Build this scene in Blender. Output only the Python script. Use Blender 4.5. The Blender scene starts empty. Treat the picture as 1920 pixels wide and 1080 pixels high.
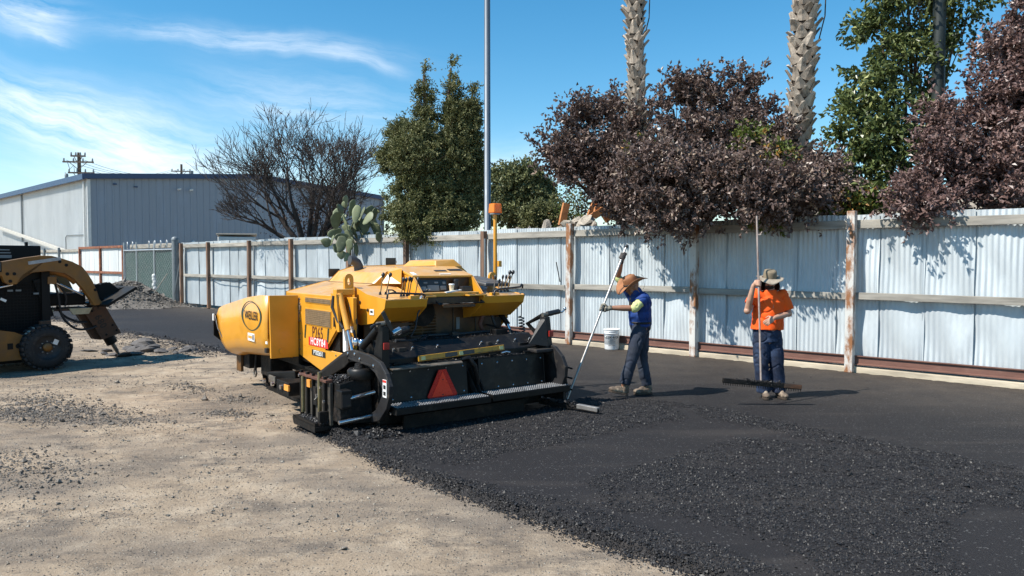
import bpy, math, random
import numpy as np
from mathutils import Vector, Matrix, Euler
R = math.radians
SC = bpy.context.scene
COL = SC.collection

# ------------------------------------------------------------------ camera, sky, sun, exposure
CAM_H = 1.78
cam_data = bpy.data.cameras.new('camera')
cam = bpy.data.objects.new('camera', cam_data); COL.objects.link(cam)
cam.location = (0, 0, CAM_H)
cam.rotation_euler = (R(90) - math.atan(51 / 1400.), 0, 0)
cam_data.sensor_width = 36; cam_data.lens = 1400 / 1920 * 36
cam_data.clip_end = 3000; cam_data.clip_start = .05
SC.camera = cam
SUN_EL = 50.0
SUN_TRAVEL = Vector((.93 * math.cos(R(SUN_EL)), .37 * math.cos(R(SUN_EL)), -math.sin(R(SUN_EL))))
sl = bpy.data.lights.new('sun', 'SUN'); sl.energy = 5.0; sl.angle = R(.53); sl.color = (1, .955, .87)
so = bpy.data.objects.new('sun', sl); COL.objects.link(so)
so.rotation_euler = SUN_TRAVEL.to_track_quat('-Z', 'Y').to_euler()
so.location = (-20, -8, 30)
SC.view_settings.view_transform = 'Standard'
SC.view_settings.look = 'None'
SC.view_settings.exposure = 0.54
SC.view_settings.gamma = 1
SC.view_settings.use_curve_mapping = False

W = bpy.data.worlds.new('World'); SC.world = W; W.use_nodes = True
def build_world():
    nt = W.node_tree; N = nt.nodes; L = nt.links; N.clear()
    out = N.new('ShaderNodeOutputWorld'); bg = N.new('ShaderNodeBackground'); bg.inputs[1].default_value = .118
    sky = N.new('ShaderNodeTexSky'); sky.sky_type = 'NISHITA'; sky.sun_disc = False
    sky.sun_elevation = R(SUN_EL); sky.sun_rotation = R(-111.7)
    sky.air_density = 1.0; sky.dust_density = .1; sky.ozone_density = 2.2; sky.altitude = 100
    hs = N.new('ShaderNodeHueSaturation'); hs.inputs['Saturation'].default_value = 1.36; hs.inputs['Hue'].default_value = .488
    hs.inputs['Value'].default_value = 1.0
    L.new(sky.outputs[0], hs.inputs['Color'])
    tc = N.new('ShaderNodeTexCoord'); sp = N.new('ShaderNodeSeparateXYZ'); L.new(tc.outputs['Generated'], sp.inputs[0])
    def M(op, a, b=None, c=None, clamp=False):
        m = N.new('ShaderNodeMath'); m.operation = op; m.use_clamp = clamp
        for i, v in enumerate((a, b, c)):
            if v is None: continue
            if isinstance(v, (int, float)): m.inputs[i].default_value = v
            else: L.new(v, m.inputs[i])
        return m.outputs[0]
    yy = M('MAXIMUM', M('ABSOLUTE', sp.outputs[1]), .12)
    u = M('DIVIDE', sp.outputs[0], yy); v = M('DIVIDE', sp.outputs[2], yy)
    # warp
    cmb = N.new('ShaderNodeCombineXYZ'); L.new(u, cmb.inputs[0]); L.new(v, cmb.inputs[1])
    wn = N.new('ShaderNodeTexNoise'); wn.inputs['Scale'].default_value = 5; wn.inputs['Detail'].default_value = 5
    L.new(cmb.outputs[0], wn.inputs['Vector'])
    ws = N.new('ShaderNodeSeparateColor'); L.new(wn.outputs['Color'], ws.inputs[0])
    uw = M('ADD', u, M('MULTIPLY', M('SUBTRACT', ws.outputs[0], .5), .10))
    vw = M('ADD', v, M('MULTIPLY', M('SUBTRACT', ws.outputs[1], .5), .075))
    def streak(u0, v0, ang, ln, wd, st, seed, sx=3.2, sy=26):
        ca, sa = math.cos(R(ang)), math.sin(R(ang))
        du = M('SUBTRACT', uw, u0); dv = M('SUBTRACT', vw, v0)
        a = M('ADD', M('MULTIPLY', du, ca), M('MULTIPLY', dv, sa))
        b = M('SUBTRACT', M('MULTIPLY', dv, ca), M('MULTIPLY', du, sa))
        q = M('ADD', M('POWER', M('ABSOLUTE', M('DIVIDE', a, ln)), 2.4), M('POWER', M('ABSOLUTE', M('DIVIDE', b, wd)), 2))
        g = M('EXPONENT', M('MULTIPLY', q, -1.0))
        cb = N.new('ShaderNodeCombineXYZ'); L.new(M('MULTIPLY', a, sx), cb.inputs[0]); L.new(M('MULTIPLY', b, sy), cb.inputs[1]); cb.inputs[2].default_value = seed
        n = N.new('ShaderNodeTexNoise'); n.inputs['Scale'].default_value = 1; n.inputs['Detail'].default_value = 7; n.inputs['Roughness'].default_value = .68
        L.new(cb.outputs[0], n.inputs['Vector'])
        f = M('MULTIPLY', M('SUBTRACT', n.outputs[0], .37), 3.3, clamp=True)
        return M('MULTIPLY', M('MULTIPLY', g, f), st)
    tot = None
    for s in [(-.60, .19, -22, .16, .040, .95, 1.), (-.50, .150, -10, .13, .05, .6, 2.), (-.35, .285, -5.5, .17, .014, .60, 3.),
              (-.27, .20, -9, .14, .035, .42, 4.), (-.64, .335, -16, .07, .022, .75, 5.), (-.30, .13, 0, .5, .03, .28, 6.),
              (.02, .13, -6, .12, .02, .25, 7.), (.29, .205, 0, .05, .008, .3, 8.), (-.62, .085, 4, .35, .02, .3, 9.),
              (-.22, .26, -11, .07, .008, .45, 10.), (-.60, .30, -30, .03, .008, .5, 11.), (-1.25, .3, -15, .3, .08, .6, 12.), (1.5, .4, 12, .5, .1, .5, 13.)]:
        o = streak(*s); tot = o if tot is None else M('ADD', tot, o)
    tot = M('MULTIPLY', tot, M('GREATER_THAN', sp.outputs[2], 0.0), clamp=True)
    tot = M('MINIMUM', tot, .82)
    mx = N.new('ShaderNodeMix'); mx.data_type = 'RGBA'
    L.new(tot, mx.inputs[0]); L.new(hs.outputs[0], mx.inputs[6]); mx.inputs[7].default_value = (7.6, 7.9, 8.2, 1)
    L.new(mx.outputs[2], bg.inputs[0]); L.new(bg.outputs[0], out.inputs[0])
build_world()

# ------------------------------------------------------------------ helpers
def hx(c):
    return tuple(c) + (1,) if len(c) == 3 else tuple(c)
MATS = {}
def mat(name, col, rough=.6, metal=0., var=.18, scale=6., col2=None, c2cut=.6, c2soft=.08, c2scale=4., bump=0., bscale=60., bdist=.01,
        rnd=0., spec=.5, stretch=(1, 1, 1), coat=0., detail=5, transl=0., emit=None, dust=None, dustamt=0.):
    """procedural material: base colour, mottling, a second colour in patches (rust, dirt), fine relief"""
    if name in MATS: return MATS[name]
    m = bpy.data.materials.new(name); m.use_nodes = True; nt = m.node_tree; N = nt.nodes; L = nt.links
    b = N['Principled BSDF']; b.inputs['Roughness'].default_value = rough; b.inputs['Metallic'].default_value = metal
    b.inputs['Specular IOR Level'].default_value = spec
    if coat: b.inputs['Coat Weight'].default_value = coat; b.inputs['Coat Roughness'].default_value = .15
    tc = N.new('ShaderNodeTexCoord'); mp = N.new('ShaderNodeMapping'); mp.inputs['Scale'].default_value = stretch
    L.new(tc.outputs['Object'], mp.inputs[0]); vec = mp.outputs[0]
    if rnd:
        oi = N.new('ShaderNodeObjectInfo'); ad = N.new('ShaderNodeVectorMath'); ad.operation = 'MULTIPLY_ADD'
        cbx = N.new('ShaderNodeCombineXYZ')
        for i in range(3): L.new(oi.outputs['Random'], cbx.inputs[i])
        L.new(cbx.outputs[0], ad.inputs[0]); ad.inputs[1].default_value = (37, 91, 53); L.new(vec, ad.inputs[2]); vec = ad.outputs[0]
    n = N.new('ShaderNodeTexNoise'); n.inputs['Scale'].default_value = scale; n.inputs['Detail'].default_value = detail; n.inputs['Roughness'].default_value = .6
    L.new(vec, n.inputs['Vector'])
    mr = N.new('ShaderNodeMapRange'); mr.inputs[1].default_value = .3; mr.inputs[2].default_value = .7
    mr.inputs[3].default_value = 1 - var; mr.inputs[4].default_value = 1 + var; L.new(n.outputs[0], mr.inputs[0])
    fac = mr.outputs[0]
    if rnd:
        m2 = N.new('ShaderNodeMath'); m2.operation = 'MULTIPLY_ADD'; L.new(oi.outputs['Random'], m2.inputs[0]); m2.inputs[1].default_value = rnd; m2.inputs[2].default_value = 1 - rnd / 2
        m3 = N.new('ShaderNodeMath'); m3.operation = 'MULTIPLY'; L.new(fac, m3.inputs[0]); L.new(m2.outputs[0], m3.inputs[1]); fac = m3.outputs[0]
    vm = N.new('ShaderNodeVectorMath'); vm.operation = 'SCALE'; vm.inputs[0].default_value = col[:3]; L.new(fac, vm.inputs['Scale'])
    c = vm.outputs[0]
    if col2 is not None:
        n2 = N.new('ShaderNodeTexNoise'); n2.inputs['Scale'].default_value = c2scale; n2.inputs['Detail'].default_value = 8; n2.inputs['Roughness'].default_value = .68
        L.new(vec, n2.inputs['Vector'])
        r2 = N.new('ShaderNodeMapRange'); r2.inputs[1].default_value = c2cut - c2soft; r2.inputs[2].default_value = c2cut + c2soft; L.new(n2.outputs[0], r2.inputs[0])
        mx = N.new('ShaderNodeMix'); mx.data_type = 'RGBA'; L.new(r2.outputs[0], mx.inputs[0]); L.new(c, mx.inputs[6]); mx.inputs[7].default_value = hx(col2); c = mx.outputs[2]
        if metal:
            rr = N.new('ShaderNodeMapRange'); rr.inputs[3].default_value = metal; rr.inputs[4].default_value = 0; L.new(r2.outputs[0], rr.inputs[0]); L.new(rr.outputs[0], b.inputs['Metallic'])
    if dust is not None:      # pale dust settled on faces that look up
        ge = N.new('ShaderNodeNewGeometry'); sx = N.new('ShaderNodeSeparateXYZ'); L.new(ge.outputs['Normal'], sx.inputs[0])
        dm = N.new('ShaderNodeMapRange'); dm.inputs[1].default_value = .3; dm.inputs[2].default_value = 1; dm.inputs[4].default_value = dustamt; L.new(sx.outputs[2], dm.inputs[0])
        dn = N.new('ShaderNodeTexNoise'); dn.inputs['Scale'].default_value = 9; dn.inputs['Detail'].default_value = 6; L.new(vec, dn.inputs['Vector'])
        dd = N.new('ShaderNodeMapRange'); dd.inputs[1].default_value = .35; dd.inputs[2].default_value = .65; dd.inputs[3].default_value = .4; L.new(dn.outputs[0], dd.inputs[0])
        dk = N.new('ShaderNodeMath'); dk.operation = 'MULTIPLY'; L.new(dm.outputs[0], dk.inputs[0]); L.new(dd.outputs[0], dk.inputs[1])
        mx = N.new('ShaderNodeMix'); mx.data_type = 'RGBA'; L.new(dk.outputs[0], mx.inputs[0]); L.new(c, mx.inputs[6]); mx.inputs[7].default_value = hx(dust); c = mx.outputs[2]
    L.new(c, b.inputs['Base Color'])
    # uneven gloss
    rm = N.new('ShaderNodeMapRange'); rm.inputs[1].default_value = .3; rm.inputs[2].default_value = .7; rm.inputs[3].default_value = max(.03, rough - .1); rm.inputs[4].default_value = min(1, rough + .1)
    L.new(n.outputs[0], rm.inputs[0]); L.new(rm.outputs[0], b.inputs['Roughness'])
    if bump:
        nb = N.new('ShaderNodeTexNoise'); nb.inputs['Scale'].default_value = bscale; nb.inputs['Detail'].default_value = 4; L.new(vec, nb.inputs['Vector'])
        bp = N.new('ShaderNodeBump'); bp.inputs['Strength'].default_value = bump; bp.inputs['Distance'].default_value = bdist
        L.new(nb.outputs[0], bp.inputs['Height']); L.new(bp.outputs[0], b.inputs['Normal'])
    if transl:
        tr = N.new('ShaderNodeBsdfTranslucent'); L.new(c, tr.inputs[0]); ms = N.new('ShaderNodeMixShader'); ms.inputs[0].default_value = transl
        L.new(b.outputs[0], ms.inputs[1]); L.new(tr.outputs[0], ms.inputs[2]); L.new(ms.outputs[0], N['Material Output'].inputs[0])
    MATS[name] = m
    return m

class MB:
    """collects shapes for ONE mesh object"""
    def __init__(s): s.v = []; s.f = []; s.sm = []
    def add(s, vs, fs, smooth=False):
        o = len(s.v); s.v += [tuple(p) for p in vs]; s.f += [tuple(i + o for i in f) for f in fs]; s.sm += [smooth] * len(fs); return s
    def box(s, c, d, rot=None):
        x, y, z = d[0] / 2, d[1] / 2, d[2] / 2
        P = [Vector((a * x, b * y, e * z)) for a in (-1, 1) for b in (-1, 1) for e in (-1, 1)]
        if rot is not None:
            q = rot if isinstance(rot, Matrix) else Euler(rot).to_matrix()
            P = [q @ p for p in P]
        c = Vector(c)
        return s.add([p + c for p in P], [(0, 1, 3, 2), (4, 6, 7, 5), (0, 4, 5, 1), (2, 3, 7, 6), (0, 2, 6, 4), (1, 5, 7, 3)])
    def bx(s, x0, x1, y0, y1, z0, z1): return s.box(((x0 + x1) / 2, (y0 + y1) / 2, (z0 + z1) / 2), (abs(x1 - x0), abs(y1 - y0), abs(z1 - z0)))
    def beam(s, a, b, w, h, up=(0, 0, 1)):
        a, b = Vector(a), Vector(b); d = b - a; ln = d.length; d.normalize(); u = Vector(up)
        x = d.cross(u)
        if x.length < 1e-4: x = Vector((1, 0, 0))
        x.normalize(); z = x.cross(d)
        m = Matrix((x, d, z)).transposed()
        return s.box((a + b) / 2, (w, ln, h), m)
    def prism(s, poly, axis, a0, a1):
        """poly: 2D points; axis 0: poly=(y,z) extruded in x; 1: (x,z) in y; 2: (x,y) in z"""
        def P(p, a): return [(a, p[0], p[1]), (p[0], a, p[1]), (p[0], p[1], a)][axis]
        n = len(poly); vs = [P(p, a0) for p in poly] + [P(p, a1) for p in poly]
        fs = [tuple(range(n)), tuple(range(2 * n - 1, n - 1, -1))] + [(i, (i + 1) % n, n + (i + 1) % n, n + i) for i in range(n)]
        return s.add(vs, fs)
    def hull8(s, bot, top):
        n = len(bot)
        return s.add(list(bot) + list(top), [tuple(range(n - 1, -1, -1)), tuple(range(n, 2 * n))] + [(i, (i + 1) % n, n + (i + 1) % n, n + i) for i in range(n)])
    def tube(s, pts, r, n=8, cap=True, smooth=True, rr=None):
        pts = [Vector(p) for p in pts]; k = len(pts)
        if rr is None: rr = [r] * k
        t = (pts[1] - pts[0]).normalized(); up = Vector((0, 0, 1)) if abs(t.z) < .9 else Vector((1, 0, 0))
        x = t.cross(up).normalized(); rings = []
        for i in range(k):
            if 0 < i < k - 1: t = ((pts[i + 1] - pts[i]).normalized() + (pts[i] - pts[i - 1]).normalized())
            elif i: t = pts[i] - pts[i - 1]
            else: t = pts[1] - pts[0]
            if t.length < 1e-9: t = Vector((0, 0, 1))
            t.normalize(); x = (x - t * x.dot(t))
            if x.length < 1e-6: x = t.orthogonal()
            x.normalize(); y = t.cross(x)
            rings.append([pts[i] + (x * math.cos(2 * math.pi * j / n) + y * math.sin(2 * math.pi * j / n)) * rr[i] for j in range(n)])
        vs = [p for q in rings for p in q]
        fs = [(i * n + j, i * n + (j + 1) % n, (i + 1) * n + (j + 1) % n, (i + 1) * n + j) for i in range(k - 1) for j in range(n)]
        s.add(vs, fs, smooth)
        if cap: s.add([p for p in rings[0]], [tuple(range(n - 1, -1, -1))]); s.add([p for p in rings[-1]], [tuple(range(n))])
        return s
    def lathe(s, prof, c=(0, 0, 0), axis=(0, 0, 1), n=20, smooth=True, cap=True):
        """prof: (radius, height) along axis"""
        c = Vector(c); ax = Vector(axis).normalized(); x = ax.orthogonal().normalized(); y = ax.cross(x); vs = []; k = len(prof)
        for r, h in prof: vs += [c + ax * h + (x * math.cos(2 * math.pi * j / n) + y * math.sin(2 * math.pi * j / n)) * r for j in range(n)]
        fs = [(i * n + j, i * n + (j + 1) % n, (i + 1) * n + (j + 1) % n, (i + 1) * n + j) for i in range(k - 1) for j in range(n)]
        s.add(vs, fs, smooth)
        if cap: s.add(vs[:n], [tuple(range(n - 1, -1, -1))]); s.add(vs[-n:], [tuple(range(n))])
        return s
    def ell(s, c, rad, rot=None, nu=14, nv=9):
        vs = []; c = Vector(c)
        q = None if rot is None else (rot if isinstance(rot, Matrix) else Euler(rot).to_matrix())
        for i in range(nv + 1):
            a = math.pi * i / nv
            for j in range(nu):
                b = 2 * math.pi * j / nu
                p = Vector((rad[0] * math.sin(a) * math.cos(b), rad[1] * math.sin(a) * math.sin(b), rad[2] * math.cos(a)))
                if q is not None: p = q @ p
                vs.append(p + c)
        return s.add(vs, [(i * nu + j, (i + 1) * nu + j, (i + 1) * nu + (j + 1) % nu, i * nu + (j + 1) % nu) for i in range(nv) for j in range(nu)], True)
    def mesh(s, name, m):
        me = bpy.data.meshes.new(name); me.from_pydata(s.v, [], s.f)
        me.polygons.foreach_set('use_smooth', s.sm)
        if m: me.materials.append(m)
        me.update(); return me
    def build(s, name, m, parent=None, bevel=0., label=None, loc=None, kind=None):
        o = bpy.data.objects.new(name, s.mesh(name, m)); COL.objects.link(o)
        if parent is not None: o.parent = parent
        if bevel:
            b = o.modifiers.new('bevel', 'BEVEL'); b.width = bevel; b.segments = 2; b.limit_method = 'ANGLE'; b.angle_limit = R(40)
        if label: o['label'] = label
        if kind: o['kind'] = kind
        if loc is not None: o.location = loc
        return o
def np_mesh(name, V, F, m, smooth=False, parent=None):
    """V (n,3) float, F (k,3|4) int"""
    me = bpy.data.meshes.new(name); V = np.asarray(V, np.float32); F = np.asarray(F, np.int32)
    me.vertices.add(len(V)); me.vertices.foreach_set('co', V.ravel())
    k, q = F.shape; me.loops.add(k * q); me.loops.foreach_set('vertex_index', F.ravel())
    me.polygons.add(k); me.polygons.foreach_set('loop_start', np.arange(0, k * q, q, dtype=np.int32))
    me.polygons.foreach_set('use_smooth', np.full(k, smooth)); me.update(calc_edges=True); me.materials.append(m)
    o = bpy.data.objects.new(name, me); COL.objects.link(o)
    if parent is not None: o.parent = parent
    return o
def thing(name, label, cat, loc=(0, 0, 0), rz=0, group=None):
    o = bpy.data.objects.new(name, None); COL.objects.link(o); o.location = loc; o.rotation_euler = (0, 0, rz); o.empty_display_size = .2
    o['label'] = label; o['category'] = cat
    if group: o['group'] = group
    return o
def tag(o, label=None, cat=None, group=None, kind=None):
    for k, v in (('label', label), ('category', cat), ('group', group), ('kind', kind)):
        if v: o[k] = v
    return o
def share(src, parent=None, loc=None, rot=None, scale=None, mesh=None):
    o = src.copy()
    if mesh is not None: o.data = mesh
    COL.objects.link(o)
    if parent is not None: o.parent = parent
    if loc is not None: o.location = loc
    if rot is not None: o.rotation_euler = rot
    if scale is not None: o.scale = scale
    return o
def text(body, size, name, m, parent, M4, xs=1., ext=.0015, bold=.0, label=None):
    cu = bpy.data.curves.new(name, 'FONT'); cu.body = body; cu.size = size; cu.extrude = ext; cu.offset = bold; cu.align_x = 'CENTER'; cu.align_y = 'CENTER'
    cu.resolution_u = 3; cu.space_character = 1.10
    t = bpy.data.objects.new('tmp', cu); COL.objects.link(t); dg = bpy.context.evaluated_depsgraph_get(); dg.update()
    me = bpy.data.meshes.new_from_object(t.evaluated_get(dg)); bpy.data.objects.remove(t)
    me.transform(M4 @ Matrix.Diagonal((xs, 1, 1, 1))); me.materials.clear(); me.materials.append(m)
    o = bpy.data.objects.new(name, me); COL.objects.link(o); o.parent = parent
    if label: o['label'] = label
    return o
def frame(o, x, y, z=None):
    """matrix with origin o and axes x,y (z = x cross y)"""
    x = Vector(x).normalized(); y = Vector(y); y = (y - x * y.dot(x)).normalized(); z = x.cross(y)
    return Matrix.Translation(Vector(o)) @ Matrix((x, y, z)).transposed().to_4x4()
# value noise
def _lat(ix, iy, seed):
    h = (ix.astype(np.int64) * 374761393 + iy.astype(np.int64) * 668265263 + seed * 1442695041) & 0xffffffff
    h = ((h ^ (h >> 13)) * 1274126177) & 0xffffffff
    return ((h ^ (h >> 16)) & 0xffff) / 65535.
def vnoise(x, y, seed=0):
    ix = np.floor(x); iy = np.floor(y); fx = x - ix; fy = y - iy; fx = fx * fx * (3 - 2 * fx); fy = fy * fy * (3 - 2 * fy)
    a = _lat(ix, iy, seed); b = _lat(ix + 1, iy, seed); c = _lat(ix, iy + 1, seed); d = _lat(ix + 1, iy + 1, seed)
    return (a * (1 - fx) + b * fx) * (1 - fy) + (c * (1 - fx) + d * fx) * fy - .5
def fbm(x, y, seed=0, oct=4):
    s = 0; a = 1; f = 1
    for i in range(oct): s = s + a * vnoise(x * f, y * f, seed + i * 7); a *= .5; f *= 2.03
    return s
F_ = 1400.; PIT = math.atan(51 / 1400.)
def px_ray(px, py):
    a = (px - 960) / F_; b = (540 - py) / F_; c, s = math.cos(PIT), math.sin(PIT)
    return Vector((a, c + b * s, b * c - s))
def px_ground(px, py, h=0.):
    r = px_ray(px, py); t = (h - CAM_H) / r.z; return (r.x * t, r.y * t)
def px_depth(px, py, Y):
    r = px_ray(px, py); t = Y / r.y; return Vector((r.x * t, Y, CAM_H + r.z * t))
# ------------------------------------------------------------------ ground: dirt, asphalt, loose material
# outline of the fresh asphalt, measured on the plan (metres)
edge_px = [(545, 797), (590, 806), (640, 828), (700, 862), (780, 895), (870, 925), (960, 955), (1080, 1000), (1200, 1040), (1325, 1083)]
near_edge = [px_ground(*p) for p in edge_px]
dx, dy = near_edge[-1][0] - near_edge[-3][0], near_edge[-1][1] - near_edge[-3][1]
near_edge += [(near_edge[-1][0] + dx * k * .9, near_edge[-1][1] + dy * k * .9) for k in (1, 2, 3.5)]
FU = Vector((-.7206, .6933, 0)); FN = Vector((-.6933, -.7206, 0)); FP = Vector((5.47, 11.97, 0))     # fence direction, its normal, first post
far_edge = [px_ground(*p) for p in ((60, 592), (150, 604), (215, 622), (330, 642), (405, 662))]
def ff(d, off=0.): p = FP + FU * d + FN * off; return (p.x, p.y)
ASPH = [(-1.9, 8.3)] + near_edge[0:] + [(12, -3), ff(-14, -.15), ff(0, -.15), ff(46, -.15)] + [(-27.5, 33.5), px_ground(20, 586)] + far_edge + [(-3.6, 13.0), (-2.2, 10.6)]
def sdist(X, Y, poly):
    P = np.array(poly); n = len(P); d = np.full(X.shape, 1e9); inside = np.zeros(X.shape, bool)
    for i in range(n):
        a = P[i]; b = P[(i + 1) % n]; ex, ey = b - a; L2 = ex * ex + ey * ey + 1e-12
        t = np.clip(((X - a[0]) * ex + (Y - a[1]) * ey) / L2, 0, 1)
        d = np.minimum(d, np.hypot(X - a[0] - t * ex, Y - a[1] - t * ey))
        c = ((a[1] > Y) != (b[1] > Y)) & (X < ex * (Y - a[1]) / (ey if abs(ey) > 1e-12 else 1e-12) + a[0]); inside ^= c
    return np.where(inside, d, -d)
def lines(a, b, base, grow, far, centre):
    out = [a]; x = a
    while x < b: x += base + grow * abs(x - centre); out.append(x)
    lo = [a]; st = base + grow * abs(a - centre)
    while lo[-1] > -far: st *= 1.5; lo.append(lo[-1] - st)
    hi = [out[-1]]; st = base + grow * abs(b - centre)
    while hi[-1] < far: st *= 1.5; hi.append(hi[-1] + st)
    return np.array(lo[:0:-1] + out + hi[1:])
DIRT_Z = -.045
def dirt_h(X, Y):
    near = np.clip(1 - (np.hypot(X, Y) - 30) / 20, 0, 1)
    h = .03 * fbm(X * .35, Y * .35, 3, 3) + .024 * fbm(X * 1.7, Y * 1.7, 11, 5) + .013 * fbm(X * 11, Y * 14, 5, 2)
    # tyre ruts curving across the lot and windrows of scraped grindings
    for (px, py, qx, qy, w, hh) in ((-8.5, 8.6, -5.6, 7.8, .35, .05), (-7.6, 7.4, -5.5, 7.9, .3, .03), (-4.2, 6.3, -2.0, 5.9, .5, .018), (-4.9, 4.4, -2.8, 4.6, .45, .02)):
        ex, ey = qx - px, qy - py; L2 = ex * ex + ey * ey; t = np.clip(((X - px) * ex + (Y - py) * ey) / L2, 0, 1)
        d = np.hypot(X - px - t * ex, Y - py - t * ey); h = h + hh * np.exp(-(d / w) ** 2) * (1 + .8 * fbm(X * 3, Y * 3, 8, 3))
    return DIRT_Z + h * near - .045 * (1 - near)
def grid_obj(name, gx, gy, zf, m, keep=None):
    X, Y = np.meshgrid(gx, gy); Z = zf(X, Y); V = np.stack([X.ravel(), Y.ravel(), Z.ravel()], 1)
    nx, ny = len(gx), len(gy); i = np.arange((ny - 1) * nx).reshape(ny - 1, nx)[:, :-1].ravel(); F = np.stack([i, i + 1, i + nx + 1, i + nx], 1)
    if keep is not None:
        K = keep(X, Y).ravel(); ok = K[F].any(1); F = F[ok]; used = np.unique(F); rm = np.full(len(V), -1); rm[used] = np.arange(len(used)); V = V[used]; F = rm[F]
    return np_mesh(name, V, F, m, True)

def dirt_material():
    m = bpy.data.materials.new('dry dirt'); m.use_nodes = True; nt = m.node_tree; N = nt.nodes; L = nt.links; b = N['Principled BSDF']
    b.inputs['Roughness'].default_value = .95; b.inputs['Specular IOR Level'].default_value = .15
    tc = N.new('ShaderNodeTexCoord')
    def noise(s, d=6, r=.6, off=0, st=(1, 1, 1)):
        mp = N.new('ShaderNodeMapping'); mp.inputs['Location'].default_value = (off, off * 1.7, 0); mp.inputs['Scale'].default_value = st; L.new(tc.outputs['Object'], mp.inputs[0])
        n = N.new('ShaderNodeTexNoise'); n.inputs['Scale'].default_value = s; n.inputs['Detail'].default_value = d; n.inputs['Roughness'].default_value = r; L.new(mp.outputs[0], n.inputs['Vector']); return n.outputs[0]
    def mr(x, a, c, lo=0, hi=1):
        r = N.new('ShaderNodeMapRange'); r.inputs[1].default_value = a; r.inputs[2].default_value = c; r.inputs[3].default_value = lo; r.inputs[4].default_value = hi; L.new(x, r.inputs[0]); return r.outputs[0]
    def mix(f, a, c, op='MIX'):
        x = N.new('ShaderNodeMix'); x.data_type = 'RGBA'; x.blend_type = op
        if isinstance(f, float): x.inputs[0].default_value = f
        else: L.new(f, x.inputs[0])
        for k, v in ((6, a), (7, c)):
            if isinstance(v, tuple): x.inputs[k].default_value = hx(v)
            else: L.new(v, x.inputs[k])
        return x.outputs[2]
    c = mix(mr(noise(.8, 6, .6), .35, .65), (.47, .365, .265), (.33, .255, .185))
    c = mix(mr(noise(3.2, 7, .7, 3), .45, .68), c, (.53, .43, .325))
    c = mix(mr(noise(.42, 5, .62, 9, (1, 1.9, 1)), .46, .60, 0, .8), c, (.21, .175, .145))    # scraped streaks with asphalt grindings
    c = mix(mr(noise(1.6, 8, .75, 21, (1, 1.6, 1)), .51, .62, 0, .75), c, (.16, .135, .115))
    v = N.new('ShaderNodeTexVoronoi'); v.inputs['Scale'].default_value = 55; L.new(tc.outputs['Object'], v.inputs['Vector'])
    sc = N.new('ShaderNodeSeparateColor'); L.new(v.outputs['Color'], sc.inputs[0])
    peb = N.new('ShaderNodeMath'); peb.operation = 'MULTIPLY'; L.new(mr(v.outputs['Distance'], .42, .25), peb.inputs[0]); L.new(mr(sc.outputs[0], .72, .8), peb.inputs[1])
    c = mix(peb.outputs[0], c, mix(mr(sc.outputs[1], .3, .7), (.12, .11, .10), (.5, .45, .38)))
    c = mix(mr(noise(60, 4, .7, 5), .25, .75, .0, 1.), c, mix(1., c, (.72, .70, .66), 'MULTIPLY'))
    L.new(c, b.inputs['Base Color'])
    ad = N.new('ShaderNodeMath'); ad.operation = 'ADD'; L.new(noise(40, 6, .75), ad.inputs[0])
    k = N.new('ShaderNodeMath'); k.operation = 'MULTIPLY'; k.inputs[1].default_value = .8; L.new(peb.outputs[0], k.inputs[0]); L.new(k.outputs[0], ad.inputs[1])
    bp = N.new('ShaderNodeBump'); bp.inputs['Strength'].default_value = .9; bp.inputs['Distance'].default_value = .018; L.new(ad.outputs[0], bp.inputs['Height']); L.new(bp.outputs[0], b.inputs['Normal'])
    return m
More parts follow.
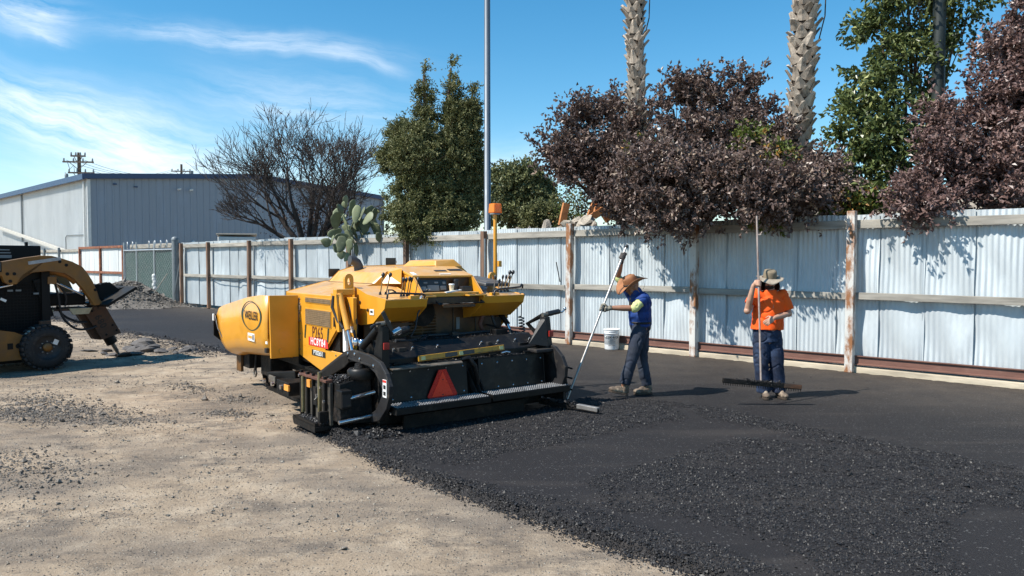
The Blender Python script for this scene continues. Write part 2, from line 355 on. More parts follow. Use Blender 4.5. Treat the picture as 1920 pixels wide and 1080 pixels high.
def asphalt_material():
    m = bpy.data.materials.new('fresh asphalt'); m.use_nodes = True; nt = m.node_tree; N = nt.nodes; L = nt.links; b = N['Principled BSDF']
    tc = N.new('ShaderNodeTexCoord')
    def noise(s, d=6, r=.6, off=0, st=(1, 1, 1), rot=0):
        mp = N.new('ShaderNodeMapping'); mp.inputs['Location'].default_value = (off, off * 1.7, 0); mp.inputs['Scale'].default_value = st; mp.inputs['Rotation'].default_value = (0, 0, rot); L.new(tc.outputs['Object'], mp.inputs[0])
        n = N.new('ShaderNodeTexNoise'); n.inputs['Scale'].default_value = s; n.inputs['Detail'].default_value = d; n.inputs['Roughness'].default_value = r; L.new(mp.outputs[0], n.inputs['Vector']); return n.outputs[0]
    def mr(x, a, c, lo=0, hi=1):
        r = N.new('ShaderNodeMapRange'); r.inputs[1].default_value = a; r.inputs[2].default_value = c; r.inputs[3].default_value = lo; r.inputs[4].default_value = hi; L.new(x, r.inputs[0]); return r.outputs[0]
    def mix(f, a, c):
        x = N.new('ShaderNodeMix'); x.data_type = 'RGBA'
        L.new(f, x.inputs[0])
        for k, v in ((6, a), (7, c)):
            if isinstance(v, tuple): x.inputs[k].default_value = hx(v)
            else: L.new(v, x.inputs[k])
        return x.outputs[2]
    c = mix(mr(noise(70, 4, .8), .35, .7), (.017, .0155, .016), (.031, .028, .028))
    # dust tracked on to the mat by boots and tyres: along the fence and in long streaks
    c = mix(mr(noise(.9, 6, .65, 4, (.35, 2.2, 1), R(-43)), .52, .75, 0, .5), c, (.075, .064, .056))
    c = mix(mr(noise(6, 7, .8, 14, (.5, 1.6, 1), R(-43)), .62, .8, 0, .35), c, (.085, .070, .057))
    at = N.new('ShaderNodeAttribute'); at.attribute_name = 'dusty'; 
    dm = N.new('ShaderNodeMath'); dm.operation = 'MULTIPLY'; L.new(at.outputs['Fac'], dm.inputs[0]); L.new(mr(noise(2.5, 7, .7, 31), .35, .65, .35, 1), dm.inputs[1])
    c = mix(dm.outputs[0], c, (.072, .058, .047))
    v = N.new('ShaderNodeTexVoronoi'); v.inputs['Scale'].default_value = 85; L.new(tc.outputs['Object'], v.inputs['Vector'])
    sc = N.new('ShaderNodeSeparateColor'); L.new(v.outputs['Color'], sc.inputs[0])
    c = mix(mr(sc.outputs[0], .965, .985, 0, .5), c, (.16, .155, .15))
    L.new(c, b.inputs['Base Color']); L.new(mr(noise(90, 3, .7, 2), .3, .7, .55, .85), b.inputs['Roughness'])
    b.inputs['Specular IOR Level'].default_value = .2
    ad = N.new('ShaderNodeMath'); ad.operation = 'ADD'; L.new(v.outputs['Distance'], ad.inputs[0]); L.new(noise(140, 3, .7), ad.inputs[1])
    bp = N.new('ShaderNodeBump'); bp.inputs['Strength'].default_value = .65; bp.inputs['Distance'].default_value = .006; L.new(ad.outputs[0], bp.inputs['Height']); L.new(bp.outputs[0], b.inputs['Normal'])
    return m
M_dirt = dirt_material(); M_asph = asphalt_material()
gx = lines(-12, 9, .045, .012, 1500, -2.5); gy = lines(2.2, 32, .04, .012, 1500, 4)
gd = grid_obj('ground', gx, gy, lambda X, Y: np.where(sdist(X, Y, ASPH) > .35, -.1, dirt_h(X, Y)), M_dirt); tag(gd, kind='structure')
rough_polys = [[px_ground(*p) for p in q] for q in (
    [(560, 800), (700, 800), (1010, 770), (1100, 745), (1240, 752), (1290, 785), (1110, 822), (960, 852), (860, 875), (780, 872), (700, 850), (640, 826)],
    [(1090, 905), (1230, 862), (1400, 822), (1560, 838), (1760, 880), (1925, 905), (1925, 960), (1840, 950), (1775, 985), (1800, 1085), (1560, 1085), (1460, 1030), (1330, 985), (1240, 975), (1150, 960)],
    [(1240, 752), (1330, 785), (1460, 812), (1620, 850), (1920, 922), (1920, 880), (1700, 838), (1500, 798), (1340, 765)],
    [(545, 797), (640, 828), (700, 862), (780, 895), (870, 925), (960, 955), (1080, 1000), (1200, 1040), (1325, 1083), (1480, 1083), (1360, 1030), (1200, 985), (1060, 940), (900, 905), (780, 880), (700, 845)])]
def roughness(X, Y):
    w = np.zeros(X.shape)
    for q in rough_polys:
        d = sdist(X, Y, q) + .10 * fbm(X * 3.1, Y * 3.1, 17, 4); w = np.maximum(w, np.clip(.5 + d / .14, 0, 1))
    return w
def asph_h(X, Y):
    sd = sdist(X, Y, ASPH) + .05 * fbm(X * 4, Y * 4, 23, 4)
    k = np.clip((sd + .0) / .14, 0, 1); k = k * k * (3 - 2 * k)
    top = .006 * fbm(X * .8, Y * .8, 31, 3) + .0012 * fbm(X * 12, Y * 12, 33, 2)
    r = roughness(X, Y)
    top = top + r * (.012 + .010 * fbm(X * 9, Y * 9, 41, 3) + .010 * fbm(X * 2.2, Y * 2.2, 43, 2))
    return -.16 + k * (.16 + top)
gx = lines(-30, 13, .04, .02, 0, 1.5); gy = lines(-4, 36, .035, .022, 0, 4.5)
ga = grid_obj('asphalt_pavement', gx, gy, asph_h, M_asph, lambda X, Y: sdist(X, Y, ASPH) > -.25); tag(ga, kind='structure')
co = np.empty(len(ga.data.vertices) * 3, np.float32); ga.data.vertices.foreach_get('co', co); co = co.reshape(-1, 3)
dfen = -((co[:, 0] - FP.x) * FN.x + (co[:, 1] - FP.y) * FN.y); dfen = -dfen     # metres in front of the fence
dus = np.clip(1.15 - dfen / 2.8, 0, 1) * .9 + np.clip((fbm(co[:, 0] * .5, co[:, 1] * .5, 71, 3) + .05), 0, 1) * .5 * np.clip((co[:, 1] - 8) / 3, 0, 1)
at = ga.data.attributes.new('dusty', 'FLOAT', 'POINT'); at.data.foreach_set('value', np.clip(dus, 0, 1).astype(np.float32))

# pebbles: irregular squashed octahedra, real geometry
rng = np.random.default_rng(5)
OCT = np.array([(1, 0, 0), (-1, 0, 0), (0, 1, 0), (0, -1, 0), (0, 0, 1), (0, 0, -1)], float)
OF = np.array([(0, 2, 4), (2, 1, 4), (1, 3, 4), (3, 0, 4), (2, 0, 5), (1, 2, 5), (3, 1, 5), (0, 3, 5)])
def pebbles(name, P, size, m, flat=.7):
    n = len(P); a = rng.uniform(0, 2 * np.pi, n); sc = size[:, None] * rng.uniform(.6, 1.3, (n, 3)); sc[:, 2] *= flat
    V = OCT[None] * sc[:, None, :] + rng.normal(0, .18, (n, 6, 3)) * size[:, None, None]
    t = rng.uniform(-.5, .5, n)
    x, y, z = V[..., 0].copy(), V[..., 1].copy(), V[..., 2].copy()
    y2 = y * np.cos(t)[:, None] - z * np.sin(t)[:, None]; z2 = y * np.sin(t)[:, None] + z * np.cos(t)[:, None]
    V = np.stack([x * np.cos(a)[:, None] - y2 * np.sin(a)[:, None], x * np.sin(a)[:, None] + y2 * np.cos(a)[:, None], z2], -1) + P[:, None, :]
    F = (OF[None] + 6 * np.arange(n)[:, None, None]).reshape(-1, 3)
    return np_mesh(name, V.reshape(-1, 3), F, m)
M_loose = mat('loose hot asphalt', (.020, .0185, .019), .5, var=.6, scale=90, col2=(.036, .034, .033), c2cut=.75, c2soft=.03, c2scale=120, spec=.35)
M_peb = mat('dirt pebbles', (.34, .29, .23), .9, var=.7, scale=45, col2=(.10, .088, .078), c2cut=.5, c2soft=.05, c2scale=30)
n = 1000000
X = rng.uniform(-2.2, 7.5, n); Y = 3.0 + (11.5 - 3.0) * rng.random(n) ** 1.3
keep = (rng.random(n) < roughness(X, Y) ** 1.5 * np.clip(.80 + .9 * fbm(X * 1.4, Y * 1.4, 51, 3), .15, 1) ) & (sdist(X, Y, ASPH) > .02) & (np.abs(X) < Y * .75 + .4)
X, Y = X[keep], Y[keep]; sz = .0043 * np.exp(rng.normal(0, .46, len(X)))
o = pebbles('loose_asphalt', np.stack([X, Y, asph_h(X, Y) + sz * .25], 1), sz, M_loose)
tag(o, 'black loose asphalt crumbs raked in rough bands over the fresh mat', 'asphalt crumbs', kind='stuff')
n = 14000
X = rng.uniform(-6, 7.5, n); Y = rng.uniform(3.2, 13, n); sd = sdist(X, Y, ASPH)
k1 = (sd > .1) & (rng.random(n) < .12)
X1, Y1 = X[k1], Y[k1]; s1 = .0045 * np.exp(rng.normal(0, .4, len(X1)))
n2 = 9000; i = rng.integers(0, len(near_edge) - 4, n2); t = rng.random(n2); E_ = np.array(near_edge); Xe = E_[i, 0] * (1 - t) + E_[i + 1, 0] * t + .05 + rng.normal(0, .05, n2); Ye = E_[i, 1] * (1 - t) + E_[i + 1, 1] * t + .05 + rng.normal(0, .05, n2)
se = .0050 * np.exp(rng.normal(0, .4, n2))
i = rng.integers(0, 4, 4000); t = rng.random(4000); E2 = np.array(far_edge); Xf = E2[i, 0] * (1 - t) + E2[i + 1, 0] * t + rng.normal(0, .16, 4000); Yf = E2[i, 1] * (1 - t) + E2[i + 1, 1] * t + rng.normal(0, .22, 4000); sf = .010 * np.exp(rng.normal(0, .5, 4000))
o = pebbles('stray_asphalt', np.concatenate([np.stack([X1, Y1, asph_h(X1, Y1) + s1 * .3], 1), np.stack([Xe, Ye, np.maximum(asph_h(Xe, Ye), dirt_h(Xe, Ye)) + se * .4], 1), np.stack([Xf, Yf, np.maximum(asph_h(Xf, Yf), dirt_h(Xf, Yf)) + sf * .3], 1)]), np.concatenate([s1, se, sf]), M_loose)
tag(o, 'black asphalt grains spilled along the ragged edges of the mat', 'asphalt crumbs', kind='stuff')
n = 150000
Y = 2.8 + 16 * rng.random(n) ** 1.5; X = rng.uniform(-1, .75, n) * (Y * .72 + .5)
dens = np.clip(.42 + 1.5 * fbm(X * .8, Y * 1.3, 61, 5), .05, 1)
keep = (sdist(X, Y, ASPH) < .05) & (rng.random(n) < dens)
X, Y = X[keep], Y[keep]; sz = .0038 * np.exp(rng.normal(0, .55, len(X))) * (.8 + Y * .05)
o = pebbles('gravel', np.stack([X, Y, dirt_h(X, Y) + sz * .2], 1), sz, M_peb); tag(o, 'small brown and grey stones scattered over the bare dirt', 'gravel', kind='stuff')
# dark windrows of asphalt grindings on the dirt
spots = [(20, 740, 260, 790, .28, 5200), (0, 770, 150, 775, .25, 4500), (330, 712, 390, 730, .12, 900), (395, 768, 465, 770, .10, 1300), (225, 640, 350, 662, .22, 2200), (0, 850, 110, 900, .25, 2200), (420, 742, 470, 748, .12, 700), (90, 610, 340, 655, .22, 1500), (800, 740, 805, 742, .01, 2)]
PX, PY, S = [], [], []
for x0, y0, x1, y1, w, k in spots:
    a = px_ground(x0, y0); b = px_ground(x1, y1); t = rng.random(k); PX.append(a[0] + (b[0] - a[0]) * t + rng.normal(0, w, k)); PY.append(a[1] + (b[1] - a[1]) * t + rng.normal(0, w, k)); S.append(.0055 * np.exp(rng.normal(0, .6, k)))
PX, PY, S = map(np.concatenate, (PX, PY, S))
o = pebbles('grindings', np.stack([PX, PY, dirt_h(PX, PY) + S * .3], 1), S, mat('asphalt grindings', (.15, .13, .11), .9, var=.6, scale=25)); tag(o, 'dark grey asphalt grindings left in low windrows on the dirt', 'grindings', kind='stuff')
# ------------------------------------------------------------------ corrugated fence
M_sheet = mat('galvanised sheet', (.50, .54, .555), .45, .08, var=.12, scale=2.5, rnd=.28, col2=(.42, .455, .475), c2cut=.56, c2soft=.12, c2scale=3.5, stretch=(1, 1, .35), bump=.15, bscale=9, bdist=.02)
M_wood = mat('weathered grey timber', (.30, .275, .235), .85, var=.35, scale=14, stretch=(.12, 1, 1), bump=.5, bscale=70, bdist=.004, rnd=.25)
M_woodv = mat('weathered post timber', (.16, .10, .07), .85, var=.4, scale=14, stretch=(1, 1, .12), bump=.5, bscale=70, rnd=.3, col2=(.30, .15, .08), c2cut=.55, c2scale=5)
M_rustpost = mat('rusting white steel post', (.58, .56, .52), .6, var=.12, scale=5, col2=(.27, .115, .045), c2cut=.515, c2soft=.06, c2scale=4.5, stretch=(1, 1, .45), rnd=.1, bump=.3, bscale=40, bdist=.003)
M_kick = mat('brown painted steel channel', (.16, .075, .055), .6, var=.25, scale=6, col2=(.24, .15, .11), c2cut=.6, c2scale=3, bump=.2, bscale=30, stretch=(.3, 1, 1))
M_sill = mat('pale timber sill', (.46, .39, .29), .85, var=.3, scale=9, stretch=(.2, 1, 1), bump=.6, bscale=50, bdist=.004)
FANG = math.atan2(-FU.y, -FU.x)     # local +X runs along the fence towards the viewer's right, local -Y faces the yard
fence = thing('corrugated_fence', 'long pale blue corrugated metal fence on posts along the back of the paved yard', 'fence', (FP.x, FP.y, 0), FANG)
# local x = -distance along FU
def fx(px):      # distance along the fence of a photo column
    r = (px - 960) / 1400.
    d = (r * FP.y - FP.x) / (FU.x - r * FU.y); return -d
SW = .69
def sheet_mesh(seed, w=SW, h=2.42, hard=0.):
    rg = np.random.default_rng(seed); nc = 9; per = 6; nx = nc * per + 1; nz = 15
    x = np.linspace(0, w, nx); z = np.linspace(0, h, nz); X, Z = np.meshgrid(x, z)
    D = -.0105 * np.cos(X / w * nc * 2 * np.pi); crush = np.ones(X.shape); B = np.zeros(X.shape)
    for k in range(rg.integers(2, 6) + int(hard * 4)):
        cx, cz = rg.uniform(0, w), rg.uniform(.1, 1.2) if rg.random() < .7 else rg.uniform(.3, h); r = rg.uniform(.05, .17) * (1 + hard * .8); q = np.exp(-(((X - cx) / r) ** 2 + ((Z - cz) / (r * 1.5)) ** 2)); crush *= 1 - (.35 + .45 * hard) * q; B += q * rg.uniform(-.02, .016) * (1 + hard)
    B += .026 * hard * np.sin(Z * 5 + X * 9 + seed) + .006 * fbm(X * 2.2, Z * 1.2, seed, 2)
    Yv = D * crush + B + rg.uniform(-.004, .004)
    Zt = Z + (h - Z < .01) * rg.uniform(-.012, .012) * np.ones(X.shape)
    V = np.stack([X.ravel(), Yv.ravel(), Zt.ravel()], 1); i = np.arange((nz - 1) * nx).reshape(nz - 1, nx)[:, :-1].ravel(); F = np.stack([i, i + 1, i + nx + 1, i + nx], 1)
    o = np_mesh('corrugated_sheet', V, F, M_sheet, True); me = o.data; bpy.data.objects.remove(o); return me
rf = random.Random(4)
sheets = [sheet_mesh(100 + i, hard=(0, .1, .2, .15, .5, .9, 1.4)[i]) for i in range(7)]
x = 5.6; k = 0; lastx = fx(336)
while x > lastx + .3:
    hardpick = rf.choice([0, 1, 2, 3, 4]) if x < -.2 else rf.choice([3, 4, 5, 5, 6])
    o = bpy.data.objects.new('corrugated_sheet', sheets[hardpick]); COL.objects.link(o); o.parent = fence
    o.location = (x - SW + .012, .008 * (k % 2) + .06, .10 + rf.uniform(-.01, .01)); o.rotation_euler = (0, 0, rf.uniform(-.008, .008)); x -= SW - .035; k += 1
o = bpy.data.objects.new('corrugated_sheet', sheets[6]); 
# badly dented sheet set over the others low down, as in the photo, right of the rusty post
bpy.data.objects.remove(o)
posts = [(2.9, 'n'), (0, 'n'), (fx(1307), 'n'), (fx(1073), 'n'), (fx(912), 'w'), (fx(767), 'w'), (fx(659), 'w'), (fx(551), 'p'), (fx(472), 'p'), (fx(396), 'w'), (fx(345), 'w')]
pw = MB().box((0, 0, 1.285), (.125, .125, 2.57)).mesh('post', M_rustpost); pg = MB().box((0, 0, 1.24), (.12, .12, 2.48)).mesh('post', M_woodv)
for x, kd in posts:
    o = bpy.data.objects.new('post', pw if kd == 'n' else pg); COL.objects.link(o); o.parent = fence; o.location = (x, -.10, 0); b = o.modifiers.new('bevel', 'BEVEL'); b.width = .008; b.segments = 2
    o.rotation_euler = (rf.uniform(-.006, .006), rf.uniform(-.008, .008), 0)
xs = sorted([p[0] for p in posts] + [5.9])
for a, b in zip(xs[:-1], xs[1:]):
    L_ = b - a - .13; cx = (a + b) / 2
    sag = rf.uniform(-.012, .012)
    MB().box((0, 0, 0), (L_, .045, .135)).build('top_rail', M_wood, fence, .006, loc=(cx, -.035, 2.36 + sag)).rotation_euler = (0, rf.uniform(-.003, .003), 0)
    MB().box((0, 0, 0), (L_, .05, .11)).build('middle_rail', M_wood, fence, .006, loc=(cx, -.037, 1.22 + rf.uniform(-.02, .02))).rotation_euler = (0, rf.uniform(-.006, .006), 0)
    if a > fx(420):
        c = MB(); c.prism([(0, .1), (-.035, .1), (-.035, .115), (-.006, .125), (-.006, .225), (-.035, .235), (-.035, .25), (0, .25)][::-1], 0, -L_ / 2 - .03, L_ / 2 + .03)
        c.build('kick_channel', M_kick, fence, 0, loc=(cx, -.03, .02))
        MB().box((0, 0, 0), (L_ + .05, .10, .10)).build('sill', M_sill, fence, .01, loc=(cx, -.04 + rf.uniform(-.015, .015), .035)).rotation_euler = (0, 0, rf.uniform(-.004, .004))
# sagging cable tied under the middle rail on the far bays
M_cable = mat('black rubber', (.018, .018, .02), .55, var=.2)
cb = MB()
for a, b in ((fx(660), fx(555)), (fx(549), fx(474)), (fx(470), fx(398))):
    cb.tube([(a + (b - a) * t, -.10, 1.20 - .16 * math.sin(math.pi * t) * (1 + .2 * math.sin(9 * t))) for t in np.linspace(0, 1, 14)], .014, 6)
cb.build('cable', M_cable, fence)
M_grey = mat('weathered grey steel', (.17, .19, .20), .5, .2, var=.2, scale=8, col2=(.22, .15, .11), c2cut=.68)
MB().tube([(fx(921), -.20, 2.3), (fx(921), -.20, 0)], .03, 10).build('conduit', M_grey, fence)
# ---- gate of chain link with green screening
gate = thing('mesh_gate', 'chain link gate backed with dark green screening beside the big grey steel post', 'gate', tuple(FP + FU * -fx(233)), FANG)
gw = abs(fx(329) - fx(233)); M_galv = mat('galvanised tube', (.48, .50, .51), .4, .5, var=.15, scale=10, rnd=.1)
for x in (0, gw * .27, gw * .62, gw - .02): MB().tube([(x, 0, .08), (x, 0, 2.62)], .032, 8).build('upright', M_galv, gate)
for z in (.10, 2.25): MB().tube([(0, 0, z), (gw, 0, z)], .03, 8).build('rail', M_galv, gate)
M_green = mat('green privacy mesh', (.012, .045, .038), .8, var=.35, scale=3, col2=(.02, .055, .048), c2cut=.55, c2scale=7, bump=.6, bscale=30, bdist=.03)
nx, nz = 40, 20; X, Z = np.meshgrid(np.linspace(0, gw, nx), np.linspace(.12, 2.23, nz)); i = np.arange((nz - 1) * nx).reshape(nz - 1, nx)[:, :-1].ravel()
o = np_mesh('green_screen', np.stack([X.ravel(), (.05 + .05 * fbm(X * 1.6, Z * 1.1, 5, 3)).ravel(), Z.ravel()], 1), np.stack([i, i + 1, i + nx + 1, i + nx], 1), M_green, True, gate)
w = MB(); sp_ = .19
for k in range(-12, int(gw / sp_) + 1):
    for sgn in (1, -1):
        x0 = k * sp_; pts = []
        a = max(0, x0); b = min(gw, x0 + 2.1)
        if b - a < .05: continue
        za, zb = .14 + (a - x0), .14 + (b - x0)
        if sgn < 0: za, zb = 2.23 - (a - x0), 2.23 - (b - x0)
        w.tube([(a, -.02, za), (b, -.02, zb)], (.0018), 3, cap=False, smooth=False)
w.build('chain_link_mesh', M_galv, gate)
w = MB()
for k in range(9):
    if k in (2, 3): continue
    cx = gw * (k + .5) / 9; w.tube([(cx + .16 * math.cos(t) + .03 * t, .02 * t, 2.45 + .19 * math.sin(t)) for t in np.linspace(-.6, 3.8, 14)], .02, 5)
w.build('wire_coils', M_galv, gate)
MB().box((gw * .5, .3, 2.42), (gw * .95, .18, .2)).build('timber_beam', M_wood, gate, .02)
gp = MB(); gp.lathe([(.13, 0), (.13, 2.62)], n=18); gp.lathe([(.145, 2.6), (.14, 2.68), (.09, 2.74), (.02, 2.76)], n=18)
o = gp.build('gate_post', M_grey); o.location = FP + FU * -fx(334) + FN * .1; tag(o, 'thick round grey steel gate post with a domed cap', 'post')
MB().beam((0, -.17, .4), (.35, -.17, 2.3), .03, .03).build('brace', M_grey, o)
# ---- rusty framed gate leaf with white sheets, and the white fence beyond
M_rust = mat('rusty steel frame', (.30, .11, .05), .75, var=.4, scale=7, col2=(.17, .06, .035), c2cut=.5, bump=.3)
M_white = mat('chalky white sheet', (.66, .68, .67), .6, var=.1, scale=3, rnd=.08, stretch=(3, 1, .3))
rg_ = thing('rusty_gate', 'brown rust framed gate leaf clad with white sheets left of the green gate', 'gate', tuple(FP + FU * -fx(150)), FANG)
rw = abs(fx(231) - fx(150))
for x in (0, rw * .5, rw): MB().box((x, 0, 1.25), (.12, .08, 2.5)).build('upright', M_rust, rg_, .006)
for z in (2.44, 1.22, .1): 
    for a, b in ((.06, rw * .5 - .06), (rw * .5 + .06, rw - .06)): MB().box(((a + b) / 2, 0, z), (b - a, .06, .11)).build('rail', M_rust, rg_, .006)
def white_sheet(w_):
    mb = MB(); n_ = 6
    for j in range(n_):
        x0 = j * w_ / n_; mb.hull8([(x0, 0, 0), (x0 + w_ / n_ * .8, 0, 0), (x0 + w_ / n_ * .8, .02, 0), (x0, .02, 0)], [(x0, 0, 2.4), (x0 + w_ / n_ * .8, 0, 2.4), (x0 + w_ / n_ * .8, .02, 2.4), (x0, .02, 2.4)])
        mb.bx(x0 + w_ / n_ * .8, x0 + w_ / n_ * .998, .018, .03, 0, 2.4)
    return mb.mesh('white_sheet', M_white)
ws = white_sheet(.68); x = 0
while x < rw - .2:
    o = bpy.data.objects.new('white_sheet', ws); COL.objects.link(o); o.parent = rg_; o.location = (x, .06 + rf.uniform(0, .02), .06); o.scale = (min(.98, (rw - x) / .68), 1, 1 + rf.uniform(-.01, .01)); x += .69
wf = thing('white_fence', 'white sheet fence with grey top rail at the far left behind the digger arm', 'fence', tuple(FP + FU * -fx(150)), FANG)
x = -.72
while x > -16:
    o = bpy.data.objects.new('white_sheet', ws); COL.objects.link(o); o.parent = wf; o.location = (x, .06 + rf.uniform(0, .02), 0); x -= .70
MB().box((-8, 0, 2.33), (16, .05, .13)).build('top_rail', M_wood, wf, .005)
for x in (-3.2, -6, -9, -12, -15): MB().box((x, -.1, 1.25), (.13, .1, 2.5)).build('post', M_grey, wf, .005)
# ------------------------------------------------------------------ steel building beyond the fence
BK = 1.25
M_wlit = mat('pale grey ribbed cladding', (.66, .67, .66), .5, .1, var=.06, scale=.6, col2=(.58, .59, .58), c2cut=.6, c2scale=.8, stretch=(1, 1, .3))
M_wshade = mat('shaded ribbed cladding', (.24, .275, .32), .5, .1, var=.06, scale=.6, col2=(.26, .31, .38), c2cut=.6, c2scale=.7, stretch=(1, 1, .3))  # gable cladding coloured darker and bluer to stand for its shade
M_trim = mat('dark blue trim', (.03, .06, .13), .45, var=.1)
M_wtrim = mat('white trim', (.62, .62, .59), .5, var=.08)
bc = px_depth(166, 400, 41.5 * BK); wd = Vector((.7206, -.6933, 0)); gdv = Vector((.6933, .7206, 0))
bang = math.atan2(gdv.y, gdv.x)
bld = thing('steel_building', 'large low pitched steel building with dark blue eaves behind the far end of the fence', 'building', (bc.x, bc.y, 0), bang)
# local +X = along the gable (20*BK m), local +Y = along the long wall, away to the left
EH = 1.78 + 4.70 * BK; GW = 20 * BK; RH = EH + .95; LW = 70
def rib_wall(n, w, zt, zb, pitch, depth, out):
    """ribbed strip: list of local (x, y) steps; zt(x) top height"""
    mb = MB(); x = 0
    while x < w - .01:
        x2 = min(x + pitch, w); a = x + pitch * .12; b = x + pitch * .30
        P = [(x, 0), (min(a - .03, w), 0), (min(a, w), depth), (min(b, w), depth), (min(b + .03, w), 0), (x2, 0)]
        for p, q in zip(P[:-1], P[1:]):
            if q[0] - p[0] < 1e-6: continue
            mb.add([out(p[0], p[1], zb), out(q[0], q[1], zb), out(q[0], q[1], zt(q[0])), out(p[0], p[1], zt(p[0]))], [(0, 1, 2, 3)])
        x = x2
    return mb
zt = lambda x: EH - .1 + (RH - EH) * (1 - abs(x - GW / 2) / (GW / 2))
i = 0; px_ = 0
while px_ < GW - .1:      # one cladding panel per 1 m
    w_ = min(1.0, GW - px_)
    rib_wall(0, w_, lambda x, o=px_: zt(x + o), 0, .5, .045, lambda x, d, z, o=px_: (x + o, -d, z)).build('cladding_panel', M_wshade, bld); px_ += 1.0
px_ = 0
while px_ < LW:
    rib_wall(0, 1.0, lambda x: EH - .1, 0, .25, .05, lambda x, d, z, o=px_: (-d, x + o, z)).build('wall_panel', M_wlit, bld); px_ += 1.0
MB().add([(.02, .02, 0), (GW, .02, 0), (GW, LW, 0), (.02, LW, 0), (.02, .02, EH - .1), (GW, .02, EH - .1), (GW, LW, EH - .1), (.02, LW, EH - .1)], [(0, 1, 5, 4), (1, 2, 6, 5), (2, 3, 7, 6), (3, 0, 4, 7)]).build('inner_shell', M_wlit, bld)
rfm = MB(); oh = .25
for sx in (0, 1):
    a = (-.35, EH) if sx == 0 else (GW + .35, EH); rfm.add([(a[0], -oh, a[1] - .03), (GW / 2, -oh, RH), (GW / 2, LW, RH), (a[0], LW, a[1] - .03), (a[0], -oh, a[1] + .05), (GW / 2, -oh, RH + .08), (GW / 2, LW, RH + .08), (a[0], LW, a[1] + .05)],
      [(0, 1, 2, 3), (4, 7, 6, 5), (0, 4, 5, 1), (0, 3, 7, 4), (2, 6, 7, 3)])
rfm.build('roof', mat('galvanised roofing', (.5, .52, .53), .5, .3, var=.08), bld)
t = MB()
t.beam((-.35, -oh - .03, EH - .06), (GW / 2, -oh - .03, RH + .0), .07, .36); t.beam((GW / 2, -oh - .03, RH), (GW + .35, -oh - .03, EH - .06), .07, .36)
t.build('gable_trim', M_trim, bld)
MB().bx(-.42, -.30, -oh, LW, EH - .28, EH + .1).build('eave_gutter', M_trim, bld)
MB().bx(-.09, .12, -.12, .0, 0, EH - .25).build('corner_trim', M_wtrim, bld)
MB().tube([(-.16, .35, EH - .3), (-.16, .35, 0)], .07, 8).build('downspout', M_wtrim, bld)
MB().tube([(-.16, 16.6, EH - .3), (-.16, 16.6, 3.4)], .07, 8).build('downspout', M_grey, bld)
rp = MB(); rp.beam((-.5, 24, 4.9), (-.5, 2.5, 2.35), .12, .22); rp.build('ramp_parapet', mat('cream parapet', (.50, .48, .43), .6, var=.1), bld)
cd = MB(); cd.tube([(-.1, .4, 3.6), (-.1, 4.6, 3.65), (-.1, 4.9, 3.5), (-.1, 4.9, 0)], .03, 6); cd.build('conduit', M_grey, bld)
for x, z in ((6.2, EH - .5), (7.1, EH - .5), (12.2, EH - .85), (22.5, EH - .35)):
    f = MB(); f.box((x, -.16, z), (.14, .22, .12)); f.tube([(x, -.16, z + .02), (x - .18, -.34, z - .05)], .07, 8); f.build('flood_lamp', M_wtrim, bld)
for x, z in ((1.7, EH - .45), (3.1, EH - .55)): MB().box((x, -.1, z), (.22, .14, .1)).build('vent', M_trim, bld)
MB().lathe([(.12, 0), (.12, .1), (.03, .14)], c=(7.2, -.05, 3.2), axis=(0, -1, 0), n=12).build('wall_lamp', M_wtrim, bld)
MB().tube([(GW - .1, -.14, EH - .3), (GW - .1, -.14, 0)], .07, 8).build('downspout', M_grey, bld)

# pale roof of a parked trailer showing above the fence
tr = px_depth(444, 440, 33)
trl = thing('white_trailer', 'white trailer roof just showing above the fence left of the bare tree', 'trailer', (tr.x, 33, 0), R(20))
MB().box((0, 0, 1.6), (1.5, 3.0, 2.4)).build('box_body', M_wtrim, trl, .04)
MB().box((0, 0, 2.90), (1.62, 3.1, .06)).build('roof', mat('tan roof', (.5, .42, .33), .8, var=.2), trl, .01)
for sx in (-.7, .7): MB().lathe([(.3, -.1), (.36, -.08), (.36, .08), (.3, .1)], c=(sx, 0, .36), axis=(1, 0, 0), n=18).build('wheel', M_cable, trl)

# ------------------------------------------------------------------ utility poles and wires
M_pole = mat('creosote pole', (.10, .07, .05), .9, var=.3, scale=5, stretch=(1, 1, .1))
def upole(px, Y, top_y, arms, label):
    p = px_depth(px, top_y, Y); H_ = p.z
    t = thing('utility_pole', label, 'utility pole', (p.x, Y, 0), R(8))
    MB().tube([(0, 0, 0), (0, 0, H_)], .2, 10, rr=[.22, .15]).build('pole', M_pole, t)
    for z, w, off in arms:
        a = MB().box((off, -.2, H_ - z), (w, .12, .14)).build('crossarm', M_pole, t)
        for k in np.linspace(-.46, .46, 4):
            MB().lathe([(.05, 0), (.09, .1), (.06, .16), (.08, .24), (.02, .3)], c=(k * w, 0, .06), n=8).build('insulator', M_grey, a, loc=(off, -.2, H_ - z))
        MB().beam((off - w * .3, -.22, H_ - z), (0, -.22, H_ - z - .7), .05, .05).build('brace', M_pole, t)
        MB().beam((off + w * .3, -.22, H_ - z), (0, -.22, H_ - z - .7), .05, .05).build('brace', M_pole, t)
    return t, p
up1, p1 = upole(148, 70, 286, [(.9, 2.7, 0), (1.9, 2.3, .25), (.35, 1.3, 0)], 'utility pole with double crossarms above the left end of the steel building')
dj = MB()
for s in (-1, 1):
    dj.tube([(s * 1.1, -.3, p1.z - 1.9), (s * 1.1, -.3, p1.z - 2.6), (s * .8, -.3, p1.z - 2.9), (.1, -.3, p1.z - 3.3)], .035, 5)
dj.tube([(-.9, -.3, p1.z - .9), (-.7, -.3, p1.z - 1.6), (-.35, -.3, p1.z - 1.2), (-.3, -.3, p1.z - 1.9)], .035, 5)
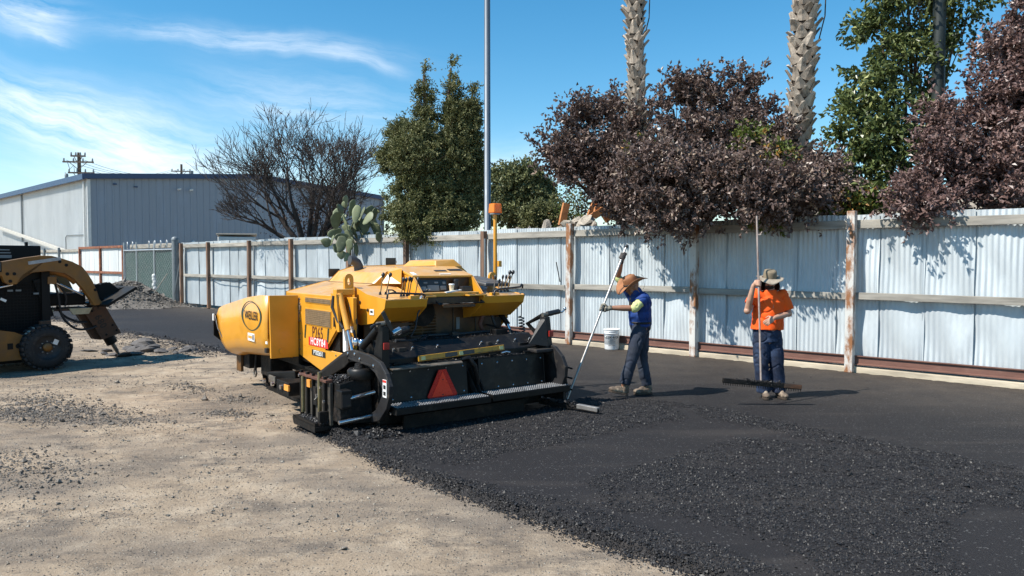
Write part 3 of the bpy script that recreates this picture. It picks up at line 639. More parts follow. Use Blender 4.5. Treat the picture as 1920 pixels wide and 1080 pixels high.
dj.build('jumper_wires', M_grey, up1); MB().lathe([(.12, 0), (.16, .1), (.16, .5), (.1, .6)], c=(-1.0, -.3, p1.z - 2.6), n=10).build('fuse_cutout', M_grey, up1)
up2, p2 = upole(340, 105, 308, [(1.0, 2.6, 0)], 'distant utility pole above the shaded gable roofline')
MB().tube([(1.3, 0, p2.z - 2.8), (1.3, 0, p2.z - .9)], .3, 8).build('transformer', M_grey, up2)
for k, (dx_, dz) in enumerate(((-1.2, -.7), (-.4, -.7), (.5, -.7), (1.2, -1.7))):
    a = Vector((p1.x + dx_, 70, p1.z + dz)); b = Vector((p2.x + dx_, 105, p2.z - .7)); w = MB(); n_ = 16
    w.tube([a.lerp(b, t) - Vector((0, 0, 1.1 * 4 * t * (1 - t))) for t in np.linspace(0, 1, n_)], .018, 4)
    o = w.build('overhead_wire', M_cable); tag(o, ('leftmost thin overhead wire between the two utility poles', 'second overhead wire from the left between the utility poles', 'third overhead wire from the left between the utility poles', 'lowest thin overhead wire running between the two utility poles')[k], 'wire', 'overhead wires')

# ------------------------------------------------------------------ tall poles behind the fence
M_lamp = mat('grey painted pole', (.12, .145, .175), .45, .2, var=.12, scale=4, stretch=(1, 1, .3), col2=(.10, .12, .14), c2cut=.7, c2scale=8)
p = px_depth(914, 430, 19.2)
o = MB().lathe([(.16, 0), (.16, .05), (.088, .08), (.072, 12)], n=18).build('light_pole', M_lamp); o.location = (p.x, p.y, 0); tag(o, 'tall plain blue grey round pole rising behind the fence beside the cypress', 'pole')
p = px_depth(1754, 400, 13.2)
o = MB().lathe([(.11, 0), (.10, 11)], n=16).build('dark_pole', mat('dark green pole', (.018, .024, .022), .5, var=.3, scale=5)); o.location = (p.x, p.y, 0); tag(o, 'dark slender pole standing inside the green leaved tree', 'pole')

# ------------------------------------------------------------------ demolition debris behind the fence
M_bw = mat('broken orange timber', (.42, .17, .06), .8, var=.35, scale=8, stretch=(.3, 1, 1)); M_rub = mat('broken concrete', (.38, .33, .27), .95, var=.3, scale=8, bump=.6, bscale=12, bdist=.03)
rd = random.Random(9)
def rock_mesh(seed, m, r=1.):
    rg = random.Random(seed); bm = MB(); bm.ell((0, 0, 0), (1, 1, 1), nu=8, nv=6)
    bm.v = [(x * r * (1 + rg.uniform(-.28, .28)), y * r * (1 + rg.uniform(-.28, .28)), z * r * (.7 + rg.uniform(-.2, .2))) for x, y, z in bm.v]
    bm.sm = [False] * len(bm.f); return bm.mesh('rock', m)
dr = thing('rubble_heap', 'heap of broken concrete and orange boards behind the fence near the plum tree', 'rubble', tuple(px_depth(1100, 430, 17.6))[:2] + (0,), 0)
rk = [rock_mesh(s, M_rub) for s in range(4)]
for k in range(170):
    o = bpy.data.objects.new('concrete_chunk', rk[k % 4]); COL.objects.link(o); o.parent = dr; s = rd.uniform(.08, .24)
    xx = rd.gauss(-.4, 2.0); o.location = (xx, max(rd.uniform(-.4, 1.2), -.96 * xx - .9) + .3, max(.2, 2.72 - .16 * abs(xx) + rd.uniform(-.9, .05))); o.scale = (s, s * rd.uniform(.6, 1.2), s * rd.uniform(.4, .8)); o.rotation_euler = (rd.random() * 3, rd.random() * 3, rd.random() * 3)
for k, (x, z, an, ln) in enumerate([(.35, 2.95, .55, 1.0), (.6, 2.85, -.3, .9), (.15, 2.95, 1.2, .5), (.55, 3.1, .2, .7), (-.5, 2.9, 1.35, .55), (.8, 2.9, 2.6, .8), (.45, 3.0, 2.2, .6)]):
    MB().box((x, .1 + .1 * k, z), (ln, .1, .16), (0, -an, .3)).build('broken_board', M_bw, dr)
# collapsed shed roof behind the right bays
sh = thing('collapsed_shed', 'half collapsed dark shed with tan roof behind the right end of the fence', 'shed', tuple(px_depth(1800, 420, 16.5))[:2] + (0,), R(-15))
MB().box((0, 1.2, 1.3), (5.4, 2.2, 2.5)).build('wall', mat('charred wall', (.03, .026, .024), .9, var=.4), sh)
o = MB().box((0, 0, 0), (5.8, 2.8, .12), (R(16), 0, R(2))).build('roof', mat('tan shingle roof', (.30, .25, .19), .9, var=.3, scale=12, bump=.4), sh, loc=(-.2, 1.1, 3.05))
for x, z, a, l in ((-1.2, 2.6, .2, 1.4), (.4, 2.75, -.15, 1.8), (1.6, 2.6, .1, 1.2)): MB().box((x, -.2, z), (l, .08, .22), (0, a, 0)).build('fallen_beam', M_bw, sh)
for k in range(16):
    o = bpy.data.objects.new('debris_chunk', rk[k % 4]); COL.objects.link(o); o.parent = sh; s = rd.uniform(.12, .28); o.location = (rd.uniform(-2.5, 2.6), -.7 + rd.uniform(-.2, .2), 2.45 + rd.uniform(-.1, .25)); o.scale = (s * 1.4, s, s * .6)
    o.rotation_euler = (rd.random(), rd.random(), rd.random() * 3)

# ------------------------------------------------------------------ rubble pile, cone and shovel by the gate
M_grav = mat('dark gravel', (.13, .115, .10), .95, var=.5, scale=20)
pp_ = px_ground(214, 578)
gy_, gx_ = np.meshgrid(np.linspace(-2, 2.6, 60), np.linspace(-3.2, 2.6, 70), indexing='ij')
hz = .95 * np.exp(-((gx_ / 1.25) ** 2 + (gy_ / 1.1) ** 2)) + .5 * np.exp(-(((gx_ + 1.8) / 1.1) ** 2 + (gy_ / 1.) ** 2)) + .10 * fbm(gx_ * 2.3, gy_ * 2.3, 77, 4) - .06
i = np.arange(59 * 70).reshape(59, 70)[:, :-1].ravel()
o = np_mesh('gravel_pile', np.stack([gx_.ravel() + pp_[0], gy_.ravel() + pp_[1] + 1.2, hz.ravel()], 1), np.stack([i, i + 1, i + 71, i + 70], 1), M_grav, False)
tag(o, 'dark grey gravel and rubble pile in front of the rusty gate', 'gravel pile', kind='stuff')
n = 2600; X = rng.normal(-.3, 1.2, n); Y = rng.normal(0, .8, n); hh = .95 * np.exp(-((X / 1.25) ** 2 + (Y / 1.1) ** 2)) + .5 * np.exp(-(((X + 1.8) / 1.1) ** 2 + (Y / 1.) ** 2)); s = .03 * np.exp(rng.normal(0, .5, n))
o = pebbles('pile_stones', np.stack([X + pp_[0], Y + pp_[1] + 1.2, hh], 1), s, mat('pile stones', (.17, .15, .13), .9, var=.6, scale=8)); tag(o, 'loose grey stones covering the gravel pile by the gate', 'stones', kind='stuff')
slabs = [rock_mesh(40 + k, mat('broken paving', (.11, .10, .095), .95, var=.4, scale=9, bump=.5, bscale=25)) for k in range(4)]
def lump(px, py, s, fl, label):
    g = px_ground(px, py); o = bpy.data.objects.new('asphalt_slab', slabs[rd.randrange(4)]); COL.objects.link(o); o.location = (g[0], g[1], DIRT_Z + s * fl * .5); o.scale = (s, s * rd.uniform(.6, 1), s * fl); o.rotation_euler = (rd.uniform(-.3, .3), rd.uniform(-.3, .3), rd.random() * 6)
    tag(o, label, 'asphalt slab', 'broken asphalt pieces by the breaker')
for a in [(255, 655, .22, .35), (270, 650, .26, .7), (262, 646, .16, .5), (284, 655, .20, .6), (300, 656, .14, .4), (322, 652, .12, .35), (345, 656, .16, .4), (360, 654, .15, .5), (352, 650, .1, .4), (240, 652, .14, .4), (200, 655, .12, .4), (168, 655, .16, .2), (330, 659, .08, .5), (372, 657, .07, .5), (212, 662, .14, .3), (232, 664, .2, .25), (250, 662, .17, .35), (195, 660, .1, .4)]:
    lump(*a, 'broken dark asphalt piece lying in the dirt near the hydraulic breaker point')
for a in [(160, 574, .26, .5), (185, 577, .2, .5), (232, 577, .25, .4), (248, 578, .2, .4), (262, 577, .14, .4), (140, 575, .3, .4), (225, 572, .3, .5)]:
    g = px_ground(a[0], a[1]); o = bpy.data.objects.new('concrete_slab', rk[rd.randrange(4)]); COL.objects.link(o); o.location = (g[0], g[1], a[2] * .2); o.scale = (a[2], a[2] * .8, a[2] * a[3]); o.rotation_euler = (0, .2, rd.random() * 6); tag(o, 'grey broken slab lying at the foot of the gravel pile', 'rubble', 'slabs at the foot of the gravel pile')
g = px_ground(232, 560); cn = thing('traffic_cone', 'small red orange traffic cone at the hinge of the green gate', 'traffic cone', (g[0] + .2, g[1] - .6, .0))
MB().lathe([(.16, .04), (.14, .1), (.03, .75), (.02, .77)], n=16).build('cone', mat('cone orange', (.75, .08, .03), .5, var=.1), cn); MB().box((0, 0, .02), (.4, .4, .04)).build('base', mat('cone base', (.5, .06, .03), .6), cn, .01)
MB().lathe([(.115, .28), (.085, .45)], n=16).build('white_band', M_wtrim, cn)
# shovel leaning on the gate
a = px_ground(283, 575); A = Vector((a[0], a[1], .05)); Bp = px_depth(314, 513, a[1] + .65)
sv = thing('shovel', 'long handled shovel leaning against the green gate', 'shovel', tuple(A))
MB().tube([(0, 0, .3), tuple(Bp - A)], .02, 8).build('handle', M_wood, sv)
b = MB(); b.add([(-.14, .0, 0), (.14, .0, 0), (.15, .03, .3), (-.15, .03, .3), (0, -.05, -.03), (0, -.02, .28)], [(0, 4, 5, 3), (4, 1, 2, 5)]); b.build('blade', M_grey, sv)
bag = MB(); 
for k in range(5): bag.ell((rd.uniform(-.08, .08), 0, .12 * k), (.09, .05, .1), nu=8, nv=6)
o = bag.build('plastic_scrap', M_wtrim); g = px_ground(288, 573); o.location = tuple(px_depth(289, 540, g[1] + .5)); tag(o, 'white plastic scrap hooked on the green gate', 'plastic')
# ------------------------------------------------------------------ vegetation
def leaf_material(name, c1, c2, c3=None, rough=.5, tr=.25, c3cut=.7, spec=.4):
    m = bpy.data.materials.new(name); m.use_nodes = True; nt = m.node_tree; N = nt.nodes; L = nt.links; b = N['Principled BSDF']
    b.inputs['Roughness'].default_value = rough; b.inputs['Specular IOR Level'].default_value = spec
    at = N.new('ShaderNodeAttribute'); at.attribute_name = 'tint'
    mx = N.new('ShaderNodeMix'); mx.data_type = 'RGBA'; L.new(at.outputs['Fac'], mx.inputs[0]); mx.inputs[6].default_value = hx(c1); mx.inputs[7].default_value = hx(c2); c = mx.outputs[2]
    if c3:
        r = N.new('ShaderNodeMapRange'); r.inputs[1].default_value = c3cut; r.inputs[2].default_value = c3cut + .03; L.new(at.outputs['Fac'], r.inputs[0])
        mx = N.new('ShaderNodeMix'); mx.data_type = 'RGBA'; L.new(r.outputs[0], mx.inputs[0]); L.new(c, mx.inputs[6]); mx.inputs[7].default_value = hx(c3); c = mx.outputs[2]
    L.new(c, b.inputs['Base Color']); t = N.new('ShaderNodeBsdfTranslucent'); L.new(c, t.inputs[0]); ms = N.new('ShaderNodeMixShader'); ms.inputs[0].default_value = tr
    L.new(b.outputs[0], ms.inputs[1]); L.new(t.outputs[0], ms.inputs[2]); L.new(ms.outputs[0], N['Material Output'].inputs[0]); return m
def leaves(name, P, D, ln, wd, m, parent, seed=0, tint=None, fold=.35, name_kind='stuff'):
    """P (n,3) bases, D (n,3) directions; each leaf is a folded four-point blade"""
    rg = np.random.default_rng(seed); n = len(P); D = D / (np.linalg.norm(D, axis=1, keepdims=True) + 1e-9)
    r = rg.normal(size=(n, 3)); S = np.cross(D, r); S /= np.linalg.norm(S, axis=1, keepdims=True) + 1e-9; U = np.cross(S, D)
    l = ln * rg.uniform(.65, 1.25, (n, 1)); w = wd * rg.uniform(.7, 1.2, (n, 1))
    a = P; c = P + D * l - U * l * .15; b1 = P + D * l * .5 + S * w * .5 + U * w * fold; b2 = P + D * l * .5 - S * w * .5 + U * w * fold
    V = np.stack([a, b1, c, b2], 1).reshape(-1, 3); o4 = 4 * np.arange(n)[:, None]; F = np.concatenate([o4 + np.array([0, 1, 2]), o4 + np.array([0, 2, 3])], 1).reshape(-1, 3)
    o = np_mesh(name, V, F, m, False, parent)
    t = rg.random(n) if tint is None else tint
    at = o.data.attributes.new('tint', 'FLOAT', 'FACE'); at.data.foreach_set('value', np.repeat(np.clip(t, 0, 1), 2).astype(np.float32))
    o['kind'] = name_kind; return o
def blob_tree(name, label, cat, base, blobs, m_leaf, m_bark, nclump, nleaf, ln, wd, clump_r, trunk_r=.12, seed=1, up=.5, group=None, spike=.0, surf=.35, tint_fn=None, stems=1, twig_r=.006, leafname='foliage', spread=1., branch=True, top_only=None, droop=0):
    rg = np.random.default_rng(seed); rr = random.Random(seed)
    base = behind(*base); t = thing(name, label, cat, (base[0], base[1], 0), 0, group); B0 = np.array([base[0], base[1], 0.])
    vol = np.array([b[3] * b[4] * b[5] for b in blobs]) ** .6; pr = vol / vol.sum(); idx = rg.choice(len(blobs), nclump, p=pr)
    d = rg.normal(size=(nclump, 3)); d /= np.linalg.norm(d, axis=1, keepdims=True); rad = (surf + (1 - surf) * rg.random(nclump)) ** .6
    bl = np.array(blobs); C = bl[idx, :3] + d * bl[idx, 3:6] * rad[:, None] - B0
    # limbs from trunk towards blob centres, then twigs to clumps
    fork = np.array([0, 0, 2.45]); wood = MB()
    starts = [np.array([rg.normal(0, .15 * (stems > 1)), rg.normal(0, .15 * (stems > 1)), 0]) for _ in range(stems)]
    cents = []
    for k, b in enumerate(blobs):
        s = starts[k % stems]; e = np.array(b[:3]) - B0; mid = s * .3 + fork + (e - fork) * .3 + rg.normal(0, .06, 3); f0 = s + (fork - s) * .9
        wood.tube([tuple(s), tuple(f0), tuple(mid), tuple((mid + e) / 2 + rg.normal(0, .08, 3)), tuple(e)], 1, 7, rr=[trunk_r, trunk_r * .8, trunk_r * .55, trunk_r * .38, trunk_r * .2]); cents.append((mid, e))
    if branch:
        for i in range(nclump):
            if rg.random() < .45 or nclump < 60:
                mid, e = cents[idx[i]]; q = mid + (e - mid) * rg.uniform(.2, 1.); c = C[i]; h = (q + c) / 2 + rg.normal(0, .05, 3) + np.array([0, 0, -.05])
                wood.tube([tuple(q), tuple(h), tuple(c)], 1, 4, cap=False, rr=[twig_r * 2.2, twig_r * 1.5, twig_r * .8])
    wood.build('trunk', m_bark, t)
    # leaves set along short shoots around each clump
    k = nleaf // nclump; Cc = np.repeat(C, k, 0); n = len(Cc); outd = np.repeat(d, k, 0)
    nsh = 7; shoot_id = rg.integers(0, nsh, n); SD = rg.normal(size=(nclump, nsh, 3)) + d[:, None, :] * .9 + np.array([0, 0, up]); SD /= np.linalg.norm(SD, axis=2, keepdims=True)
    sd_ = SD[np.repeat(np.arange(nclump), k), shoot_id]; SLn = clump_r * (.5 + rg.random((nclump, nsh)) * (1 + spike)); sl_ = SLn[np.repeat(np.arange(nclump), k), shoot_id]
    tt = rg.random(n) ** .8; P = Cc + sd_ * (sl_ * tt)[:, None] + rg.normal(0, clump_r * .10 * spread, (n, 3)); P[:, 2] -= droop * (sl_ * tt) ** 2
    D = sd_ * .6 + rg.normal(0, .75, (n, 3)) + np.array([0, 0, -.1 - droop * .4]); tint = None
    ct = np.repeat(rg.random(nclump), k); tint = np.clip(ct * .45 + rg.random(n) * .55, 0, 1)
    if tint_fn is not None: tint = tint_fn(P + B0, tint, rg)
    leaves(leafname, P, D, ln, wd, m_leaf, t, seed + 5, tint); return t
def behind(x, y, off=.45):
    d = -((x - FP.x) * FN.x + (y - FP.y) * FN.y)      # metres behind the fence
    k = max(0, off - d); return (x - FN.x * k, y - FN.y * k)
def pb(px, py, Y, rx, rz, ry=None):
    """blob centred behind a photo position at depth Y, radii in photo pixels"""
    p = px_depth(px, py, Y); s = Y / 1400.
    return (p.x, p.y, p.z, rx * s, (ry if ry else min(rx, rz) * s), rz * s)
M_bark = mat('brown bark', (.12, .085, .065), .9, var=.35, scale=14, bump=.6, bscale=30); M_twig = mat('dark twig bark', (.075, .055, .05), .9, var=.3, scale=10)
M_plum = leaf_material('purple plum leaf', (.055, .033, .029), (.26, .185, .155), (.38, .29, .22), .38, .14, .84)
M_plum2 = leaf_material('reddish plum leaf', (.075, .038, .036), (.29, .19, .165), (.40, .28, .24), .38, .16, .84)
M_pear = leaf_material('pear leaf', (.05, .075, .022), (.20, .23, .08), (.40, .41, .16), .36, .22, .88)
M_cyp = leaf_material('cypress spray', (.065, .075, .026), (.25, .25, .10), (.36, .34, .17), .6, .15, .85)
M_oak = leaf_material('oak leaf', (.08, .09, .04), (.25, .26, .11), None, .5, .15)
M_mix = leaf_material('yellowing vine leaf', (.06, .10, .02), (.20, .22, .05), (.42, .22, .06), .5, .25, .72)
# plum trees overhanging the fence
Yp = 13.9
blob_tree('plum_tree', 'purple leaved plum tree left of the first palm, above the rubble', 'tree', tuple(px_depth(1185, 430, 16.6))[:2],
  [pb(1100, 240, 15.6, 34, 24), pb(1052, 285, 15.4, 26, 22), pb(1150, 215, 15.8, 24, 18), pb(1120, 310, 15.2, 44, 30), pb(1175, 265, 15.5, 28, 34), pb(1140, 365, 15.2, 26, 20), pb(1065, 320, 15.3, 20, 14), pb(1180, 340, 15.0, 34, 34), pb(1180, 395, 15.0, 22, 20)], M_plum, M_twig, 190, 27000, .092, .052, .27, .09, 3, up=1., spike=1.)
def plum_t(P, t, rg): return t
blob_tree('plum_tree', 'largest purple leaved plum tree between the two palm trunks, leaning out over the fence', 'tree', tuple(px_depth(1300, 430, 14.9))[:2],
  [pb(1290, 165, 14.6, 28, 26), pb(1262, 205, 14.6, 24, 24), pb(1322, 205, 14.5, 26, 26), pb(1385, 165, 14.4, 18, 18), pb(1422, 168, 14.3, 14, 22), pb(1400, 225, 14.3, 30, 30), pb(1232, 275, 14.2, 34, 24), pb(1295, 262, 14.0, 44, 26), pb(1360, 270, 13.9, 36, 26), pb(1425, 258, 13.8, 20, 20), pb(1310, 315, 13.7, 60, 26), pb(1395, 320, 13.6, 44, 26),
   pb(1230, 350, 13.9, 50, 44, .7), pb(1270, 350, 13.3, 60, 48, .6), pb(1350, 360, 13.0, 60, 44, .5), pb(1265, 400, 13.2, 56, 26, .4), pb(1210, 398, 13.9, 38, 30, .4), pb(1215, 330, 13.6, 36, 36, .6), pb(1400, 345, 12.5, 38, 28, .4), pb(1440, 300, 13.6, 18, 22)], M_plum, M_twig, 360, 60000, .092, .055, .24, .10, 4, up=1.2, spike=1.1, stems=3)
blob_tree('plum_tree', 'purple plum tree growing around the foot of the leaning right palm trunk', 'tree', tuple(px_depth(1470, 430, 13.4))[:2],
  [pb(1455, 335, 12.9, 34, 30), pb(1490, 365, 12.3, 36, 30, .4), pb(1530, 345, 12.9, 30, 28, .5), pb(1548, 385, 12.7, 26, 18, .3), pb(1430, 375, 12.3, 36, 26, .4), pb(1470, 275, 13.5, 16, 12), pb(1540, 320, 13.4, 12, 12)], M_plum, M_twig, 170, 22000, .085, .052, .26, .08, 6, up=.5, spike=.6)
blob_tree('plum_tree', 'reddish purple plum tree at the right edge in front of the green tree', 'tree', tuple(px_depth(1900, 430, 12.2))[:2],
  [pb(1905, 115, 12.2, 40, 38), pb(1850, 175, 12.0, 52, 24), pb(1930, 210, 11.8, 70, 70), pb(1790, 225, 11.8, 50, 26), pb(1850, 275, 11.6, 80, 50), pb(1760, 320, 11.7, 50, 36), pb(1900, 340, 11.4, 70, 45), pb(1730, 365, 11.3, 42, 30), pb(1835, 350, 11.5, 55, 30),
   pb(1700, 392, 11.3, 26, 14), pb(2000, 150, 12, 80, 90), pb(2010, 320, 11.4, 80, 70), pb(1925, 60, 12.4, 22, 24), pb(1905, 18, 12.4, 14, 12)], M_plum2, M_twig, 330, 52000, .084, .050, .26, .10, 7, up=.3, spike=.8, stems=2)
# green pear with an open crown
blob_tree('pear_tree', 'green broad leaved tree with an open crown around the dark pole', 'tree', tuple(px_depth(1735, 430, 13.9))[:2],
  [pb(1690, 15, 13.6, 60, 40), pb(1650, 70, 13.6, 42, 36), pb(1790, 20, 13.6, 42, 40), pb(1790, 70, 13.5, 30, 25), pb(1700, 95, 13.5, 50, 36), pb(1615, 160, 13.4, 34, 26), pb(1660, 180, 13.4, 50, 40), pb(1710, 215, 13.6, 36, 36),
   pb(1610, 235, 13.2, 36, 30), pb(1660, 260, 13.1, 42, 36), pb(1630, 300, 13.1, 45, 26), pb(1680, 320, 13.0, 42, 32), pb(1620, 360, 12.7, 42, 26), pb(1650, 380, 12.6, 36, 16), pb(1740, 140, 13.6, 26, 20), pb(1700, -60, 13.6, 80, 50), pb(1780, -80, 13.6, 60, 60)], M_pear, M_bark, 200, 13500, .12, .066, .27, .08, 9, up=.1, spike=.5, spread=1.4, droop=.5)
# yellowing undergrowth vines peeping through
def vine(px, py, Y, rx, rz, n, label, seed):
    blob_tree('vine', label, 'vine', tuple(px_depth(px, 430, Y))[:2], [pb(px, py, Y, rx, rz)], M_mix, M_twig, 24, n, .09, .06, .22, .03, seed, up=0, spike=.3)
vine(1210, 300, 14.6, 34, 30, 1800, 'yellow green vine leaves at the foot of the left palm trunk', 21)
vine(1440, 400, 12.9, 45, 14, 1800, 'orange and yellow leaves just above the fence behind the orange shirted man', 22)
vine(1600, 385, 12.5, 40, 20, 2200, 'yellow green vine on the fence top below the green tree', 23)
vine(1410, 262, 13.3, 26, 16, 900, 'green leafed vine patch showing in the middle of the purple canopy', 25)
vine(1460, 300, 12.7, 20, 18, 900, 'green vine patch left of the leaning palm base', 26)
vine(1555, 340, 12.9, 22, 22, 1000, 'small green vine shoots right of the leaning palm', 24)
# cypress with three spires
Yc = 20.6
sp_ = []
for cx, top, base_, w in ((797, 122, 330, 30), (848, 108, 340, 36), (886, 155, 360, 20)):
    for j in range(6):
        f = j / 5.; sp_.append(pb(cx + rd.uniform(-3, 3), top + 20 + (base_ - top) * f, Yc, 3 + w * (f ** .75), 22, None))
sp_ += [pb(760, 262, Yc, 34, 34), pb(738, 300, Yc - .2, 24, 26), pb(790, 300, Yc - .4, 60, 60), pb(855, 320, Yc, 48, 80), pb(770, 370, Yc - .6, 45, 40), pb(830, 390, Yc - .5, 62, 50), pb(750, 415, Yc - .9, 32, 26), pb(790, 425, Yc - 1.0, 45, 28), pb(848, 415, Yc - .7, 45, 32), pb(880, 340, Yc + .3, 26, 70), pb(875, 250, Yc, 24, 55), pb(725, 290, Yc, 12, 10), pb(812, 445, Yc - 1.15, 26, 14, .25), pb(775, 442, Yc - 1.1, 22, 12, .25)]
blob_tree('cypress_tree', 'tall dark green cypress with three pointed spires beside the tall round pole', 'tree', tuple(px_depth(815, 430, Yc))[:2], sp_, M_cyp, M_bark, 1700, 170000, .078, .034, .17, .13, 11, up=1.1, spike=.6, spread=1.3)
# rounded evergreen trees further back
blob_tree('oak_tree', 'rounded dark evergreen tree far behind the fence right of the round pole', 'tree', tuple(px_depth(965, 430, 31))[:2],
  [pb(955, 345, 31, 36, 30), pb(985, 345, 31, 40, 34), pb(1010, 375, 31, 34, 30), pb(950, 390, 31, 34, 30), pb(985, 395, 31, 40, 34)], M_oak, M_bark, 300, 26000, .14, .09, .42, .15, 13, up=.3)
blob_tree('round_bush', 'lighter green bushy shrub in front of the dark evergreen', 'shrub', tuple(px_depth(1010, 430, 24))[:2], [pb(1008, 405, 24, 24, 20), pb(1040, 408, 24, 24, 16), pb(1020, 420, 24, 40, 14)], M_cyp, M_bark, 90, 9000, .08, .05, .28, .05, 15)
blob_tree('sparse_shrub', 'thin pale leaved sapling between the evergreen and the plum tree', 'shrub', tuple(px_depth(1085, 430, 22))[:2], [pb(1080, 375, 22, 18, 26), pb(1070, 405, 22, 22, 18), pb(1100, 395, 22, 12, 18)], M_mix, M_twig, 40, 900, .09, .05, .3, .03, 16, spike=1)

# palms: tapered trunk clad in the cut stubs of old fronds
M_boot = mat('palm frond stub', (.42, .35, .28), .85, var=.4, scale=9, rnd=.5, col2=(.13, .095, .07), c2cut=.6, c2soft=.06, c2scale=8, stretch=(1, 1, .4), bump=.5, bscale=40)
M_core = mat('palm trunk core', (.05, .038, .028), .95, var=.4, scale=12)
def boot_mesh(seed):
    rg = random.Random(seed); mb = MB(); w = .17 * rg.uniform(.85, 1.15); h = .26 * rg.uniform(.9, 1.1)
    # wedge with a raised keel, tip flaring outward (-Y is outward)
    P = [(-w * .75, -.005, 0), (0, -.05, -.02), (w * .75, -.005, 0), (-w * .5, -.05, h * .5), (0, -.085, h * .5), (w * .5, -.05, h * .5), (-w * .24 + rg.uniform(-.02, .02), -.10, h), (0, -.135, h * .97), (w * .22, -.10, h * rg.uniform(.88, 1.0)), (0, .0, 0), (0, -.0, h * .5), (0, -.07, h)]
    mb.add(P, [(0, 1, 4, 3), (1, 2, 5, 4), (3, 4, 7, 6), (4, 5, 8, 7), (0, 3, 10, 9), (2, 9, 10, 5), (3, 6, 11, 10), (5, 10, 11, 8), (6, 7, 8, 11)]); return mb.mesh('frond_stub', M_boot)
boots = [boot_mesh(k) for k in range(6)]
def palm(pbot, ptop, r0, r1, label, seed):
    rg = random.Random(seed); A = Vector(pbot); Bt = Vector(ptop); t = thing('palm_tree', label, 'palm', (A.x, A.y, 0)); A2 = Vector((A.x, A.y, 0)); d = Bt - A2; ln = d.length
    MB().tube([(0, 0, 0), tuple(d * .5), tuple(d)], 1, 18, rr=[r0 * 1.1, (r0 + r1) / 2, r1]).build('trunk', M_core, t)
    q = d.to_track_quat('Z', 'Y'); row = 0; s = 1.9 ; n = 0
    nper = 6
    while s < ln - .1 and n < 296:
        r = r0 + (r1 - r0) * s / ln
        for j in range(nper):
            a = 2 * math.pi * (j + .5 * (row % 2)) / nper + rg.uniform(-.08, .08)
            o = bpy.data.objects.new('frond_stub', boots[rg.randrange(6)]); COL.objects.link(o); o.parent = t
            rot = q.to_matrix() @ Euler((rg.uniform(.05, .42), rg.uniform(-.3, .3), a)).to_matrix(); out = q @ Vector((math.sin(a), -math.cos(a), 0))
            o.rotation_euler = rot.to_euler(); o.location = d * (s / ln) + out * (r * .93) ; k = r * 2 * math.pi / nper / .17 * rg.uniform(.9, 1.15); o.scale = (k * 1.05, rg.uniform(.5, .95), rg.uniform(.6, 1.05)); n += 1
            if n >= 296: break
        s += .15; row += 1
    # a dead strand of fibre hanging by the trunk
    top = d * .985; MB().tube([tuple(top + Vector((r1, -.1, .2))), tuple(top + Vector((r1 + .16, -.1, -.1))), tuple(top + Vector((r1 + .15, -.1, -.5))), tuple(top + Vector((r1 + .04, -.1, -.95)))], .012, 5).build('hanging_fibre', M_core, t)
    return t
palm(px_depth(1206, 330, 15.4), px_depth(1190, -20, 15.4), .10, .125, 'palm trunk with cut frond stubs on the left, rising straight from the plum trees', 1)
palm(px_depth(1485, 330, 13.7), px_depth(1511, -30, 13.7), .135, .165, 'thicker palm trunk with pale frond stubs on the right, leaning to the right', 2)
st_ = MB().tube([tuple(px_depth(1478, 375, 12.9)), tuple(px_depth(1448, 330, 12.9)), tuple(px_depth(1425, 285, 12.9))], .05, 7, rr=[.07, .05, .03]).build('dead_branch', mat('bleached branch', (.42, .36, .31), .9, var=.3, scale=8)); tag(st_, 'bleached dead branch slanting through the plum leaves by the right palm', 'branch')

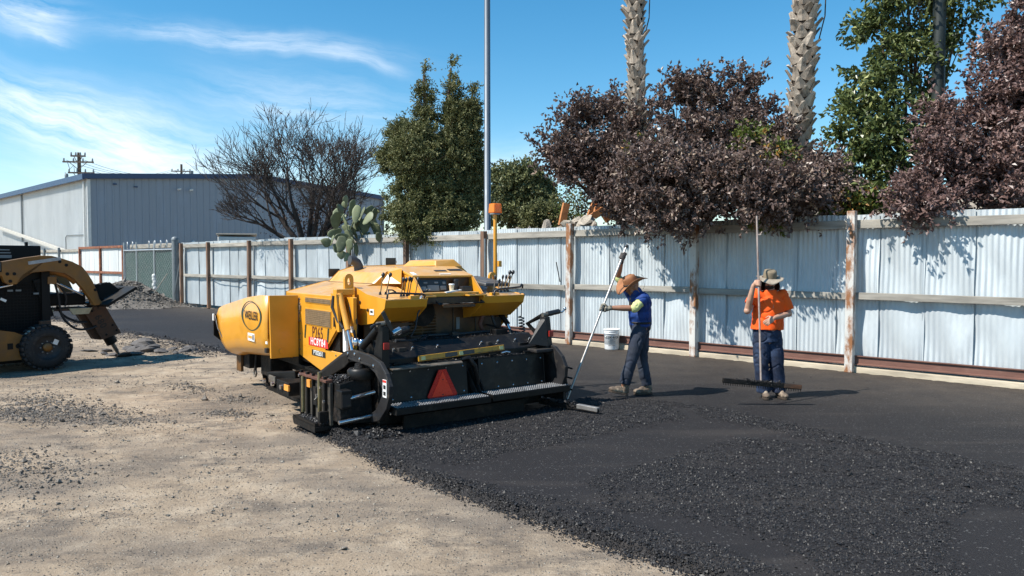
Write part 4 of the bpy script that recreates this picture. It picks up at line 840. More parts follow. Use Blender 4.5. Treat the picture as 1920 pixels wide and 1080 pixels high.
# bare tree
M_bare = mat('bare grey bark', (.055, .043, .038), .9, var=.3, scale=10)
def bare_tree():
    g = px_depth(580, 440, 26.5); t = thing('bare_tree', 'leafless spreading tree in front of the steel building', 'tree', (g.x, g.y, 0)); rr = random.Random(12); wood = MB(); fine = MB(); tips = []
    def grow(p, d, ln, r, lv):
        n = 4; pts = [p]; rad = [r]; q = p.copy(); dd = d.copy()
        for i in range(n):
            dd = (dd + Vector((rr.gauss(0, .10), rr.gauss(0, .10), rr.gauss(.03, .07)))).normalized(); q = q + dd * ln / n; pts.append(q.copy()); rad.append(r * (1 - .42 * (i + 1) / n))
        (wood if lv < 3 else fine).tube(pts, 1, 6 if lv < 2 else 4 if lv < 4 else 3, cap=False, rr=rad)
        if lv >= 5: return
        kids = (3, 4, 4, 4, 3)[lv]
        for k in range(kids):
            i = rr.choice((2, 3, 4)) if k else 4; base = pts[i]; az = rr.uniform(0, 6.28); sp = rr.uniform(.35, .8) if k else rr.uniform(.1, .3)
            o = dd.orthogonal().normalized(); o = Matrix.Rotation(az, 3, dd) @ o; nd = (dd * math.cos(sp) + o * math.sin(sp)); nd.z = nd.z * .9 + .12; nd.normalize()
            if base.z + nd.z * ln * .8 < 3.1 and lv > 0: continue
            grow(base, nd, ln * rr.uniform(.58, .82), max(.009, rad[i] * (.82 if k == 0 else .64)), lv + 1)
    for k, (ax, ay, tz, l) in enumerate([(-.85, .2, 1.1, 2.3), (-.5, -.3, 1.4, 2.4), (-.15, .3, 1.5, 2.4), (.3, -.2, 1.4, 2.3), (.75, .2, 1.1, 2.3), (-1.15, 0, .75, 1.9), (.5, .5, 1.2, 2.1), (1.05, -.1, .85, 1.8)]):
        grow(Vector((rr.gauss(0, .06), rr.gauss(0, .06), 1.9)), Vector((ax, ay, tz)).normalized(), l * .74, .13, 0)
    wood.tube([(0, 0, 0), (0, 0, 2.0)], .24, 10); wood.build('trunk', M_bare, t); o = fine.build('twigs', M_bare, t); o['kind'] = 'stuff'
    n = 1500; rg = np.random.default_rng(3); P = rg.normal(0, 1, (n, 3)) * np.array([.75, .5, .65]) + np.array([.15, 0, 3.2])
    leaves('withered_leaves', P, rg.normal(size=(n, 3)), .10, .05, leaf_material('withered leaf', (.05, .03, .025), (.13, .08, .06), None, .7, .1), t, 3)
bare_tree()
# prickly pear
M_pad = mat('cactus pad', (.15, .17, .09), .6, var=.25, scale=5, rnd=.6, col2=(.20, .22, .13), c2cut=.62, c2scale=9)
def cactus():
    g = px_depth(660, 440, 21.4); g.x, g.y = behind(g.x, g.y, .3); t = thing('prickly_pear', 'large prickly pear cactus hanging over the fence left of the cypress', 'cactus', (g.x, g.y, 0)); B0 = Vector((g.x, g.y, 0)); rr = random.Random(5)
    MB().tube([(0, .3, 0), (.05, .25, 1.4), (0, 0, 2.6)], .13, 9).build('stem', M_pad, t)
    pads = [(660, 390, 7, 16, 5), (648, 378, 9, 12, -30), (638, 392, 12, 8, 20), (645, 384, 10, 6, -10), (668, 402, 8, 18, 8), (640, 408, 14, 8, 5), (630, 414, 11, 17, -12), (648, 418, 8, 14, 10), (662, 418, 10, 14, -10), (672, 412, 8, 12, 20), (652, 430, 15, 9, 10), (628, 438, 14, 9, -20), (640, 446, 13, 9, 0), (655, 445, 12, 15, 20), (622, 452, 12, 10, -30), (640, 458, 10, 16, 15), (655, 462, 8, 14, 12), (612, 455, 10, 9, 0), (632, 466, 9, 8, 30), (662, 452, 12, 8, -10), (676, 436, 9, 12, 20), (684, 424, 10, 14, 10), (690, 410, 10, 14, 35), (700, 420, 9, 15, -15), (706, 432, 10, 15, 5), (694, 396, 12, 9, -30), (702, 402, 7, 12, 10), (686, 440, 9, 8, 0), (640, 478, 8, 8, 10), (668, 468, 7, 12, 0), (650, 482, 7, 9, 20), (680, 398, 8, 11, -20), (664, 436, 9, 12, 0), (710, 445, 6, 10, 0), (633, 402, 9, 12, 20), (670, 425, 10, 10, 45)]
    for px, py, a, b, rot in pads:
        Y = 21.35 + rr.uniform(-.55, .3) - (0.25 if py > 440 else 0); p = px_depth(px, py, Y); s = Y / 1400.
        m = Euler((rr.uniform(-.5, .5), R(rot), rr.uniform(-1.35, 1.35))).to_matrix()
        mb = MB().ell((0, 0, 0), (a * s * 1.0, .024, b * s * 1.05), nu=14, nv=9); mb.v = [(x * (1 + .28 * z / (b * s)) + .012 * math.sin(z * 30 + px), y, z) for x, y, z in mb.v]; o = mb.build('pad', M_pad, t); o.location = p - B0; o.rotation_euler = m.to_euler()
cactus()
# ------------------------------------------------------------------ asphalt paver (local x = right, y = forward, z = up)
M_yel = mat('paver yellow paint', (.66, .295, .022), .38, var=.10, scale=3, coat=.25, col2=(.42, .22, .05), c2cut=.72, c2soft=.05, c2scale=6, dust=(.60, .46, .30), dustamt=.6, bump=.06, bscale=20)
M_dyel = mat('sooty yellow paint with shade', (.17, .07, .010), .5, var=.35, scale=2.5, col2=(.018, .013, .010), c2cut=.46, c2soft=.15, c2scale=2)  # yellow darkened to paint in the shade of the rear, plus sooty patches
M_blk = mat('black machine paint', (.006, .0055, .0055), .45, spec=.3, var=.4, scale=5, col2=(.028, .024, .02), c2cut=.62, c2soft=.08, c2scale=7, dust=(.06, .055, .05), dustamt=.12, bump=.25, bscale=25, bdist=.004)
M_tar = mat('tar caked steel', (.007, .0065, .0062), .6, spec=.25, var=.5, scale=12, col2=(.035, .025, .02), c2cut=.6, c2scale=8, bump=.8, bscale=45, bdist=.008)
M_blkp = mat('black plastic', (.02, .02, .022), .35, var=.2)
M_chr = mat('chromed rod', (.62, .63, .65), .18, .95, var=.08)
M_stl = mat('worn bare steel', (.22, .20, .17), .45, .6, var=.35, scale=10, col2=(.10, .07, .05), c2cut=.55, c2scale=9)
M_grill = mat('dusty grille mesh', (.20, .13, .065), .8, var=.25, scale=20)
M_lblw = mat('white decal', (.78, .78, .76), .5, var=.05); M_lblr = mat('red decal', (.62, .03, .02), .5); M_lblk = mat('black decal ink', (.015, .015, .015), .5); M_lblo = mat('orange decal', (.75, .3, .05), .5); M_dgrn = mat('dark green stripe', (.025, .045, .03), .5)
M_redr = mat('red reflective sheeting', (1.0, .055, .02), .35, var=.12, scale=40); M_redd = mat('dark red reflector edge', (.62, .022, .015), .3, var=.1, scale=60)
M_amb = mat('amber lens', (.95, .30, .01), .15, var=.12, scale=30, transl=.4, coat=.6)
PO = (-.21, 8.2); PANG = math.atan2(.605, .796)
pv = thing('asphalt_paver', 'yellow and black tracked asphalt paver seen from behind, laying the black mat', 'asphalt paver', (PO[0], PO[1], 0), PANG)
def bolts(mb, pts, ax, r=.011): 
    for p in pts: mb.lathe([(r, 0), (r, .008), (r * .5, .011)], c=p, axis=ax, n=6, smooth=False)
# tracks
def track(s0, s1):
    prof = []; 
    for a in np.linspace(-90, -250, 9): prof.append((1.55 + .0 + .24 * math.cos(R(a)), .20 + .24 * math.sin(R(a))))
    P2 = [(3.75 + .26 * math.cos(R(a)), .23 + .26 * math.sin(R(a))) for a in np.linspace(100, -90, 9)]
    prof = prof + P2
    b = MB(); n = len(prof); inn = [(2.6 + (y - 2.6) * .975, .21 + (z - .21) * .88) for y, z in prof]
    b.add([(s0, *p) for p in prof] + [(s1, *p) for p in prof] + [(s0, *p) for p in inn] + [(s1, *p) for p in inn],
          [(i, (i + 1) % n, n + (i + 1) % n, n + i) for i in range(n)] + [(2 * n + i, 3 * n + i, 3 * n + (i + 1) % n, 2 * n + (i + 1) % n) for i in range(n)] + [(i, 2 * n + i, 2 * n + (i + 1) % n, (i + 1) % n) for i in range(n)] + [(n + i, n + (i + 1) % n, 3 * n + (i + 1) % n, 3 * n + i) for i in range(n)])
    t = b.build('rubber_track', M_tar, pv)
    def along(u):
        L = [math.dist(prof[i], prof[(i + 1) % n]) for i in range(n)]; u *= sum(L)
        for i in range(n):
            if u <= L[i]: f = u / L[i]; a, c = prof[i], prof[(i + 1) % n]; return (a[0] + (c[0] - a[0]) * f, a[1] + (c[1] - a[1]) * f, math.atan2(c[1] - a[1], c[0] - a[0]))
            u -= L[i]
        return (*prof[0], 0)
    lug = MB().box((0, 0, 0), (abs(s1 - s0) * .98, .06, .035)).mesh('track_pad', M_tar)
    for k in range(40):
        y, z, a = along(k / 40.); o = bpy.data.objects.new('track_pad', lug); COL.objects.link(o); o.parent = t; o.location = ((s0 + s1) / 2, y + .012 * math.sin(a), z - .012 * math.cos(a)); o.rotation_euler = (a, 0, 0)
    for y, z, r in ((1.6, .2, .17), (2.15, .12, .10), (2.6, .12, .10), (3.05, .12, .10), (3.7, .22, .19)):
        MB().lathe([(r, -.12), (r, -.02), (r * .6, 0), (r * .6, .02), (r, .04), (r, .12)], c=((s0 + s1) / 2 - .02, y, z), axis=(1, 0, 0), n=18).build('track_wheel', M_blk, t)
track(-1.2, -.86); track(.86, 1.2)
MB().bx(-1.05, 1.05, 1.5, 3.4, .30, .60).build('chassis', M_blk, pv, .01)
# body
cr = MB(); cr.bx(-1.16, 1.16, 1.42, 3.3, .5, 1.30); cr.build('engine_bay', M_blk, pv)
for s in (-1, 1):
    d = MB(); x0, x1 = (s * 1.18, s * 1.22)
    d.prism([(2.51, 1.335), (2.51, .725), (1.72, .725), (1.36, 1.02), (1.33, 1.37)], 0, x0, x1); pd = d.build('side_door', M_yel, pv, .008)
    e = MB(); e.prism([(2.51, .715), (1.12, .715), (1.10, .66), (1.78, .46), (2.51, .60)], 0, x0, x1); e.build('lower_side_plate', M_yel, pv, .006)
    for z0, z1 in ((1.27, 1.325), (1.0, 1.185)):
        f = MB(); f.bx(x1, x1 + s * .006, 1.52, 2.30, z0 - .012, z1 + .012); f.build('grille_frame', M_yel, pd, .003)
        g = MB(); g.bx(x1 + s * .004, x1 + s * .009, 1.53, 2.29, z0, z1)
        for k in range(26): g.bx(x1 + s * .008, x1 + s * .0115, 1.535 + k * .029, 1.545 + k * .029, z0, z1)
        for k in range(int((z1 - z0) / .022)): g.bx(x1 + s * .008, x1 + s * .013, 1.53, 2.29, z0 + .01 + k * .022, z0 + .016 + k * .022)
        g.build('grille', M_grill, pd)
    h = MB(); h.bx(x1, x1 + s * .02, 1.40, 1.43, 1.02, 1.13); h.build('latch', M_blkp, pd, .004)
    h = MB(); h.bx(x1, x1 + s * .018, 2.44, 2.50, 1.16, 1.22); h.build('hinge', M_stl, pd, .004)
    b = MB(); bolts(b, [(x1, 2.48, z) for z in (1.30, 1.24, 1.12, 1.02, .86, .78, .66)] + [(x1, 1.4, z) for z in (.69,)], (s, 0, 0)); b.build('door_bolts', M_stl, pd)['kind'] = 'stuff'
# recess behind the door: shaded inner bulkhead with hoses and tags
MB().prism([(1.36, 1.36), (1.36, .72), (1.15, .72), (1.15, 1.36)], 0, -1.12, -1.08).build('inner_plate', M_yel, pv, .004)
MB().bx(-1.17, -1.14, 1.24, 1.32, .74, 1.0).build('decal_strip', M_lblw, pv)
# deck and hood
dk = MB(); dk.prism([(-1.2, 1.30), (-1.2, 1.372), (-.66, 1.50), (.66, 1.50), (1.2, 1.372), (1.2, 1.30)], 1, 1.50, 3.0); dk.build('hood_deck', M_yel, pv, .01)
hd = MB(); hd.prism([(-.66, 1.46), (-.64, 1.50), (-.50, 1.635), (-.30, 1.695), (.55, 1.715), (.66, 1.63), (.70, 1.46)], 1, 1.52, 2.9); hood = hd.build('hood', M_yel, pv, .014)
bl = MB(); bl.bx(-.665, -.655, 1.55, 2.88, 1.485, 1.505); bl.build('hood_seal', M_blkp, hood)
sh_ = MB(); sh_.hull8([(-.42, 1.30, 1.50), (-.66, 1.62, 1.50), (-.42, 1.62, 1.50)], [(-.40, 1.32, 1.69), (-.50, 1.56, 1.64), (-.40, 1.56, 1.70)]); sh_.build('hood_corner', M_yel, pv, .006)
hp = MB(); hp.hull8([(.18, 1.50, 1.70), (.60, 1.50, 1.70), (.64, 2.3, 1.70), (.14, 2.3, 1.70)], [(.22, 1.56, 1.785), (.50, 1.56, 1.80), (.54, 2.2, 1.80), (.20, 2.2, 1.785)]); hp.build('air_intake_cover', M_yel, pv, .012)
# dash: slanted lid, side cheeks, dark recess with instruments
ds = MB(); ds.hull8([(-.37, 1.12, 1.575), (.50, 1.12, 1.575), (.50, 1.5, 1.68), (-.40, 1.5, 1.68)], [(-.37, 1.12, 1.60), (.50, 1.12, 1.60), (.47, 1.5, 1.712), (-.40, 1.5, 1.712)]); lid = ds.build('dash_lid', M_yel, pv, .006)
n_ = Vector((0, -.30, 1)).normalized()
def on_lid(x, y, w, d, m, name, lift=.004):
    z = 1.60 + (y - 1.12) / .38 * .112 + lift; MB().box((x, y, z), (w, d, .004), (math.atan2(.112, .38), 0, 0)).build(name, m, lid)
on_lid(.13, 1.30, .17, .05, M_blkp, 'hand_hold'); on_lid(.36, 1.33, .20, .07, M_lblk, 'black_decal'); on_lid(.12, 1.17, .16, .022, M_lblw, 'white_decal'); on_lid(-.31, 1.20, .05, .10, M_lblw, 'white_decal')
for x0, x1 in ((-.37, -.345), (.475, .50)):
    c = MB(); c.prism([(1.12, 1.585), (1.5, 1.68), (1.5, 1.38), (.90, 1.38), (.93, 1.41)], 0, x0, x1); c.build('dash_cheek', M_yel, pv, .004)
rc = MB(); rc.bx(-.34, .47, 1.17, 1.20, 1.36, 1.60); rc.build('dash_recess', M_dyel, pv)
ip = MB(); ip.box((-.11, 1.115, 1.475), (.42, .03, .15), (R(-14), 0, 0)); ip = ip.build('instrument_panel', M_blkp, pv, .006)
for k, (x, z, w, h_) in enumerate([(-.25, 1.445, .10, .05), (-.10, 1.45, .16, .07), (.04, 1.45, .08, .05), (-.2, 1.515, .05, .02), (-.05, 1.515, .05, .02), (.06, 1.51, .04, .03)]): MB().box((x, 1.097 + (z - 1.475) * .25, z), (w, .012, h_), (R(-14), 0, 0)).build('gauge' if k < 3 else 'switch', M_grey, ip, .003)
b = MB(); bolts(b, [(-.28 + .04 * k, 1.082, 1.44) for k in range(4)], (0, -1, 0), .009); b.build('toggle_row', M_chr, ip)['kind'] = 'stuff'
MB().box((.33, 1.05, 1.435), (.14, .10, .065)).build('control_box', M_blkp, pv, .006); MB().box((.235, 1.11, 1.47), (.07, .07, .17)).build('joystick_grip', M_blkp, pv, .02)
MB().lathe([(.012, 0), (.012, .02)], c=(.12, 1.0, 1.42), n=10).build('ignition_key', M_chr, pv)
o = thing('paper_cup', 'small pale paper cup standing on the paver dash beside the gauges', 'cup', (0, 0, 0)); cw = Matrix.Rotation(PANG, 3, 'Z') @ Vector((.085, .97, 1.403)); o.location = (cw.x + PO[0], cw.y + PO[1], cw.z)
MB().lathe([(.024, 0), (.033, .085), (.035, .088)], n=14).build('cup_wall', mat('paper cup', (.75, .62, .42), .6, var=.1), o); MB().lathe([(.036, .085), (.036, .095), (.03, .1)], n=14).build('lid', M_lblw, o)
# central shelf, fascia, cup holders
MB().bx(-.46, .44, .90, 1.34, 1.352, 1.402).build('dash_shelf', M_yel, pv, .006)
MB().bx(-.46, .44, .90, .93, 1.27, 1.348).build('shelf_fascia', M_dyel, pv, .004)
for x in (-.36, .36):
    c = MB().bx(x - .13, x + .13, .80, .91, 1.355, 1.372).build('cup_holder', M_yel, pv, .004)
    for k in (-.06, .06): MB().lathe([(.046, 0), (.046, .003)], c=(x + k, .855, 1.3725), n=20).build('holder_well', M_blkp, c)
o = MB().box((0, 0, 0), (.24, .035, .015), (0, R(-6), R(8))).build('paper_roll', M_lblw); cw = Matrix.Rotation(PANG, 3, 'Z') @ Vector((.08, .93, 1.414)); o.location = (cw.x + PO[0], cw.y + PO[1], cw.z); o.rotation_euler = (0, 0, PANG); tag(o, 'crumpled strip of white paper on the paver shelf between the cup holders', 'paper')
gb = MB(); gb.tube([(-.20, .86, 1.30), (-.20, .80, 1.275), (.44, .80, 1.275), (.44, .86, 1.30)], .013, 8); gb.build('grab_bar', M_blkp, pv)
MB().bx(-.13, .33, .82, .84, 1.225, 1.26).build('bar_plate', M_dyel, pv, .003)
# consoles left and right: sheet boxes with bevelled undersides
for s, x0, x1, t0 in ((-1, -.97, -.44, .66), (1, .44, 1.07, .80)):
    c = MB(); yb = t0
    poly = [(yb, 1.352), (yb + .03, 1.26), (yb + .30, 1.085), (yb + .62, 1.04), (yb + .90, 1.10), (yb + .90, 1.49), (yb + .72, 1.46), (yb + .45, 1.39)]
    c.prism(poly, 0, x0, x1); cn_ = c.build('console', M_yel, pv, .008)
    c = MB(); c.add([(x0 + .004, yb + .032, 1.262), (x1 - .004, yb + .032, 1.262), (x1 - .004, yb + .30, 1.088), (x0 + .004, yb + .30, 1.088)], [(0, 1, 2, 3)])
    MB().box(((x0 + x1) / 2 - .12 * s, yb + .05, 1.37), (.12, .05, .035)).build('switch_box', M_yel, cn_, .004)
    bt = MB(); bolts(bt, [(x0, yb + .62, 1.30), (x0, yb + .42, 1.22)], (-1, 0, 0), .02); bt.build('round_cap', M_blkp, cn_)['kind'] = 'stuff'
def lever(p, q, knob=.017, m=None):
    a, c = Vector(p), Vector(q); l = MB(); l.tube([a, a.lerp(c, .55), c], .0065, 6); l = l.build('lever', m or M_stl, pv)
    k = MB(); d = (c - a).normalized(); k.lathe([(.008, -.01), (knob, .015), (knob * .95, .035), (knob * .4, .05)], c=tuple(c), axis=tuple(d), n=10); k.build('knob', M_blkp, l)
    b = MB(); b.lathe([(.017, 0), (.013, .02), (.009, .035)], c=tuple(a), n=10); b.build('boot', M_blkp, l)
M_brs = mat('brassy lever', (.30, .17, .06), .4, .5, var=.2)
for dx_ in (0, .07): lever((-.93 + dx_, .86, 1.40), (-.885 + dx_ * 1.25, .88, 1.60), .021, M_brs)
for k, dx_ in enumerate((0, .035, .075, .10, .18)): lever((-.70 + dx_, .80, 1.375), (-.672 + dx_ * 1.05, .80, 1.545 + .01 * (k == 2)), .017, M_brs)
for k, (dx_, h_) in enumerate(((0, .17), (.07, .12), (.13, .17), (.19, .17), (.25, .17))): lever((.68 + dx_ * .9, .93, 1.385), (.705 + dx_ * .9, .93, 1.385 + h_), .016, M_stl if k < 1 else M_brs)
for dx_ in (0, .05): lever((.93 + dx_, 1.05, 1.40), (1.02 + dx_, 1.05, 1.61), .022, M_brs)
for pts in ([(-.93, .70, 1.36), (-.93, .68, 1.42), (-.86, .68, 1.425), (-.50, .68, 1.405), (-.46, .68, 1.39), (-.46, .70, 1.34)], [(.60, .82, 1.34), (.61, .80, 1.41), (.68, .80, 1.43), (1.02, .82, 1.45), (1.07, .86, 1.48), (1.12, .90, 1.47), (1.13, .92, 1.43)]):
    b = MB(); b.tube(pts, .012, 8); b.build('hand_rail', M_blkp, pv)
b = MB(); b.tube([(-.91, .70, 1.43), (-.90, .72, 1.46), (-.84, .74, 1.455), (-.78, .74, 1.42)], .009, 6); b.build('hose', M_blkp, pv)
# seat
st = thing_seat = MB(); st.hull8([(.62, 1.02, 1.45), (1.02, 1.02, 1.45), (.92, 1.62, 1.53), (.54, 1.62, 1.53)], [(.63, 1.03, 1.50), (1.01, 1.03, 1.50), (.91, 1.61, 1.58), (.55, 1.61, 1.58)]); st = st.build('seat', mat('black vinyl', (.045, .047, .05), .5, var=.2, dust=(.16, .14, .12), dustamt=.6), pv, .015)
MB().hull8([(.70, 1.12, 1.5105), (.93, 1.12, 1.5105), (.85, 1.5, 1.571), (.64, 1.5, 1.571)], [(.71, 1.13, 1.518), (.92, 1.13, 1.518), (.84, 1.49, 1.578), (.65, 1.49, 1.578)]).build('seat_pad', MATS['black vinyl'], st, .006)
# lifting eyes, exhaust, lamps, beacon
for s, y in ((-1.05, 1.42), (1.03, 1.45)):
    e = MB(); pts = [(-.055, 0), (.055, 0), (.055, .15)] + [(.055 * math.cos(a), .15 + .06 * math.sin(a)) for a in np.linspace(0, math.pi, 9)[1:-1]] + [(-.055, .15)]
    n = len(pts); inn = [(.022 * math.cos(a), .12 + .045 * math.sin(a)) for a in np.linspace(-math.pi / 2, 1.5 * math.pi, n, endpoint=False)]
    e.add([(s + x, y - .02, 1.42 + z) for x, z in pts] + [(s + x, y - .02, 1.42 + z) for x, z in inn] + [(s + x, y + .02, 1.42 + z) for x, z in pts] + [(s + x, y + .02, 1.42 + z) for x, z in inn],
          [(i, (i + 1) % n, n + (i + 1) % n, n + i) for i in range(n)] + [(2 * n + i, 3 * n + i, 3 * n + (i + 1) % n, 2 * n + (i + 1) % n) for i in range(n)] + [(i, 2 * n + i, 2 * n + (i + 1) % n, (i + 1) % n) for i in range(n)] + [(n + i, n + (i + 1) % n, 3 * n + (i + 1) % n, 3 * n + i) for i in range(n)])
    e.build('lifting_eye', M_yel, pv)
MB().box((-1.13, 1.38, 1.42), (.22, .10, .07)).build('cylinder_bracket', M_yel, pv, .008)
tw = MB(); tw.prism([(1.30, 1.40), (1.44, 1.40), (1.28, .98), (1.22, .98)], 0, -1.26, -1.23); tw.build('cylinder_guard', M_yel, pv, .004)
c = MB(); c.tube([(-1.2, 1.33, 1.40), (-1.2, 1.12, 1.0)], .034, 12); cyl = c.build('lift_cylinder', M_yel, pv); MB().tube([(-1.2, 1.12, 1.0), (-1.2, .99, .74)], .019, 10).build('rod', M_chr, cyl); MB().lathe([(.03, 0), (.04, .03), (.03, .06)], c=(-1.2, 1.0, .72), n=10).build('clevis', M_brs, cyl)
for k, pts in enumerate(([(-1.26, 1.36, 1.38), (-1.27, 1.38, 1.25), (-1.25, 1.27, 1.1), (-1.22, 1.2, 1.02)], [(-1.1, 1.3, 1.36), (-1.12, 1.22, 1.2), (-1.1, 1.2, 1.05), (-1.12, 1.1, .9)], [(-1.05, 1.25, 1.3), (-1.08, 1.15, 1.1), (-1.06, 1.18, .95)])):
    b = MB(); b.tube(pts, .021 if k == 0 else .014, 8); b.build('hydraulic_hose', M_cable, pv)
c = MB(); c.tube([(.98, 1.33, 1.2), (1.05, 1.12, .95)], .034, 12); cyl = c.build('lift_cylinder', M_blk, pv); MB().tube([(1.04, 1.13, .97), (1.08, 1.0, .72)], .019, 10).build('rod', M_chr, cyl)
ex = MB(); ex.tube([(-.40, 2.5, 1.48), (-.40, 2.5, 1.66), (-.405, 2.5, 1.71), (-.43, 2.5, 1.755), (-.48, 2.5, 1.785), (-.53, 2.5, 1.79)], .062, 16); ex.build('exhaust_stack', mat('exhaust pipe', (.07, .07, .075), .5, .4, var=.2), pv)
for x, y, z in ((-.53, 3.0, 1.58), (.34, 3.0, 1.73)):
    z += .035; l = MB(); l.hull8([(x - .095, y - .03, z - .055), (x + .075, y - .03, z - .055), (x + .05, y + .06, z - .035), (x - .05, y + .06, z - .035)], [(x - .095, y - .03, z + .06), (x + .075, y - .03, z + .06), (x + .05, y + .06, z + .035), (x - .05, y + .06, z + .035)]); l = l.build('work_lamp', mat('lamp housing', (.045, .05, .045), .5, dust=(.2, .19, .16), dustamt=.5), pv, .008)
    MB().tube([(x, y + .02, z - .04), (x, y + .02, 1.45)], .014, 8).build('lamp_stem', M_blk, l); MB().box((x + .085, y, z), (.03, .03, .035)).build('lamp_bracket', M_chr, l, .004)
pl = MB(); pl.tube([(1.12, 1.5, 1.36), (1.12, 1.5, 2.40)], .026, 10); pl.build('beacon_pole', M_yel, pv)
MB().lathe([(.075, 0), (.075, .02)], c=(1.12, 1.5, 2.40), n=16).build('beacon_base', M_grey, pv)
bc_ = MB(); bc_.hull8([(1.05, 1.43, 2.42), (1.19, 1.43, 2.42), (1.19, 1.57, 2.42), (1.05, 1.57, 2.42)], [(1.058, 1.438, 2.55), (1.182, 1.438, 2.55), (1.182, 1.562, 2.55), (1.058, 1.562, 2.55)]); bcn = bc_.build('beacon_lens', M_amb, pv, .014)
MB().bx(1.10, 1.15, 1.39, 1.43, 1.7, 1.78).build('pole_clamp', M_yel, pv, .004)
# rear bulkhead below the dash
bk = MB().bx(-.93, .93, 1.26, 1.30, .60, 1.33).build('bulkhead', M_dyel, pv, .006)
for x0 in (-.34, -.14):
    for k in range(9):
        MB().box((x0 + .085, 1.253, .82 + k * .036), (.17, .012, .014), (R(35), 0, 0)).build('louvre', M_dyel, bk)
MB().lathe([(.17, 0), (.17, .02)], c=(-.16, 1.258, 1.15), axis=(0, -1, 0), n=24).build('fan_shroud', M_tar, bk)
MB().bx(.33, .38, 1.246, 1.258, .92, 1.07).build('control_plate', M_grey, bk, .002)
for x in (.28, .62, -.6): MB().bx(x, x + .012, 1.250, 1.259, .64, 1.2).build('door_seam', M_blkp, bk)
b = MB(); b.tube([(.70, 1.15, 1.15), (.60, 1.12, .98), (.66, 1.10, .84), (.85, 1.08, .77), (1.05, 1.05, .76)], .028, 8); b.build('hydraulic_hose', mat('brown hose', (.10, .035, .02), .6, var=.3), pv)
b = MB(); b.tube([(-.40, .95, 1.40), (-.42, .78, 1.30), (-.52, .74, 1.18), (-.55, .74, 1.02), (-.66, .66, .93)], .009, 6); b.build('control_cable', M_blkp, pv)
b = MB(); b.tube([(-.52, .74, 1.30), (-.47, .72, 1.38)], .018, 8); b.build('pendant_grip', M_chr, pv)
def coil(name, a, c, r, turns, th, par):
    a, c = Vector(a), Vector(c); d = (c - a); x = d.orthogonal().normalized(); y = d.normalized().cross(x); n = turns * 10
    b = MB(); b.tube([a + d * i / n + (x * math.cos(2 * math.pi * i / 10) + y * math.sin(2 * math.pi * i / 10)) * r for i in range(n + 1)], th, 5); return b.build(name, M_blkp, par)
coil('coiled_cable', (-.95, .40, 1.02), (-.70, .66, 1.02), .035, 9, .009, pv)
b = MB(); b.tube([(1.08, .90, 1.35), (1.10, .90, 1.2), (1.08, .88, 1.05)], .007, 5); b.build('control_cable', M_blkp, pv); coil('coiled_cable', (1.08, .88, 1.07), (1.10, .86, .72), .035, 9, .008, pv)
